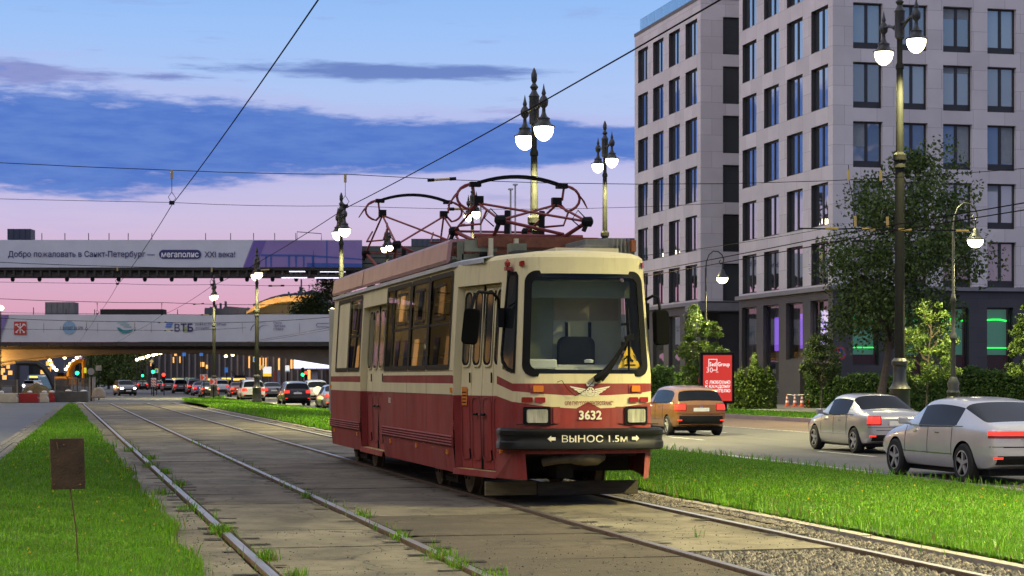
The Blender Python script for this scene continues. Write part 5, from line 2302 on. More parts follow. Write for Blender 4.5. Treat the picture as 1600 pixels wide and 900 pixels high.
        side_line('window_trim', M_CHROME if lamp == 'bar' else M_BLACK, (yb_ + .1, zs + .005), (yf_ - .55, zs - .015), .010, 14)
        for sx in (-1, 1):
            b = MB()
            ym = yf_ - .62
            b.obox((sx * (w + .08), ym, zs + .07), (.09, 0, 0), (0, .05, 0), (0, 0, .065))
            b.obox((sx * (w - .02), ym, zs + .02), (.06, 0, 0), (0, .03, 0), (0, 0, .025))
            b.build('door_mirror', paint, root, bevel=.03)
    # wheels
    for y in wheel_y:
        for sx in (-1, 1):
            t = MB()
            xx = sx * (w - .11)
            t.lathe([(wr * .66, -.11), (wr * .9, -.11), (wr, -.07), (wr, .07), (wr * .9, .11), (wr * .66, .11)], (xx, y, wr), 26, 0, 'x', False)
            wl = t.build('wheel', M_TYRE, root, smooth=40)
            r_ = MB()
            r_.lathe([(wr * .66, sx * .105), (wr * .62, sx * .09), (wr * .60, sx * .0), (wr * .05, sx * .0)], (xx, y, wr), 26, 1, 'x', False)
            r_.lathe([(wr * .66, sx * .108), (wr * .60, sx * .112)], (xx, y, wr), 26, 0, 'x', False)
            for k in range(5 if detail else 3):
                a = R(72 * k + 20) if detail else R(120 * k)
                ca, sa = math.cos(a), math.sin(a)
                r_.obox((xx + sx * .085, y + ca * wr * .34, wr + sa * wr * .34), (.018, 0, 0), (0, ca * wr * .31, sa * wr * .31), (0, -sa * wr * .085, ca * wr * .085))
            r_.lathe([(wr * .14, sx * .11), (wr * .14, sx * .06)], (xx, y, wr), 10, 0, 'x')
            r_.build('rim', [M_RIM, M_BLACK], wl)
    if spare:
        b = MB()
        b.lathe([(.05, -.14), (.30, -.14), (.34, -.10), (.34, .02)], (0, L0 + .0, .86), 24, 0, 'y')
        b.build('spare_wheel_cover', M_WHITE, root, smooth=40)
    u = MB()
    u.box(-w * .8, w * .8, L0 + .35, L1 - .35, .16, .34)
    u.build('underbody', M_BLACK, root)
    return root


def sedan(L=4.4):
    k = L / 4.4
    return [(-2.20 * k, .42, .80, .84, .80, .66, 'b'), (-2.13 * k, .30, .90, .98, .90, .74, 'b'), (-1.86 * k, .24, .93, 1.04, .955, .78, 'b'), (-1.55 * k, .21, .94, 1.07, .98, .76, 'r'), (-.86 * k, .2, .93, 1.40, .99, .64, 's'),
            (-.70 * k, .2, .93, 1.43, .99, .64, 's'), (.0 * k, .2, .92, 1.46, 1., .65, 's'), (.32 * k, .2, .91, 1.43, 1., .645, 's'), (.42 * k, .2, .91, 1.40, 1., .65, 'w'), (1.12 * k, .2, .90, .99, .99, .74, 'b'),
            (1.65 * k, .22, .83, .90, .95, .72, 'b'), (2.08 * k, .28, .70, .74, .86, .62, 'b'), (2.2 * k, .40, .60, .62, .76, .5, 'b')]


def sedan_glass(p):
    """let the side glass run back along the sloping rear pillar"""
    return p


def suv(L=4.4, H_=1.66):
    k, d = L / 4.4, H_ - 1.66
    return [(-2.20 * k, .48, .93, .97, .82, .70, 'b'), (-2.14 * k, .36, 1.02, 1.10, .93, .80, 'r'), (-1.86 * k, .28, 1.03, 1.50 + d, .97, .68, 'b'), (-1.74 * k, .27, 1.03, 1.57 + d, .98, .69, 's'), (-1.0 * k, .25, 1.02, 1.64 + d, .99, .69, 's'),
            (-.3 * k, .25, 1.01, 1.66 + d, 1., .69, 's'), (.3 * k, .25, 1.0, 1.63 + d, 1., .685, 's'), (.45 * k, .25, 1.0, 1.60 + d, 1., .69, 'w'), (1.15 * k, .25, 1.0, 1.10, .99, .76, 'b'),
            (1.7 * k, .28, .94, 1.01, .95, .74, 'b'), (2.08 * k, .34, .80, .84, .87, .64, 'b'), (2.2 * k, .46, .68, .70, .78, .5, 'b')]


def coupe_suv(L=4.8):
    k = L / 4.8
    return [(-2.40 * k, .50, .95, .99, .84, .70, 'b'), (-2.32 * k, .36, 1.03, 1.09, .93, .78, 'b'), (-2.05 * k, .28, 1.05, 1.14, .975, .80, 'r'), (-1.05 * k, .25, 1.03, 1.50, .99, .66, 's'), (-.85 * k, .25, 1.03, 1.54, .99, .655, 's'),
            (-.15 * k, .25, 1.01, 1.60, 1., .66, 's'), (.35 * k, .25, 1.0, 1.57, 1., .66, 's'), (.48 * k, .25, 1.0, 1.54, 1., .665, 'w'), (1.25 * k, .25, .98, 1.07, .99, .76, 'b'),
            (1.85 * k, .27, .92, .98, .95, .74, 'b'), (2.26 * k, .34, .77, .81, .87, .64, 'b'), (2.4 * k, .46, .65, .67, .78, .5, 'b')]


def paint(name, c, metal=.55, rough=.28):
    return mat(name, c, rough, metal=metal, var=.06, scale=2, coat=1.0)


PT = {'silver': paint('paint_silver', (.50, .49, .50)), 'pearl': paint('paint_pearl', (.62, .60, .60), .35), 'bronze': paint('paint_bronze', (.36, .17, .06), .65, .3),
      'white': paint('paint_white', (.70, .70, .70), 0., .35), 'black': paint('paint_black', (.018, .018, .020), .2), 'blue': paint('paint_blue', (.08, .12, .32), .5), 'grey': paint('paint_grey', (.16, .16, .17), .6), 'darkred': paint('paint_darkred', (.12, .02, .02), .4)}
RZ = -.40
c = make_car('silver saloon with lit tail lamps passing before the clipped hedge', sedan(4.3), .84, PT['silver'], (-1.28, 1.30), .315, lamp='wide')
c.location = (19.9, 46.9, RZ)
c = make_car('large pearl white car with a full width tail lamp at the edge of the grass', coupe_suv(4.9), .97, PT['pearl'], (-1.42, 1.48), .37, lamp='bar')
c.location = (16.5, 33.7, RZ)
c.scale = (1, 1, .94)
c = make_car('bronze hatchback passing in front of the red advertising panel', suv(4.1, 1.60), .90, PT['bronze'], (-1.22, 1.28), .32, lamp='wide', bumper_dark=.7)
c.location = (20.0, 62.2, RZ)
c = make_car('black car with lit tail lamps behind the grass nose left of the tram', suv(4.5, 1.62), .93, PT['black'], (-1.3, 1.35), .35, lamp='wide', detail=True)
c.location = (15.55, 132.5, RZ)
p_ = P(392, 590, 156)
c = make_car('white off-roader with a high tailgate behind the median lamp', suv(4.7, 1.72), .96, PT['white'], (-1.35, 1.4), .36, detail=False, lamp='wide')
c.location = (p_.x, p_.y, RZ)
p_ = P(491, 590, 150)
c = make_car('silver off-roader carrying a white spare wheel cover on its tailgate', suv(4.2, 1.70), .90, PT['silver'], (-1.2, 1.25), .35, detail=False, lamp='tall', spare=True)
c.location = (p_.x, p_.y, RZ)
for px, D, pt, lb, kind in ((424, 172, 'grey', 'pale grey saloon between the white off-roader and the black car', 's'), (371, 190, 'darkred', 'small dark red car squeezed beside the white off-roader', 's'),
                            (326, 186, 'black', 'black car with a red lamp behind the second chevron sign', 's'), (313, 205, 'blue', 'blue car behind the first chevron sign', 's'),
                            (303, 222, 'black', 'dark van-like car left of the chevron sign', 'v'), (281, 236, 'grey', 'grey hatchback with a lit plate far up the avenue', 'v'),
                            (344, 226, 'white', 'white car half hidden behind the far median lamp', 'v'), (262, 262, 'grey', 'distant grey car in the queue beneath the bridge', 'v'), (252, 280, 'black', 'distant dark car in the queue at the traffic light', 's'), (272, 285, 'white', 'distant white car ahead of the grey hatchback', 's'),
                            (222, 300, 'black', 'farthest dark car with red lamps under the bridge', 's'), (212, 310, 'darkred', 'farthest dark red car beside the trees under the bridge', 's')):
    p_ = P(px, 590, D)
    c = make_car(lb, sedan(4.3) if kind == 's' else suv(4.3, 1.7), .88, PT[pt], (-1.25, 1.3), .32, detail=False, lamp='wide', group='queue of cars far up the avenue')
    c.location = (p_.x, p_.y, RZ)
p_ = P(514, 590, 112)
c = make_car('silver car half hidden behind the rear of the tram', sedan(4.4), .88, PT['silver'], (-1.28, 1.3), .32, detail=False)
c.location = (p_.x + .5, p_.y + 1.5, RZ)
p_ = P(195, 590, 205)
c = make_car('oncoming dark car with bright headlights on the far side of the junction', suv(4.4, 1.6), .92, PT['grey'], (-1.3, 1.35), .34, detail=False, lit=False, headl=True, group='oncoming traffic')
c.location = (p_.x, p_.y, RZ)
c.rotation_euler = (0, 0, R(180 + 8))
# ================================================================ trees and hedges
LEAF = {'dark': [mat('leaf_dark_a', (.060, .102, .014), .6, var=.25, trans=.25), mat('leaf_dark_b', (.088, .135, .020), .6, var=.25, trans=.25), mat('leaf_dark_c', (.034, .064, .013), .6, var=.25, trans=.25)],
        'lime': [mat('leaf_lime_a', (.075, .135, .016), .55, var=.25, trans=.35), mat('leaf_lime_b', (.11, .165, .02), .55, var=.25, trans=.35), mat('leaf_lime_c', (.055, .10, .014), .55, var=.25, trans=.35)],
        'hedge': [mat('leaf_hedge_a', (.060, .125, .016), .55, var=.25, trans=.25), mat('leaf_hedge_b', (.080, .155, .020), .55, var=.25, trans=.25), mat('leaf_hedge_c', (.042, .090, .013), .55, var=.25, trans=.25)]}


def leaf_mesh(name, pts, size, mats, flat=.3):
    """many small bent leaf faces at the given points"""
    n = len(pts)
    a = RNG.normal(size=(n, 3))
    a /= np.linalg.norm(a, axis=1)[:, None]
    b = RNG.normal(size=(n, 3))
    b[:, 2] -= flat
    c = np.cross(a, b)
    c /= np.linalg.norm(c, axis=1)[:, None]
    s = size * RNG.uniform(.55, 1.35, n)[:, None]
    V = np.empty((n, 4, 3))
    V[:, 0] = pts - a * s
    V[:, 1] = pts + c * s * .62
    V[:, 2] = pts + a * s
    V[:, 3] = pts - c * s * .62
    me = bpy.data.meshes.new(name)
    me.vertices.add(n * 4)
    me.vertices.foreach_set('co', V.ravel())
    me.loops.add(n * 4)
    me.loops.foreach_set('vertex_index', np.arange(n * 4, dtype=np.int32))
    me.polygons.add(n)
    me.polygons.foreach_set('loop_start', np.arange(n, dtype=np.int32) * 4)
    me.polygons.foreach_set('loop_total', np.full(n, 4, dtype=np.int32))
    me.polygons.foreach_set('material_index', RNG.integers(0, len(mats), n).astype(np.int32))
    for m in mats:
        me.materials.append(m)
    me.update(calc_edges=True)
    return me


def crown_pts(n, outline, zb, zt, nclump, cl, squash=.75, hollow=.35):
    """leaf clumps inside a solid of revolution with radius outline(t)"""
    cs = []
    while len(cs) < nclump:
        t = RNG.random()
        rmax = outline(t)
        if RNG.random() > rmax / 1.0:
            continue
        r = rmax * math.sqrt(hollow + (1 - hollow) * RNG.random())
        a = RNG.uniform(0, 2 * math.pi)
        cs.append((r * math.cos(a), r * math.sin(a), zb + (zt - zb) * t))
    cs = np.array(cs)
    k = RNG.integers(0, nclump, n)
    sz = RNG.uniform(.5, 1.3, nclump)[k][:, None] * cl
    g = RNG.normal(size=(n, 3))
    g *= np.minimum(1, 1.7 / np.maximum(.01, np.linalg.norm(g, axis=1)))[:, None]
    return cs[k] + g * sz * np.array([1, 1, squash]), cs


def tree(name, label, base, h, R_, outline, zb, n, nclump, leaf, pal, tr, lean=(0, 0), group=None, cl=.45, squash=1.5):
    root = thing(name, label, 'tree', base, group=group)
    pts, cs = crown_pts(n, lambda t: outline(t), zb, h, nclump, cl, squash * R_ * .45)
    pts[:, :2] *= R_
    cs = cs * np.array([R_, R_, 1])
    off = lambda z: np.array([lean[0], lean[1]]) * min(1, z / h)
    pts[:, 0] += lean[0] * np.clip(pts[:, 2] / h, 0, 1)
    pts[:, 1] += lean[1] * np.clip(pts[:, 2] / h, 0, 1)
    o = bpy.data.objects.new('crown', leaf_mesh('crown', pts, leaf, LEAF[pal]))
    COL.objects.link(o)
    o.parent = root
    t = MB()
    sp_ = []
    for i in range(9):
        z = h * .92 * i / 8
        q = off(z)
        sp_.append((q[0] + random.uniform(-.06, .06) * h * .08, q[1] + random.uniform(-.06, .06) * h * .08, z))
    t.tube(sp_, [tr * (1.25 if i == 0 else 1) * (1 - .115 * i) for i in range(9)], 8)
    for i in range(min(26, nclump)):
        c = cs[RNG.integers(0, nclump)]
        z0 = max(zb * .75, c[2] - abs(c[0]) * .9 - .4)
        f = min(1, z0 / h)
        p0 = (lean[0] * f, lean[1] * f, z0)
        p2 = (c[0] + lean[0] * c[2] / h, c[1] + lean[1] * c[2] / h, c[2])
        p1 = ((p0[0] + p2[0]) / 2, (p0[1] + p2[1]) / 2, (p0[2] + p2[2]) / 2 - .15)
        t.tube([p0, p1, p2], [tr * .35, tr * .22, tr * .07], 5)
    t.build('trunk', M_TRUNK, root, smooth=60)
    return root


def broad(t):
    return max(.05, math.sin(math.pi * min(1, (t * .93 + .10))) ** .7 * (1 - .35 * t))


def oak(t):
    return max(.08, min(1, .55 + 1.1 * t) * (1 - t) ** .42 * (1 + .28 * math.sin(t * 19)))


def ovate(t):
    return max(.06, (min(1, t * 4 + .35)) * (1 - t) ** .65)


g_ = G(1372, 99, -.27)
tree('maple_tree', 'tall dark maple standing before the office block', g_, 13.1, 4.0, oak, 3.8, 26000, 120, .10, 'dark', .24, (2.5, .2), cl=.17, squash=2.0)
tree('maple_tree', 'small maple lit bright by the crook lamp beside it', G(1446, 80, -.27), 5.0, 1.45, ovate, 1.5, 5200, 75, .062, 'lime', .06, (.3, 0), cl=.12)
tree('maple_tree', 'slender lit maple behind the red advertising panel', G(1086, 106, -.27), 5.9, .95, oak, 1.4, 6000, 70, .07, 'lime', .06, (.1, 0), cl=.22)
tree('maple_tree', 'young maple lit from behind, right of the panel crook lamp', G(1117, 104, -.27), 5.0, .55, oak, 1.8, 1900, 30, .07, 'lime', .04, (.1, 0), cl=.26)
tree('maple_tree', 'small round dark tree near the corner of the office block', G(1284, 106, -.27), 4.2, 1.2, broad, 1.5, 6000, 60, .065, 'dark', .06, (0, 0), cl=.17)
tree('maple_tree', 'lit maple cut by the right edge of the view', G(1606, 82, -.27), 4.9, 1.0, ovate, 1.7, 4200, 50, .065, 'lime', .06, (0, 0), cl=.15)


def hedge(name, label, a, c, h, w, n, leaf=.075, z=-.27, round_=.0, pal='hedge'):
    a, c = Vector(a), Vector(c)
    root = thing(name, label, 'hedge', ((a.x + c.x) / 2, (a.y + c.y) / 2, z))
    d = (c - a)
    d.z = 0
    L = d.length
    d.normalize()
    nrm = Vector((d.y, -d.x, 0))
    t = RNG.uniform(-.5, .5, n) * L
    hh = h * (1 + .05 * np.sin(t * 2.1) + .04 * np.sin(t * 5.3 + 1))
    if round_:
        hh = hh * np.sqrt(np.clip(1 - (2 * t / L) ** 2 * round_, .05, 1)) * (.9 + .12 * np.sin(t * 7 + 1) + .10 * np.sin(t * 17))
    side = RNG.random(n)
    zz = np.where(side < .28, hh - np.abs(RNG.normal(0, .07, n)) + (RNG.random(n) < .08) * .12, RNG.random(n) * hh)
    ww = np.where(side < .28, RNG.uniform(-.5, .5, n) * w, np.where(RNG.random(n) < .72, .5, -.5) * w * (1 + .08 * np.sin(t * 3 + zz * 4)) + RNG.normal(0, .05, n))
    if round_:
        ww = ww * np.sqrt(np.clip(1 - (2 * t / L) ** 2 * round_, .1, 1))
    pts = np.stack([d.x * t + nrm.x * ww, d.y * t + nrm.y * ww, zz], 1)
    o = bpy.data.objects.new('foliage', leaf_mesh('foliage', pts, leaf, LEAF[pal], 0))
    COL.objects.link(o)
    o.parent = root
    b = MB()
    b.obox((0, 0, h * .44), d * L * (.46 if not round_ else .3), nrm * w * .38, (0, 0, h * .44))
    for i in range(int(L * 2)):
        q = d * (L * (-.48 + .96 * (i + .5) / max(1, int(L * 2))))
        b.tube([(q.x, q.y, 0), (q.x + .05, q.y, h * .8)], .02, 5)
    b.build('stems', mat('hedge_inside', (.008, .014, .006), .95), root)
    return root


hedge('clipped_hedge', 'long clipped hedge beside the traffic cones', G(1264, 113, 0), G(1402, 110, 0), 1.80, 1.1, 9000)
hedge('clipped_hedge', 'clipped hedge between the thick lamp post and the slim crook lamp', G(1421, 100, 0), G(1486, 99, 0), 1.85, 1.1, 5200)
hedge('clipped_hedge', 'taller clipped hedge to the right of the slim crook lamp', G(1500, 99, 0), G(1680, 96, 0), 2.05, 1.2, 11000)
hedge('shrub', 'bright unclipped shrub beside the red advertising panel', G(1140, 110, 0), G(1212, 110, 0), 2.55, 1.6, 8000, round_=.75, pal='lime')
hedge('clipped_hedge', 'low clipped hedge just left of the red advertising panel', G(1054, 112, 0), G(1096, 112, 0), 2.05, 1.0, 3600)
hedge('clipped_hedge', 'darker clipped hedge emerging behind the right mirror of the tram', G(1000, 116, 0), G(1052, 116, 0), 2.25, 1.0, 3600)

# red advertising panel
p_ = G(1120, 97.5, -.25)
adv = thing('advertising_panel', 'backlit red advertising panel in a black frame', 'advertising panel', p_, -R(4))
b = MB()
b.box(-.86, .86, -.14, .14, .42, 2.93)
b.box(-.5, .5, -.10, .10, 0, .42)
b.build('case', M_BLACK, adv, bevel=.03)
b = MB()
b.box(-.72, .72, -.152, -.141, .56, 2.80)
fc = b.build('poster', emat('red_backlit', (.62, .035, .025), .62), adv)
b = MB()
ft = lambda x, y: (x, -.158, y)
b.text('Setl Group', .27, lambda x, y: ft(.10 + x, 2.36 + y), bold=.004, width=1.02)
b.build('poster_lettering', emat('white_backlit', (.95, .85, .8), .8), fc)
b = MB()
b.text('30', .36, lambda x, y: ft(-.40 + x, 2.08 + y), bold=-.004)
b.text('лет', .09, lambda x, y: ft(-.02 + x, 1.98 + y))
b.build('poster_lettering', emat('white_backlit'), fc)
b = MB()
for x0, x1, z0, z1 in ((-.46, -.02, 2.58, 2.61), (-.46, -.43, 2.2, 2.58), (-.05, -.02, 2.05, 2.58), (-.25, -.05, 2.05, 2.08)):
    b.poly([ft(x0, z0), ft(x1, z0), ft(x1, z1), ft(x0, z1)])
b.build('poster_logo_frame', emat('white_backlit'), fc)
b = MB()
for i, s in enumerate(('С ЛЮБОВЬЮ', 'К КАЖДОМУ', 'ЖИТЕЛЮ')):
    b.text(s, .20, lambda x, y: ft(.64 + x, 1.48 - i * .21 + y), align='RIGHT', bold=.004)
b.build('poster_lettering', emat('white_backlit', (.95, .85, .8), .8), fc)

# traffic cones with a tape, prohibition sign
con = None
for i, px in enumerate((1230, 1242, 1253)):
    q = G(px, 118.5 - i * .3, -.27)
    lb = ['leftmost striped cone beneath the dark doorway', 'middle striped cone beneath the dark doorway', 'striped cone next to the plain orange one'][i]
    if con is None:
        con = thing('traffic_cone', lb, 'traffic cone', q, group='cones taped off by the doorway')
        b = MB()
        b.box(-.17, .17, -.17, .17, 0, .03)
        b.lathe([(.13, .03), (.03, .74), (.02, .75)], (0, 0, 0), 14)
        co = b.build('cone_body', mat('cone_orange', (.55, .09, .02), .5), con, smooth=30)
        b = MB()
        for z in (.24, .47):
            r0, r1 = .13 - .1 * (z - .03) / .71 + .004, .13 - .1 * (z + .12 - .03) / .71 + .004
            b.lathe([(r0, z), (r1, z + .12)], (0, 0, 0), 14)
        b.build('reflective_band', M_WHITE, con, smooth=30)
    else:
        dup(con, q, None, lb)
cn = thing('traffic_cone', 'plain orange cone beside the clipped hedge', 'traffic cone', G(1265, 117.5, -.27))
b = MB()
b.box(-.17, .17, -.17, .17, 0, .03)
b.lathe([(.14, .03), (.09, .72), (.03, .78)], (0, 0, 0), 14)
b.build('cone_body', mat('cone_orange', (.55, .09, .02)), cn, smooth=30)
q0, q1, q2 = G(1230, 118.5, .46), G(1248, 118, .42), G(1265, 117.5, .46)
b = MB()
b.tube([q0, (q0 + q1) / 2 - Vector((0, 0, .03)), q1, q2], .02, 5)
tag(b.build('barrier_tape', M_WHITE), 'pale tape strung between the cones by the doorway', 'tape')
for px, py, D, lb in ((1312, 552, 110, 'round no parking sign behind the round dark tree'), (1101, 594, 103, 'round no parking sign behind the slender lit maple')):
    q = G(px, D, -.27)
    z = EYE + (590 - py) * D / FPX + .27
    sg = thing('road_sign', lb, 'road sign', q)
    b = MB()
    b.tube([(0, 0, 0), (0, 0, z + .3)], .035, 8)
    b.build('post', M_POLEG, sg)
    b = MB()
    b.lathe([(.001, -.06), (.36, -.06), (.36, -.04), (.001, -.04)], (0, 0, z), 24, 0, 'y')
    b.lathe([(.001, -.066), (.28, -.066), (.28, -.062), (.001, -.062)], (0, 0, z), 24, 1, 'y')
    b.obox((0, -.07, z), (.26, 0, -.26), (0, .003, 0), (.035, 0, .035))
    b.build('sign_disc', [mat('sign_red', (.45, .03, .03), .4), mat('sign_blue', (.03, .08, .40), .4)], sg)

# rusty plate on its rod in the near grass
q = G(119, 14.75, .02)
rp = thing('rusty_sign', 'rusty blank metal plate on a thin rod in the near grass', 'sign', q)
b = MB()
b.tube([(.02, .0, -.05), (.0, 0, .3), (-.045, 0, .62), (-.05, 0, .85)], .0055, 7)
b.build('rod', mat('rod_rust', (.10, .055, .03), .85, var=.4, scale=20), rp)
b = MB()
b.obox((-.062, -.012, .793), (.124, 0, .002), (0, .004, 0), (-.006, 0, .188))
pl_ = b.build('plate', mat('plate_rust', (.060, .032, .016), .8, var=.45, scale=9, bump=.3, bscale=60), rp, bevel=.004)
b = MB()
for dx, dz in ((-.09, .935), (.03, .64), (-.16, .64)):
    b.lathe([(.006, -.02), (.004, -.024)], (dx, -.0, dz), 8, 0, 'y')
b.poly([(-.145, -.0175, .955), (-.138, -.0175, .955), (-.128, -.0175, .90), (-.133, -.0175, .90)])
b.build('rivet', mat('rivet_rust', (.20, .10, .03), .8), pl_)

# ================================================================ bridges
def frame_at(name, label, cat, D, group=None, px=800):
    """a thing whose local x runs across the view, placed at depth D"""
    x = (px - 800) * D / FPX
    r = thing(name, label, cat, (D * SN + x * CS, D * CS - x * SN, 0), -TH, group)
    r['_'] = 0
    del r['_']
    return r, (lambda p: (p - px) * D / FPX), (lambda y: EYE + (590 - y) * D / FPX)


M_BANNER = mat('banner_cloth', (.50, .52, .56), .7, var=.06, scale=.5, bump=.3, bscale=.8)
M_GIRD = mat('bridge_iron', (.030, .026, .022), .7, var=.3, scale=.6)
M_CONC = mat('bridge_concrete', (.20, .175, .14), .85, var=.2, scale=.4)
M_NAVY = mat('navy_print', (.022, .020, .12), .6, var=.05)
br, X, Z = frame_at('road_bridge', 'lower road bridge behind a long white banner of logos', 'bridge', 230, px=300)
b = MB()
prof = [(-260, 640), (-120, 600), (-40, 572), (0, 565), (60, 557), (140, 552), (220, 551), (300, 551), (380, 553.5), (430, 557.5), (515, 571), (600, 590), (720, 625)]
pl2 = [(X(p), Z(y)) for p, y in prof] + [(X(720), Z(546)), (X(-260), Z(546))]
b.prism(pl2, 'y', .6, 1.2)
b.prism(pl2, 'y', 5.5, 6.1)
b.prism(pl2, 'y', 10.5, 11.1)
b.build('arched_girder', M_CONC, br)
b = MB()
b.box(X(-1000), X(1010), .1, 12, Z(546), Z(537))
b.box(X(-1000), X(1010), -1.6, .1, Z(541), Z(534.6))  # lip pushed forward to keep the lamp light off the banner
for i in range(60):
    b.box(X(-260 + i * 21), X(-257 + i * 21), -1.7, -1.6, Z(542), Z(534.8))
b.build('deck', M_GIRD, br)
b = MB()
b.box(X(-1000), X(-110), .3, 11.5, -.5, Z(551))
b.box(X(620), X(1010), .3, 11.5, -.5, Z(552))
b.build('abutment', M_CONC, br)
b = MB()
nb = 46
for i in range(nb):
    p0, p1 = -1000 + 2010 * i / nb, -1000 + 2010 * (i + 1) / nb
    w0, w1 = .05 * math.sin(i * 1.7), .05 * math.sin((i + 1) * 1.7)
    b.poly([(X(p0), -.25 + w0, Z(534)), (X(p1), -.25 + w1, Z(534)), (X(p1), -.25, Z(491.5)), (X(p0), -.25, Z(491.5))])
bn = b.build('banner', M_BANNER, br, smooth=60)
b = MB()
B = lambda p, y: (X(p), -.33, Z(y))
b.poly([B(-260, 492), B(15, 492), B(0, 530), B(-8, 534), B(-260, 534)])
b.build('banner_panel', mat('violet_print', (.18, .13, .34), .6), bn)
b = MB()
b.poly([B(23, 502.5), B(42.5, 502.5), B(42.5, 523), B(23, 523)])
b.build('red_crest', mat('crest_red', (.42, .035, .03), .6), bn)
b = MB()
B2 = lambda p, y: (X(p), -.36, Z(y))
for (x0, y0, x1, y1) in ((26, 519, 39, 507), (39, 519, 26, 507), (32.7, 521, 32.7, 505)):
    dx, dy = x1 - x0, y1 - y0
    l = math.hypot(dx, dy)
    nx_, ny_ = -dy / l * .6, dx / l * .6
    b.poly([B2(x0 - nx_, y0 - ny_), B2(x1 - nx_, y1 - ny_), B2(x1 + nx_, y1 + ny_), B2(x0 + nx_, y0 + ny_)])
for cx, cy, a0 in ((27.5, 509, 20), (38, 509, -20)):
    arc = [(cx + 3.2 * math.cos(R(a)), cy - 3.2 * math.sin(R(a))) for a in range(10 + a0, 175 + a0, 25)]
    arc2 = [(cx + 2.0 * math.cos(R(a)), cy - 2.0 * math.sin(R(a))) for a in range(10 + a0, 175 + a0, 25)][::-1]
    b.poly([B2(*q) for q in arc + arc2])
for cx, cy in ((27, 519), (38.5, 519)):
    b.poly([B2(cx + 1.8 * math.cos(R(a)), cy + 1.4 * math.sin(R(a))) for a in range(0, 360, 40)])
b.build('crest_mark', M_WHITE, bn)
b = MB()
b.poly([B(109 + 10.2 * math.cos(R(a)), 512 + 10.6 * math.sin(R(a))) for a in range(0, 360, 15)])
b.build('pale_disc', mat('disc_blue', (.20, .34, .48), .6), bn)
b = MB()
b.text('I  INVEST IN SPB', 6.2 * 230 / FPX, lambda x, y: (X(113) + x, -.36, Z(512.5) + y), bold=.006, width=35 * 230 / FPX)
b.build('banner_lettering', mat('grey_print', (.09, .11, .15), .6), bn)
b = MB()
b.poly([B(*q) for q in ((183.5, 511.5), (187, 512), (193, 515.5), (199, 516), (209, 514.5), (206, 518), (199, 520.5), (193, 521), (188, 518.5), (185, 515))])
b.text('МОРСКОЙ', 3 * 230 / FPX, lambda x, y: (X(194) + x, -.36, Z(505.5) + y))
b.text('ФАСАД', 3 * 230 / FPX, lambda x, y: (X(201) + x, -.36, Z(508.8) + y))
b = MB()
b.poly([B(*q) for q in ((183.5, 511.5), (187, 512), (193, 515.5), (199, 516), (209, 514.5), (206, 518), (199, 520.5), (193, 521), (188, 518.5), (185, 515))])
for k in range(3):
    b.poly([B(184 + k * 5, 504 + k * 3.2), B(200 + k * 3.3, 504 + k * 3.2), B(200 + k * 3.3, 504.9 + k * 3.2), B(184 + k * 5, 504.9 + k * 3.2)])
b.build('teal_mark', mat('teal_print', (.02, .22, .25), .6), bn)
b = MB()
for k in range(3):
    y = 503.6 + k * 3.1
    b.poly([B(261.5 - k * 1.1, y), B(271.5 - k * 1.1, y), B(270.6 - k * 1.1, y + 1.9), B(260.6 - k * 1.1, y + 1.9)])
b.build('blue_bars', mat('blue_print', (.02, .14, .48), .6), bn)
b = MB()
b.text('ВТБ', 16.5 * 230 / FPX, lambda x, y: (X(288) + x, -.34, Z(512) + y), bold=.03, width=29 * 230 / FPX)
b.build('banner_lettering', M_NAVY, bn)
b = MB()
b.text('ИНФРАСТРУКТУРНЫЙ', 5 * 230 / FPX, lambda x, y: (X(306) + x, -.34, Z(507) + y), align='LEFT', width=48 * 230 / FPX)
b.text('ХОЛДИНГ', 5 * 230 / FPX, lambda x, y: (X(306) + x, -.34, Z(512.6) + y), align='LEFT', width=22 * 230 / FPX)
b.build('banner_lettering', M_NAVY, bn)
b = MB()
for i, s in enumerate(('ПУСК', 'ЛИМАК', 'СЕВЕР')):
    b.text(s, 5 * 230 / FPX, lambda x, y: (X(428) + x, -.34, Z(505 + i * 4.6) + y), align='LEFT')
for r_ in (17, 11):
    arc = [(426 - r_ + r_ * math.cos(R(a)), 516 - (12 if r_ > 12 else 8) * math.sin(R(a))) for a in range(60, 181, 12)]
    arc2 = [(q[0] + .9, q[1] + .5) for q in arc[::-1]]
    b.poly([B(*q) for q in arc + arc2])
b.build('banner_lettering', M_NAVY, bn)
b = MB()
b.poly([B(494, 508), B(496, 505), B(516, 505), B(516, 505.7), B(496.4, 505.7), B(494.8, 508), B(496.4, 510.5), B(516, 510.5), B(516, 511.2), B(496, 511.2)])
b.build('banner_lettering', M_NAVY, bn)
b = MB()
for k in range(4):
    b.poly([B2(288, 511 + k * 2.3), B2(293.5, 510.2 + k * 2.3), B2(293.5, 511.4 + k * 2.3), B2(288, 512.2 + k * 2.3)])
b.build('green_patch', mat('green_print', (.30, .42, .06), .6), bn)
b = MB()
for p in (69, 153, 237, 379, 468, -20):
    b.poly([B(p, 505), B(p + .5, 505), B(p + .5, 520), B(p, 520)])
b.build('banner_seam', mat('grey_print', (.09, .11, .15)), bn)
for p, h in ((49, 12), (145, 9), (275, 9), (100, 10), (370, 8), (440, 8)):
    b = MB()
    b.box(X(p - .5), X(p + .5), 1, 1.1, Z(492), Z(492 - h))
    b.build('railing_post', M_GIRD, br)
add_point('bridge_floodlight', P(-20, 575, 228.9), 1700, (1, .50, .12), .3)
add_point('bridge_floodlight', P(70, 588, 228.0), 500, (1, .52, .14), .3)
add_point('bridge_floodlight', P(-10, 590, 236), 2500, (1, .52, .14), .3)

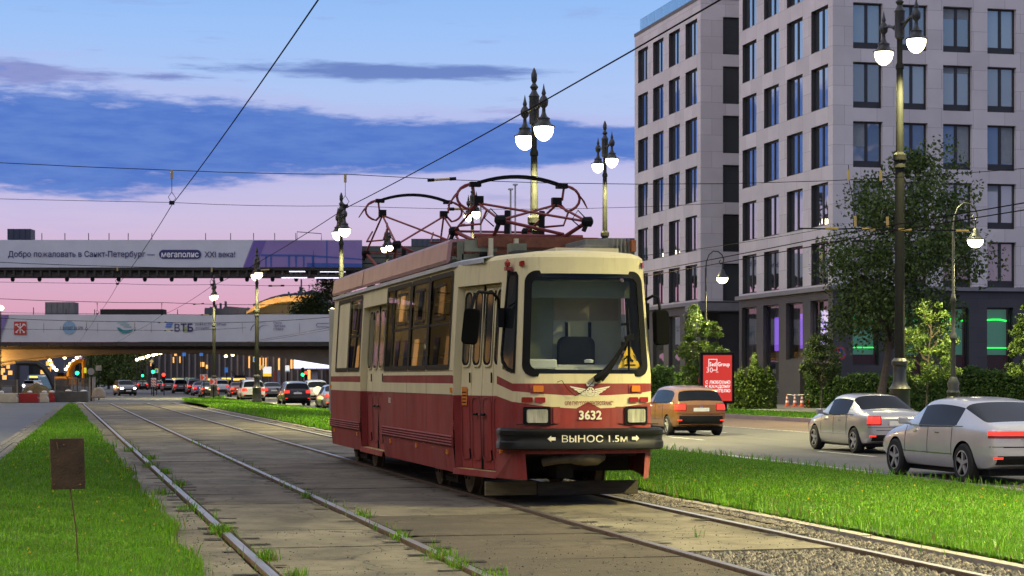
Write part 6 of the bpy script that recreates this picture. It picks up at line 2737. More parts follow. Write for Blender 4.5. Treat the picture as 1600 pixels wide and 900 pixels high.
b2, X2, Z2 = frame_at('road_bridge', 'upper unfinished bridge carrying the welcome banner', 'bridge', 250, px=300)
b = MB()
b.box(X2(-1000), X2(1010), .2, 3, Z2(433), Z2(429))
b.box(X2(-1000), X2(1010), -.1, .3, Z2(422), Z2(417))
b.box(X2(-1000), X2(1010), .6, 12, Z2(424), Z2(384))
for i in range(90):
    b.box(X2(-260 + i * 14), X2(-257 + i * 14), .0, .6, Z2(432), Z2(422))
b.build('deck', M_GIRD, b2)
b = MB()
for k in range(4):
    b.box(X2(566), X2(1010), .1 + .12 * k, .6, Z2(420 - k * 9), Z2(412.5 - k * 9))
b.build('concrete_beam', mat('beam_green', (.075, .085, .07), .85, var=.25, scale=.3), b2)
b = MB()
for i in range(40):
    p0, p1 = -1000 + 1566 * i / 40, -1000 + 1566 * (i + 1) / 40
    w0, w1 = .05 * math.sin(i * 1.9), .05 * math.sin((i + 1) * 1.9)
    b.poly([(X2(p0), -.2 + w0, Z2(418)), (X2(p1), -.2 + w1, Z2(418)), (X2(p1), -.2, Z2(375)), (X2(p0), -.2, Z2(375))])
bn2 = b.build('banner', M_BANNER, b2, smooth=60)
C_ = lambda p, y: (X2(p), -.29, Z2(y))
C2 = lambda p, y: (X2(p), -.32, Z2(y))
C3 = lambda p, y: (X2(p), -.35, Z2(y))
b = MB()
s_ = 250 / FPX
b.text('Добро пожаловать в Санкт-Петербург —', 12.5 * s_, lambda x, y: (X2(128) + x, -.29, Z2(397) + y), bold=.012, width=229 * s_)
b.build('banner_lettering', M_NAVY, bn2)
b = MB()
b.text('XXI века!', 12.5 * s_, lambda x, y: (X2(344) + x, -.29, Z2(397.5) + y), bold=.012, width=48 * s_)
b.build('banner_lettering', M_NAVY, bn2)
b = MB()
b.poly([(X2(282) + a * s_, -.29, Z2(397.5) + c * s_) for a, c in rrect(-33, 33, -7, 7, 6.9)])
b.build('navy_pill', M_NAVY, bn2)
b = MB()
b.text('мегаполис', 12.5 * s_, lambda x, y: (X2(282) + x, -.33, Z2(397.5) + y), bold=.012, width=58 * s_)
b.build('banner_lettering', M_WHITE, bn2)
b = MB()
b.poly([C_(396, 376), C_(566, 376), C_(566, 417.5), C_(380, 417.5)])
b.build('banner_panel', mat('lilac_print', (.22, .155, .36), .6, var=.12, scale=.25), bn2)
b = MB()
b.poly([C2(398, 376), C2(416, 376), C2(400, 417.5), C2(382, 417.5)])
b.build('violet_stripe', mat('violet_stripe', (.12, .08, .30), .6), bn2)
b = MB()
b.poly([C2(408, 397.5), C2(480, 398), C2(566, 404.5), C2(566, 406.5), C2(480, 401), C2(408, 400.5)])
for p, w in ((416, 2), (424, 2), (452, 2.4), (463, 2.4), (475, 2), (489, 2)):
    b.poly([C2(p - w * .8, 400), C2(p + w * .8, 400), C2(p + w * .5, 417.5), C2(p - w * .5, 417.5)])
b.poly([C2(488.5, 417), C2(490.2, 389), C2(491.8, 417)])
b.poly([C2(510, 376), C2(512, 376), C2(512, 417.5), C2(510, 417.5)])
b.poly([C2(480, 411), C2(566, 412), C2(566, 417.5), C2(480, 417.5)])
b.build('printed_viaduct', mat('viaduct_print', (.03, .08, .30), .6), bn2)
for p in (65, 101, 138, 170, 200, 237, 321, 360, 396, 429, 462, 524):
    b = MB()
    b.box(X2(p - .5), X2(p + .5), .1, .2, Z2(375), Z2(364))
    b.build('railing_post', M_GIRD, b2)
b = MB()
b.tube([(X2(464), .15, Z2(375)), (X2(464), .15, Z2(362)), (X2(502), .15, Z2(365)), (X2(502), .15, Z2(376))], .05, 5)
b.build('railing_frame', M_GIRD, b2)
for p in (18, 60, 103, 143, 184, 225, 267, 304, 345, 385, 425, 462):
    b = MB()
    b.lathe([(.1, -.25), (.3, -.15), (.3, .15), (.1, .25)], (X2(p), .6, Z2(436)), 8, 0, 'x')
    b.box(X2(p - 1), X2(p + 1), .4, .8, Z2(436), Z2(432))
    b.build('rope_pulley', M_BLACK, b2)
M_STRIP = emat('bridge_tube_light', (.85, .85, 1.0), 1.6)
for p0, p1, y in ((452, 477, 424.3), (500, 540, 424.6), (440, 480, 434), (492, 560, 434.3)):
    b = MB()
    b.box(X2(p0), X2(p1), -.12, -.02, Z2(y + .7), Z2(y - .7))
    b.build('tube_light', M_STRIP, b2)


def cabin(label, px0, px1, y0, y1, D, m):
    r, x_, z_ = frame_at('site_cabin', label, 'site cabin', D, px=(px0 + px1) / 2)
    b = MB()
    b.box(x_(px0), x_(px1), 0, 2.4, z_(y1), z_(y0))
    b.build('shell', m, r, bevel=.06)
    b = MB()
    n = max(3, int((px1 - px0) / 8))
    for i in range(n + 1):
        q = px0 + (px1 - px0) * i / n
        b.box(x_(q - .35), x_(q + .35), -.06, -.002, z_(y1), z_(y0))
    b.build('rib', m, r)
    return r


M_CAB = mat('cabin_slate', (.055, .075, .095), .7, var=.15)
M_CAB2 = mat('cabin_dark', (.018, .016, .014), .8, var=.2)
cabin('slate site cabin on the bridge left of the front pantograph', 643, 741, 373, 385.5, 254, M_CAB)
cabin('slate site cabin on the bridge behind the right end of the tram roof', 889, 992, 372, 385, 254, M_CAB)
cabin('dark blue tank box on the upper bridge beside a hose reel', 12, 48, 357.5, 374.5, 253, mat('cabin_blue', (.02, .03, .06), .5))
cabin('grey plant box on the lower bridge above the red crest', 71, 116, 472, 491.5, 233, mat('cabin_grey', (.14, .14, .15), .8))
cabin('long low dark container on the lower bridge', 157, 255, 483, 491.5, 233, M_CAB2)

# ================================================================ beyond the bridges
tree('roadside_tree', 'dark tree showing between the bridges beside the tram', G(512, 262, -.4), 15.0, 6.0, broad, 4, 26000, 150, .15, 'dark', .35, cl=.16)
for i, (px, D, h, lb) in enumerate(((150, 330, 7.6, 'leftmost dark tree under the bridge arch'), (170, 325, 8, 'second dark tree from the left under the bridge arch'),
                                    (190, 322, 8, 'second dark tree from the right under the bridge arch'), (209, 318, 7, 'rightmost dark tree under the bridge arch'))):
    tree('roadside_tree', lb, G(px, D, -.4), h, 2.0, broad, .8, 7000, 60, .18, 'dark', .2, group='dark trees under the bridge', cl=.3)

fb, X3, Z3 = frame_at('palace_block', 'long grey pilastered block with a golden lit cornice beyond the bridges', 'building', 335, px=350)
b = MB()
b.box(X3(216), X3(640), 0, 20, -.5, Z3(492))
b.build('wall', mat('far_stone', (.10, .09, .09), .8, var=.25, scale=.4), fb)
for i in range(44):
    p = 220 + i * 9.4
    b = MB()
    b.box(X3(p), X3(p + 2.4), -.5, -.002, -.5, Z3(500))
    b.build('pilaster', mat('far_pilaster', (.16, .145, .14), .8), fb)
M_WARM = emat('warm_window', (1.0, .50, .14), 1.0)
for p, y0, y1, w in ((226, 556, 570, 2), (237, 567, 572, 2), (275, 550, 556, 3.5), (272, 558, 567, 2), (282, 557, 567, 1.6), (317, 566, 573, 6), (324, 570, 576, 3), (407, 559, 578, 1.6), (412, 559, 578, 1.6), (416, 559, 578, 1.6), (436.5, 560, 580, 2.6), (456, 562, 576, 3), (483, 578, 593, 5), (390, 557, 575, 2), (14, 565, 576, 5)):
    b = MB()
    b.box(X3(p - w / 2), X3(p + w / 2), -.62, -.5, Z3(y1), Z3(y0))
    b.build('lit_window', M_WARM, fb)
b = MB()
rf = [(318, 491), (318, 483), (330, 480), (346, 482), (350, 478), (388, 481), (395, 490)]
b.prism([(X3(p), Z3(y)) for p, y in rf] + [(X3(318), Z3(491))], 'y', 1, 14)
rf2 = [(392, 474), (420, 463), (440, 458), (470, 456), (484, 452), (500, 456), (500, 491), (392, 491)]
b.prism([(X3(p), Z3(y)) for p, y in rf2], 'y', 3, 18)
b.box(X3(320), X3(335), -.1, 3, Z3(492), Z3(481))
for p, w, y0 in ((323, 2, 478), (330, 1.6, 475), (338, 1, 472), (346, 1.2, 469), (382, 2, 479), (430, 4, 463), (443, 4, 460), (446, 1, 454), (454, 6, 458), (464, 6, 453), (465, 3, 446), (466, .5, 434), (476, 3, 455)):
    b.box(X3(p - w / 2), X3(p + w / 2), 4, 6, Z3(482), Z3(y0))
b.build('roof', mat('roof_slate', (.040, .055, .085), .7, var=.2), fb)
b = MB()
lo = [(384, 490), (396, 485), (412, 479), (430, 473), (455, 470.5), (490, 471)]
hi = [(490, 460.5), (455, 461.5), (430, 464.5), (412, 470), (396, 478.5), (384, 487)]
b.prism([(X3(p), Z3(y)) for p, y in lo + hi], 'y', .4, 2.8)
b.build('cornice', mat('gold_stone', (.42, .30, .14), .6, var=.25, scale=1.5), fb)
for px in (400, 425, 455, 483):
    add_point('cornice_floodlight', P(px, 487, 331.5), 650, (1, .55, .12), .3)

far = [(77.5, 563), (80, 569.5), (84, 574.5), (88, 578), (101, 559), (103, 577), (106.5, 572.5), (110, 568), (115, 564), (120, 559), (125, 555), (214, 562), (219, 560), (223, 559.5), (229.5, 557.5), (232.5, 556), (239.5, 555), (244.5, 553), (251, 552), (353, 556.5), (363.5, 554.5)]
b = MB()
fl_ = None
for i, (px, py) in enumerate(far):
    D = 312 - i * .3
    z = EYE + (590 - py) * D / FPX
    q = G(px, D, -.42)
    if fl_ is None or True:
        r = thing('far_street_lamp', 'far glowing street lamp in the string of lights above the excavators' if px < 130 else 'far glowing street lamp in the rising string right of the dark trees' if px < 260 else 'far glowing street lamp of the pair before the violet gap in the far block', 'street lamp', q, group='far street lamps above the excavators' if px < 130 else 'far street lamps right of the trees' if px < 260 else 'pair of far street lamps')
        m = MB()
        m.tube([(0, 0, 0), (0, 0, z + .42)], .05, 5)
        m.build('pole', M_LAMPMETAL, r)
        m = MB()
        m.lathe([(.01, -.22), (.20, -.14), (.26, 0), (.20, .14), (.01, .2)], (0, 0, z + .42), 10)
        m.build('globe', M_FARLAMP, r, smooth=60)
for px, py, D, lb in ((519, 485, 200, 'single street lamp glowing beside the rear of the tram'), (1, 481, 200, 'street lamp glowing at the left edge above the lower banner')):
    z = EYE + (590 - py) * D / FPX
    r = thing('far_street_lamp', lb, 'street lamp', G(px, D, -.42))
    m = MB()
    m.tube([(0, 0, 0), (0, 0, z + .5)], .07, 6)
    m.build('pole', M_LAMPMETAL, r)
    m = MB()
    m.lathe([(.01, -.3), (.25, -.2), (.33, 0), (.25, .16), (.01, .25)], (0, 0, z + .42), 12)
    m.build('globe', M_FARLAMP, r, smooth=60)

# glowing canopy, billboards, signs and signals
cn_, X4, Z4 = frame_at('forecourt_canopy', 'brightly glowing white canopy fascia under the bridge beside the tram', 'canopy', 252, px=490)
b = MB()
b.box(X4(459), X4(530), 0, .3, Z4(575.5), Z4(556))
b.build('lit_fascia', emat('white_glow', (.82, .82, 1.0), 1.5), cn_)
b = MB()
b.box(X4(459), X4(530), -.05, 5, Z4(577.5), Z4(575.6))
for p in (488, 493):
    b.box(X4(p - 2.5), X4(p + 2.5), .5, 1, -.45, Z4(577.5))
b.build('canopy_column', mat('canopy_grey', (.25, .25, .28), .6), cn_)


def board(name, label, cat, px, y0, y1, w, D, mats, base=-.42, extra=None, em=None):
    r, x_, z_ = frame_at(name, label, cat, D, px=px)
    b = MB()
    b.tube([(0, .06, base), (0, .06, z_(y0))], .05, 6)
    b.build('post', M_POLEG, r)
    b = MB()
    b.box(x_(px - w / 2), x_(px + w / 2), -.04, .04, z_(y1), z_(y0))
    b.build('sign_face', mats, r)
    return r, x_, z_


r, x_, z_ = board('billboard', 'white and yellow lit billboard behind the black car', 'billboard', 417.5, 573, 588, 13, 236, emat('lit_white', (.85, .85, .85), .9))
b = MB()
b.box(x_(411), x_(424), -.08, -.045, z_(588), z_(583.5))
b.build('sign_stripe', emat('lit_yellow', (.95, .60, .03), .9), r)
for px, y0, lb in ((318.5, 585, 'red and white chevron sign on the tip of the median'), (333.5, 591.5, 'half hidden red and white chevron sign beside the median lamp')):
    r, x_, z_ = board('chevron_sign', lb, 'road sign', px, y0, y0 + 9.5, 11.5, 168, M_WHITE, -.35)
    b = MB()
    q = lambda p, y: (x_(p), -.05, z_(y))
    b.poly([q(px - 5, y0 + .8), q(px - 2.6, y0 + .8), q(px + .6, y0 + 4.8), q(px - 2.6, y0 + 8.7), q(px - 5, y0 + 8.7)])
    b.poly([q(px + .6, y0 + .8), q(px + 5, y0 + .8), q(px + 5, y0 + 8.7), q(px + .6, y0 + 8.7), q(px + 3.6, y0 + 4.8)])
    b.build('chevron', emat('sign_red_glow', (.65, .05, .02), .35), r)
BLUE = emat('blue_sign_lit', (.05, .22, .65), .35)
for px, y0, y1, w, D, m, lb in ((353.5, 574, 582, 5, 250, BLUE, 'blue square sign hanging beyond the median lamp'), (287.5, 551, 556.5, 5.5, 226, BLUE, 'left one of two blue lane signs beneath the bridge'), (314.5, 551.5, 556, 5.5, 226, BLUE, 'right one of two blue lane signs beneath the bridge'),
                                (449, 571, 581, 6.5, 240, emat('lit_white', (.85, .85, .85)), 'white panel sign with a blue foot left of the glowing canopy'), (398.5, 557.5, 565.5, 6, 215, emat('crossing_sign', (.80, .75, .05), .5), 'yellow edged crossing sign by the median lamp'),
                                (244.5, 576, 582.5, 5, 214, emat('crossing_sign', (.80, .75, .05)), 'yellow edged crossing sign beside the green signal'), (429.5, 580, 600, 5, 232, mat('poster_red', (.35, .07, .05), .5), 'tall red poster stand behind the black car'),
                                (435.5, 578, 600, 4, 231, mat('poster_grey', (.20, .22, .30), .5), 'tall grey poster stand behind the black car'), (133, 574.5, 583, 4, 190, emat('crossing_sign', (.80, .75, .05)), 'small yellow sign beside the yellow excavator arm')):
    r, x_, z_ = board('road_sign' if 'sign' in lb else 'poster_stand', lb, 'road sign' if 'sign' in lb else 'poster stand', px, y0, y1, w, D, m)
    if 'edged' in lb:
        b = MB()
        b.box(x_(px - w * .36), x_(px + w * .36), -.06, -.045, z_(y1 - .8), z_(y0 + .8))
        b.build('sign_symbol', BLUE, r)
    if 'blue foot' in lb:
        b = MB()
        b.box(x_(px - w * .45), x_(px + w * .45), -.06, -.045, z_(y1 - .2), z_(y1 - 2))
        b.build('sign_stripe', BLUE, r)
for px, py, D, lb in ((237, 564.5, 213, 'yellow diamond priority sign above the green signal'), (409.5, 573.5, 214, 'yellow diamond priority sign left of the lit billboard')):
    r, x_, z_ = frame_at('road_sign', lb, 'road sign', D, px=px)
    b = MB()
    b.tube([(0, .05, -.42), (0, .05, z_(py - 3))], .05, 6)
    b.build('post', M_POLEG, r)
    b = MB()
    b.poly([(x_(px), -.02, z_(py - 3.6)), (x_(px + 3.6), -.02, z_(py)), (x_(px), -.02, z_(py + 3.6)), (x_(px - 3.6), -.02, z_(py))])
    f_ = b.build('sign_face', M_WHITE, r)
    b = MB()
    b.poly([(x_(px), -.05, z_(py - 2.4)), (x_(px + 2.4), -.05, z_(py)), (x_(px), -.05, z_(py + 2.4)), (x_(px - 2.4), -.05, z_(py))])
    b.build('sign_centre', emat('yellow_lit', (.8, .5, .03), .5), f_)
M_GO = emat('signal_green', (.02, 1.0, .25), 4.0)
M_STOP = emat('signal_red', (1.0, .04, .02), 4.0)
for px, py, D, g_on, lb in ((239.5, 581, 208, True, 'green traffic signal beneath the yellow diamond'), (473, 585.5, 218, True, 'green traffic signal left of the canopy column'), (478.5, 582.5, 219, False, 'red traffic signal beneath the glowing canopy'),
                            (402.5, 570.5, 212, True, 'green traffic signal against the median lamp post'), (256, 585.5, 206, False, 'large red traffic signal before the green bus'), (121, 583, 186, True, 'green traffic signal beneath the yellow excavator arm'), (223, 587, 290, True, 'distant green traffic signal beside the dark trees')):
    r, x_, z_ = frame_at('traffic_signal', lb, 'traffic light', D, px=px)
    b = MB()
    b.tube([(0, .1, -.42), (0, .1, z_(py - 6))], .05, 6)
    b.build('post', M_POLEG, r)
    b = MB()
    b.box(-.16, .16, -.1, .08, z_(py) - .2 - (0 if g_on else .6), z_(py) + (.8 if g_on else .2))
    hd = b.build('signal_head', M_BLACK, r, bevel=.02)
    b = MB()
    b.lathe([(.18, -.13), (.12, -.16), (.01, -.18)], (0, 0, z_(py)), 12, 0, 'y')
    b.build('lit_lens', M_GO if g_on else M_STOP, hd, smooth=60)
r, x_, z_ = board('striped_board', 'red and white striped board before the queue of cars', 'barrier board', 240, 590.5, 604, 8, 200, M_WHITE, -.42)
b = MB()
for k in range(3):
    y = 592 + k * 4
    for a0, sg in ((236.2, 1), (240.2, 1)):
        b.poly([(x_(a0), -.06, z_(y)), (x_(a0 + 3.6), -.06, z_(y + 2.4)), (x_(a0 + 3.6), -.06, z_(y + 4.2)), (x_(a0), -.06, z_(y + 1.8))])
b.build('stripe', mat('sign_red', (.45, .03, .03)), r)


def bus(label, px0, px1, y0, y1, D, m, m2=None, poles=False):
    r, x_, z_ = frame_at('bus', label, 'bus', D, px=(px0 + px1) / 2)
    b = MB()
    b.prism([(x_(px0) + .1, -.05), (x_(px1) - .1, -.05), (x_(px1), .2), (x_(px1), z_(y0) - .25), (x_(px1) - .25, z_(y0)), (x_(px0) + .25, z_(y0)), (x_(px0), z_(y0) - .25), (x_(px0), .2)], 'y', 0, 9)
    b.build('body', m, r, bevel=.05)
    b = MB()
    b.box(x_(px0) + .2, x_(px1) - .2, -.05, -.002, z_(y0) - 1.5, z_(y0) - .5)
    b.build('rear_window', M_CARGL, r)
    for q in (px0 + 1.8, px1 - 1.8):
        b = MB()
        b.box(x_(q) - .13, x_(q) + .13, -.07, -.002, .55, .85)
        b.build('tail_light', M_TAIL, r)
    b = MB()
    b.box(x_(px0) + .3, x_(px1) - .3, -.04, -.002, z_(y0) - .42, z_(y0) - .15)
    b.build('route_board', emat('route_amber', (1, .7, .15), 1.2), r)
    if m2:
        b = MB()
        w = x_(px1) - x_(px0)
        b.poly([(x_(px0) + .1 * w, -.06, .3), (x_(px0) + .4 * w, -.06, .3), (x_(px0) + .8 * w, -.06, 1.6), (x_(px0) + .55 * w, -.06, 1.6)])
        b.build('livery_patch', m2, r)
    for sx in (px0 + 3, px1 - 3):
        b = MB()
        b.lathe([(.4, -.12), (.42, .12)], (x_(sx), 1.6, 0), 12, 0, 'x')
        b.build('wheel', M_TYRE, r)
    if poles:
        b = MB()
        b.box(x_(px0) + .4, x_(px1) - .4, .3, 3, z_(y0), z_(y0) + .25)
        b.tube([(x_(px0) + .7, .5, z_(y0) + .2), (x_(px0) + .3, -2, z_(y0) + .75)], .05, 5)
        b.tube([(x_(px1) - .7, .5, z_(y0) + .2), (x_(px1) - .3, -2, z_(y0) + .75)], .05, 5)
        b.build('trolley_gear', M_BLACK, r)
    r.location.z = -.38
    return r


M_TEAL = mat('bus_teal', (.03, .30, .24), .35, coat=.5)
M_BBLUE = mat('bus_blue', (.05, .06, .25), .35, coat=.5)
bus('teal bus at the head of the queue beneath the bridge', 266, 291, 586, 606, 296, M_TEAL)
bus('teal bus behind the chevron signs', 322, 338, 586, 603, 300, M_TEAL)
bus('violet and yellow trolleybus in the middle of the avenue', 343, 364, 584.5, 606, 282, M_BBLUE, mat('livery_yellow', (.50, .42, .10), .4))
bus('blue trolleybus with its poles raised, beside the white off-roader', 361, 387, 585, 610, 262, M_BBLUE, mat('livery_red', (.45, .10, .06), .4), True)
bus('pale blue bus with bright lights behind the construction site', 43, 62, 582, 603, 300, mat('bus_pale', (.25, .42, .55), .4))
for px in (38.5, 44, 50, 40):
    pass
r, x_, z_ = frame_at('car', 'oncoming car with glaring headlights behind the construction fence', 'car', 270, px=45)
b = MB()
b.prism([(-1.0, .3), (1.0, .3), (1.0, .95), (.75, 1.05), (.62, 1.5), (-.62, 1.5), (-.75, 1.05), (-1.0, .95)], 'y', 0, 4.2)
b.build('body', PT['silver'], r, bevel=.08)
b = MB()
b.box(-.66, .66, -.03, -.002, 1.05, 1.42)
b.build('windscreen', M_CARGL, r)
for q in (-.7, .7):
    b = MB()
    b.lathe([(.16, -.05), (.01, -.09)], (q, 0, .75), 10, 0, 'y')
    b.build('headlight', M_HEADL, r)
    b = MB()
    b.lathe([(.32, -.1), (.32, .1)], (q, .9, .32), 12, 0, 'x')
    b.build('wheel', M_TYRE, r)
r.location.z = -.4

# construction site left of the tracks
bp_ = [(-44), -8, 29, 61.5, 75.5]
for px0, px1, D, m, lb in ((-30, 28.5, 147, 'w', 'white water-filled barrier at the left edge, before the excavators'), (28.7, 61, 147.5, 'r', 'large red water-filled barrier beside the left road'),
                           (61.5, 76, 149, 'w', 'dusty white barrier between the two red ones'), (75.5, 86, 151, 'r', 'small red barrier next to the grey concrete block')):
    r, x_, z_ = frame_at('plastic_barrier', lb, 'barrier', D, group='water-filled barriers by the left road', px=(px0 + px1) / 2)
    w = x_(px1)
    b = MB()
    b.prism([(-w, -.41), (w, -.41), (w, -.1), (w - .08, .0), (w - .05, .30), (-w + .05, .30), (-w + .08, 0), (-w, -.1)], 'y', -.22, .22)
    b.build('shell', mat('barrier_white', (.55, .52, .42), .6, var=.15, scale=1.5) if m == 'w' else mat('barrier_red', (.34, .018, .022), .5, var=.12), r, bevel=.05)
    b = MB()
    b.lathe([(.17, .30), (.21, .36), (.17, .44), (.05, .48)], (w * .1, 0, 0), 10)
    b.build('filler_bag', M_WHITE, r, smooth=60)
r, x_, z_ = frame_at('concrete_block', 'long grey concrete block behind the kerb tip of the left strip', 'concrete block', 152, px=112)
b = MB()
b.prism([(x_(86.5), -.42), (x_(137.5), -.42), (x_(136), .38), (x_(87), .38)], 'y', -.3, .3)
b.build('block', mat('block_grey', (.085, .085, .08), .85, var=.2, scale=2), r, bevel=.04)
b = MB()
b.lathe([(.2, .37), (.26, .43), (.2, .5), (.05, .54)], (x_(107), 0, 0), 10)
b.lathe([(.2, .37), (.28, .42), (.2, .48), (.05, .52)], (x_(131), 0, 0), 10)
b.build('filler_bag', M_WHITE, r, smooth=60)
r, x_, z_ = frame_at('covered_barrier', 'barrier wrapped in a sagging beige sheet beside the track end', 'barrier', 156, px=155)
b = MB()
o_ = [(143, 622), (165.5, 621.5), (164, 612), (160, 606.5), (155, 604.5), (150, 606), (146, 610)]
b.prism([(x_(p), z_(y)) for p, y in o_], 'y', -.35, .3)
b.build('sheet', mat('beige_sheet', (.42, .36, .28), .8, var=.2, scale=2.5, bump=.6, bscale=4), r, bevel=.12)
for px, py, D, rnd, lb in ((142.5, 580.5, 158, True, 'back of a round sign on a tall pole beside the excavators'), (154.5, 575, 166, False, 'back of a square sign beneath the bridge arch')):
    r, x_, z_ = frame_at('road_sign', lb, 'road sign', D, px=px)
    b = MB()
    b.tube([(0, 0, -.42), (0, 0, z_(555 if rnd else 572))], .06, 6)
    b.build('post', M_POLEG, r)
    b = MB()
    if rnd:
        b.lathe([(.001, .03), (.28, .03), (.28, .06), (.001, .06)], (0, -.15, z_(py)), 20, 0, 'y')
    else:
        b.box(-.24, .24, -.12, -.09, z_(py) - .22, z_(py) + .22)
    b.build('sign_back', mat('sign_grey', (.28, .28, .27), .6), r)
r, x_, z_ = frame_at('cable_cabinet', 'pale pillar-like cabinet behind the round sign', 'cabinet', 160, px=141.5)
b = MB()
b.box(x_(138.5), x_(146.5), .3, .7, -.42, z_(590))
b.box(x_(138), x_(147), .25, .75, z_(590), z_(588.8))
b.build('case', mat('cabinet_grey', (.33, .31, .28), .7), r, bevel=.02)


def fence_panel(px0, px1, y0, y1, D, lb):
    r, x_, z_ = frame_at('mesh_fence', lb, 'fence', D, px=(px0 + px1) / 2)
    b = MB()
    n = int((px1 - px0) / 1.6)
    for i in range(n + 1):
        q = px0 + (px1 - px0) * i / n
        b.box(x_(q) - .02, x_(q) + .02, -.02, .02, z_(y1), z_(y0))
    for y in (y0, (y0 + y1) / 2, y1 - .6):
        b.box(x_(px0), x_(px1), -.022, .022, z_(y) - .03, z_(y) + .03)
    b.build('bars', mat('fence_grey', (.10, .095, .085), .7), r)
    b = MB()
    for q in (px0, (px0 + px1) / 2, px1):
        b.box(x_(q) - .06, x_(q) + .06, -.06, .06, -.42, z_(y0) + .05)
    b.build_each('post', mat('fence_post', (.20, .19, .17), .7), r)


fence_panel(-30, 27, 594, 613.5, 162, 'mesh fence behind the white barrier at the left edge')
fence_panel(86, 140, 592, 611, 163, 'mesh fence panel in front of the yellow excavator')
r, x_, z_ = frame_at('spoil_heap', 'brown heap of soil beneath the excavators', 'soil heap', 175, px=65)
b = MB()
for i in range(18):
    for j in range(6):
        def hp(i, j):
            p = 28 + 60 * i / 18
            t = math.sin(math.pi * i / 18) ** .8 * math.sin(math.pi * j / 6)
            return (x_(p), -2 + 4 * j / 6, -.42 + 1.35 * t * (1 + .05 * math.sin(i * 1.3 + j)))
        b.poly([hp(i, j), hp(i + 1, j), hp(i + 1, j + 1), hp(i, j + 1)])
b.build('heap', mat('spoil', (.10, .075, .035), .95, var=.4, scale=2, bump=.6), r, smooth=60)
M_YEL = mat('machine_yellow', (.50, .27, .03), .5, var=.1, scale=2)
ex, x_, z_ = frame_at('excavator', 'yellow excavator with a dark lettered counterweight behind the mesh fence', 'excavator', 240, px=95)
b = MB()
b.prism([(x_(80), z_(602)), (x_(107), z_(602)), (x_(107.5), z_(592)), (x_(80), z_(592))], 'y', -.3, 1)
cw = b.build('counterweight', mat('machine_black', (.02, .02, .02), .5), ex, bevel=.1)
b = MB()
b.text('JCB', 7.6 * 240 / FPX, lambda x, y: (x_(91.5) + x, -.33, z_(596.8) + y), bold=.03, width=18 * 240 / FPX)
b.build('machine_lettering', M_WHITE, cw)
b = MB()
b.box(x_(85), x_(104), .2, 2.5, z_(592), z_(588))
b.prism([(x_(105), z_(602)), (x_(119), z_(602)), (x_(118), z_(591)), (x_(107), z_(589))], 'y', 0, 2)
b.build('engine_deck', M_YEL, ex, bevel=.05)
b = MB()
b.box(x_(88), x_(98), .5, 2, z_(588), z_(582))
b.build('driver_cab', M_CARGL, ex, bevel=.05)
b = MB()
b.tube([(x_(107), .8, z_(592)), (x_(107), .8, z_(580)), (x_(112), .8, z_(569)), (x_(120), .8, z_(564)), (x_(130), .8, z_(564))], [.42, .42, .36, .3, .24], 6)
b.tube([(x_(129), .8, z_(562)), (x_(128.5), .8, z_(585)), (x_(127), .8, z_(605))], [.3, .24, .16], 6)
b.build('boom', M_YEL, ex)
b = MB()
b.box(x_(82), x_(108), .2, .9, -.42, z_(603))
b.build('crawler_track', mat('machine_black', (.02, .02, .02)), ex, bevel=.1)
ex, x_, z_ = frame_at('excavator', 'black excavator boom arched over the construction site', 'excavator', 214, px=50)
b = MB()
b.tube([(x_(27), 0, z_(604)), (x_(27), 0, z_(570))], [.30, .30], 6)
b.tube([(x_(25), 0, z_(568)), (x_(40), 0, z_(567)), (x_(58), 0, z_(568)), (x_(70), 0, z_(576)), (x_(79), 0, z_(590)), (x_(84), 0, z_(603))], [.26, .32, .36, .36, .34, .3], 6)
b.build('boom', mat('machine_black', (.02, .02, .02)), ex, smooth=50)
b = MB()
b.prism([(x_(22), -.4), (x_(32), -.4), (x_(33), z_(603)), (x_(21), z_(603))], 'y', -.6, .6)
b.build('bucket', mat('machine_black', (.02, .02, .02)), ex)
b = MB()
b.box(x_(76), x_(92), 1, 3, -.4, z_(594))
b.build('machine_body', mat('machine_black', (.02, .02, .02)), ex, bevel=.1)
for px0, px1, y0, D, lb in ((84, 92, 553, 520, 'slim dark tower block far behind the excavators, right one'), (62, 84, 556, 500, 'broad dark tower block far behind the excavators'), (96, 102, 553, 540, 'thin grey tower far behind the yellow boom'), (-40, 26, 560, 480, 'dark block far beyond the black boom')):
    r, x_, z_ = frame_at('tower_block', lb, 'building', D, px=(px0 + px1) / 2)
    b = MB()
    b.box(x_(px0), x_(px1), 0, 12, -.5, z_(y0 - 10))
    b.build('wall', mat('far_tower', (.06, .065, .09), .8, var=.2, scale=.1), r)
    for i in range(8):
        b = MB()
        q = random.uniform(px0 + 1, px1 - 1)
        yy = random.uniform(566, 596)
        b.box(x_(q) - .5, x_(q) + .5, -.1, -.002, z_(yy) - .5, z_(yy) + .5)
        b.build('lit_window', M_WARM, r)
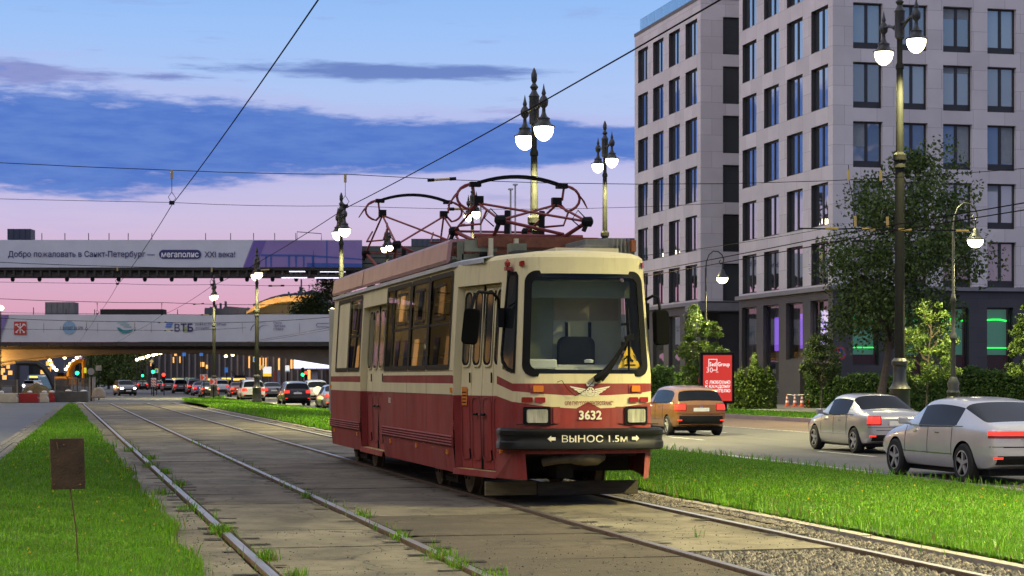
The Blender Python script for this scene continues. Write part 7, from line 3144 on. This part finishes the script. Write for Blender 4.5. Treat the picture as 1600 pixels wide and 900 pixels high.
# the terrace across the left road: out of view, but mirrored in the tram's and the office's panes
for k, (v0, v1, h_, col_) in enumerate(((-60, -12, 19, (.20, .17, .13)), (-10, 34, 22, (.26, .20, .13)), (36, 78, 18, (.22, .20, .17)), (80, 120, 23, (.24, .19, .14)), (122, 215, 19, (.18, .17, .16)))):
    r = thing('terrace_house', ['plain grey-brown', 'tall ochre', 'pale grey', 'tallest ochre', 'last grey'][k] + ' terrace block across the left road, outside the view', 'building', (-34, v0, -.42))
    b = MB()
    b.box(-14, 0, 0, v1 - v0, 0, h_)
    b.build('wall', mat('terrace_wall_%s' % 'abcde'[k], col_, .85, var=.15, scale=.5), r)
    b = MB()
    b.box(-14.3, .35, -.2, v1 - v0 + .2, h_, h_ + .5)
    b.build('cornice', M_CONC, r)
    lit = random.Random(k + 5)
    for fl in range(int(h_ // 3.6)):
        for q in range(int((v1 - v0) // 3.2)):
            if (fl * 7 + q) % 1 == 0:
                b = MB()
                y = 1.0 + q * 3.2
                z = 1.2 + fl * 3.6
                b.box(.002, .06, y, y + 1.4, z, z + 1.9)
                b.build('window', M_WARM if lit.random() < (.5 if fl == 0 else .22) else M_CARGL, r)
r = thing('terrace_house', 'ochre corner house with added lighting, left of the junction, outside the view', 'building', (-17, 112, -.42))
b = MB()
b.box(-16, 0, 0, 96, 0, 24)
b.build('wall', mat('ochre_wall', (.50, .33, .11), .85, var=.25, scale=.35), r)
for fl in range(6):
    for q in range(22):
        b = MB()
        y, z = 2.0 + q * 4.2, 1.4 + fl * 3.7
        b.box(.002, .08, y, y + 1.6, z, z + 2.1)
        b.build('window', M_WARM if (q * 5 + fl * 3) % 7 < 2 else M_PURPLE if (q + fl) % 11 == 3 else M_CARGL, r)
for y in (20, 50, 80):  # unseen masts and lamps added to brighten the ochre wall mirrored in panes
    b = MB()
    b.tube([(7, y, 0), (7, y, 14)], .08, 6)
    b.lathe([(.01, 13.9), (.25, 14.0), (.2, 14.3), (.01, 14.4)], (7, y, 0), 10)
    b.build('added_wall_lamp', M_LAMPMETAL, r)
    add_point('added_wall_lamp', (6, y, 14), 2200, (1, .74, .30), .3, r)
# low dark trees closing the horizon behind everything
b = MB()
vs_ = []
for i in range(240):
    a0 = R(-70 + 140 * i / 240)
    D = 900 + 40 * math.sin(i * 1.3)
    h0, h1 = 7 + 3 * math.sin(i * .9) + 2 * math.sin(i * 2.7), 7 + 3 * math.sin((i + 1) * .9) + 2 * math.sin((i + 1) * 2.7)
    a1 = R(-70 + 140 * (i + 1) / 240)
    p0, p1 = (D * math.sin(a0), D * math.cos(a0)), (D * math.sin(a1), D * math.cos(a1))
    q0, q1 = (p0[0] * 1.08, p0[1] * 1.08), (p1[0] * 1.08, p1[1] * 1.08)
    b.poly([(*p0, -1), (*p1, -1), (*p1, h1), (*p0, h0)])
    b.poly([(*p0, h0), (*p1, h1), (*q1, h1 - 1), (*q0, h0 - 1)])
o = b.build('treeline', mat('treeline', (.018, .022, .020), .9, var=.3, scale=.02))
o['kind'] = 'stuff'
o['label'] = 'dark treeline and low roofs along the horizon'
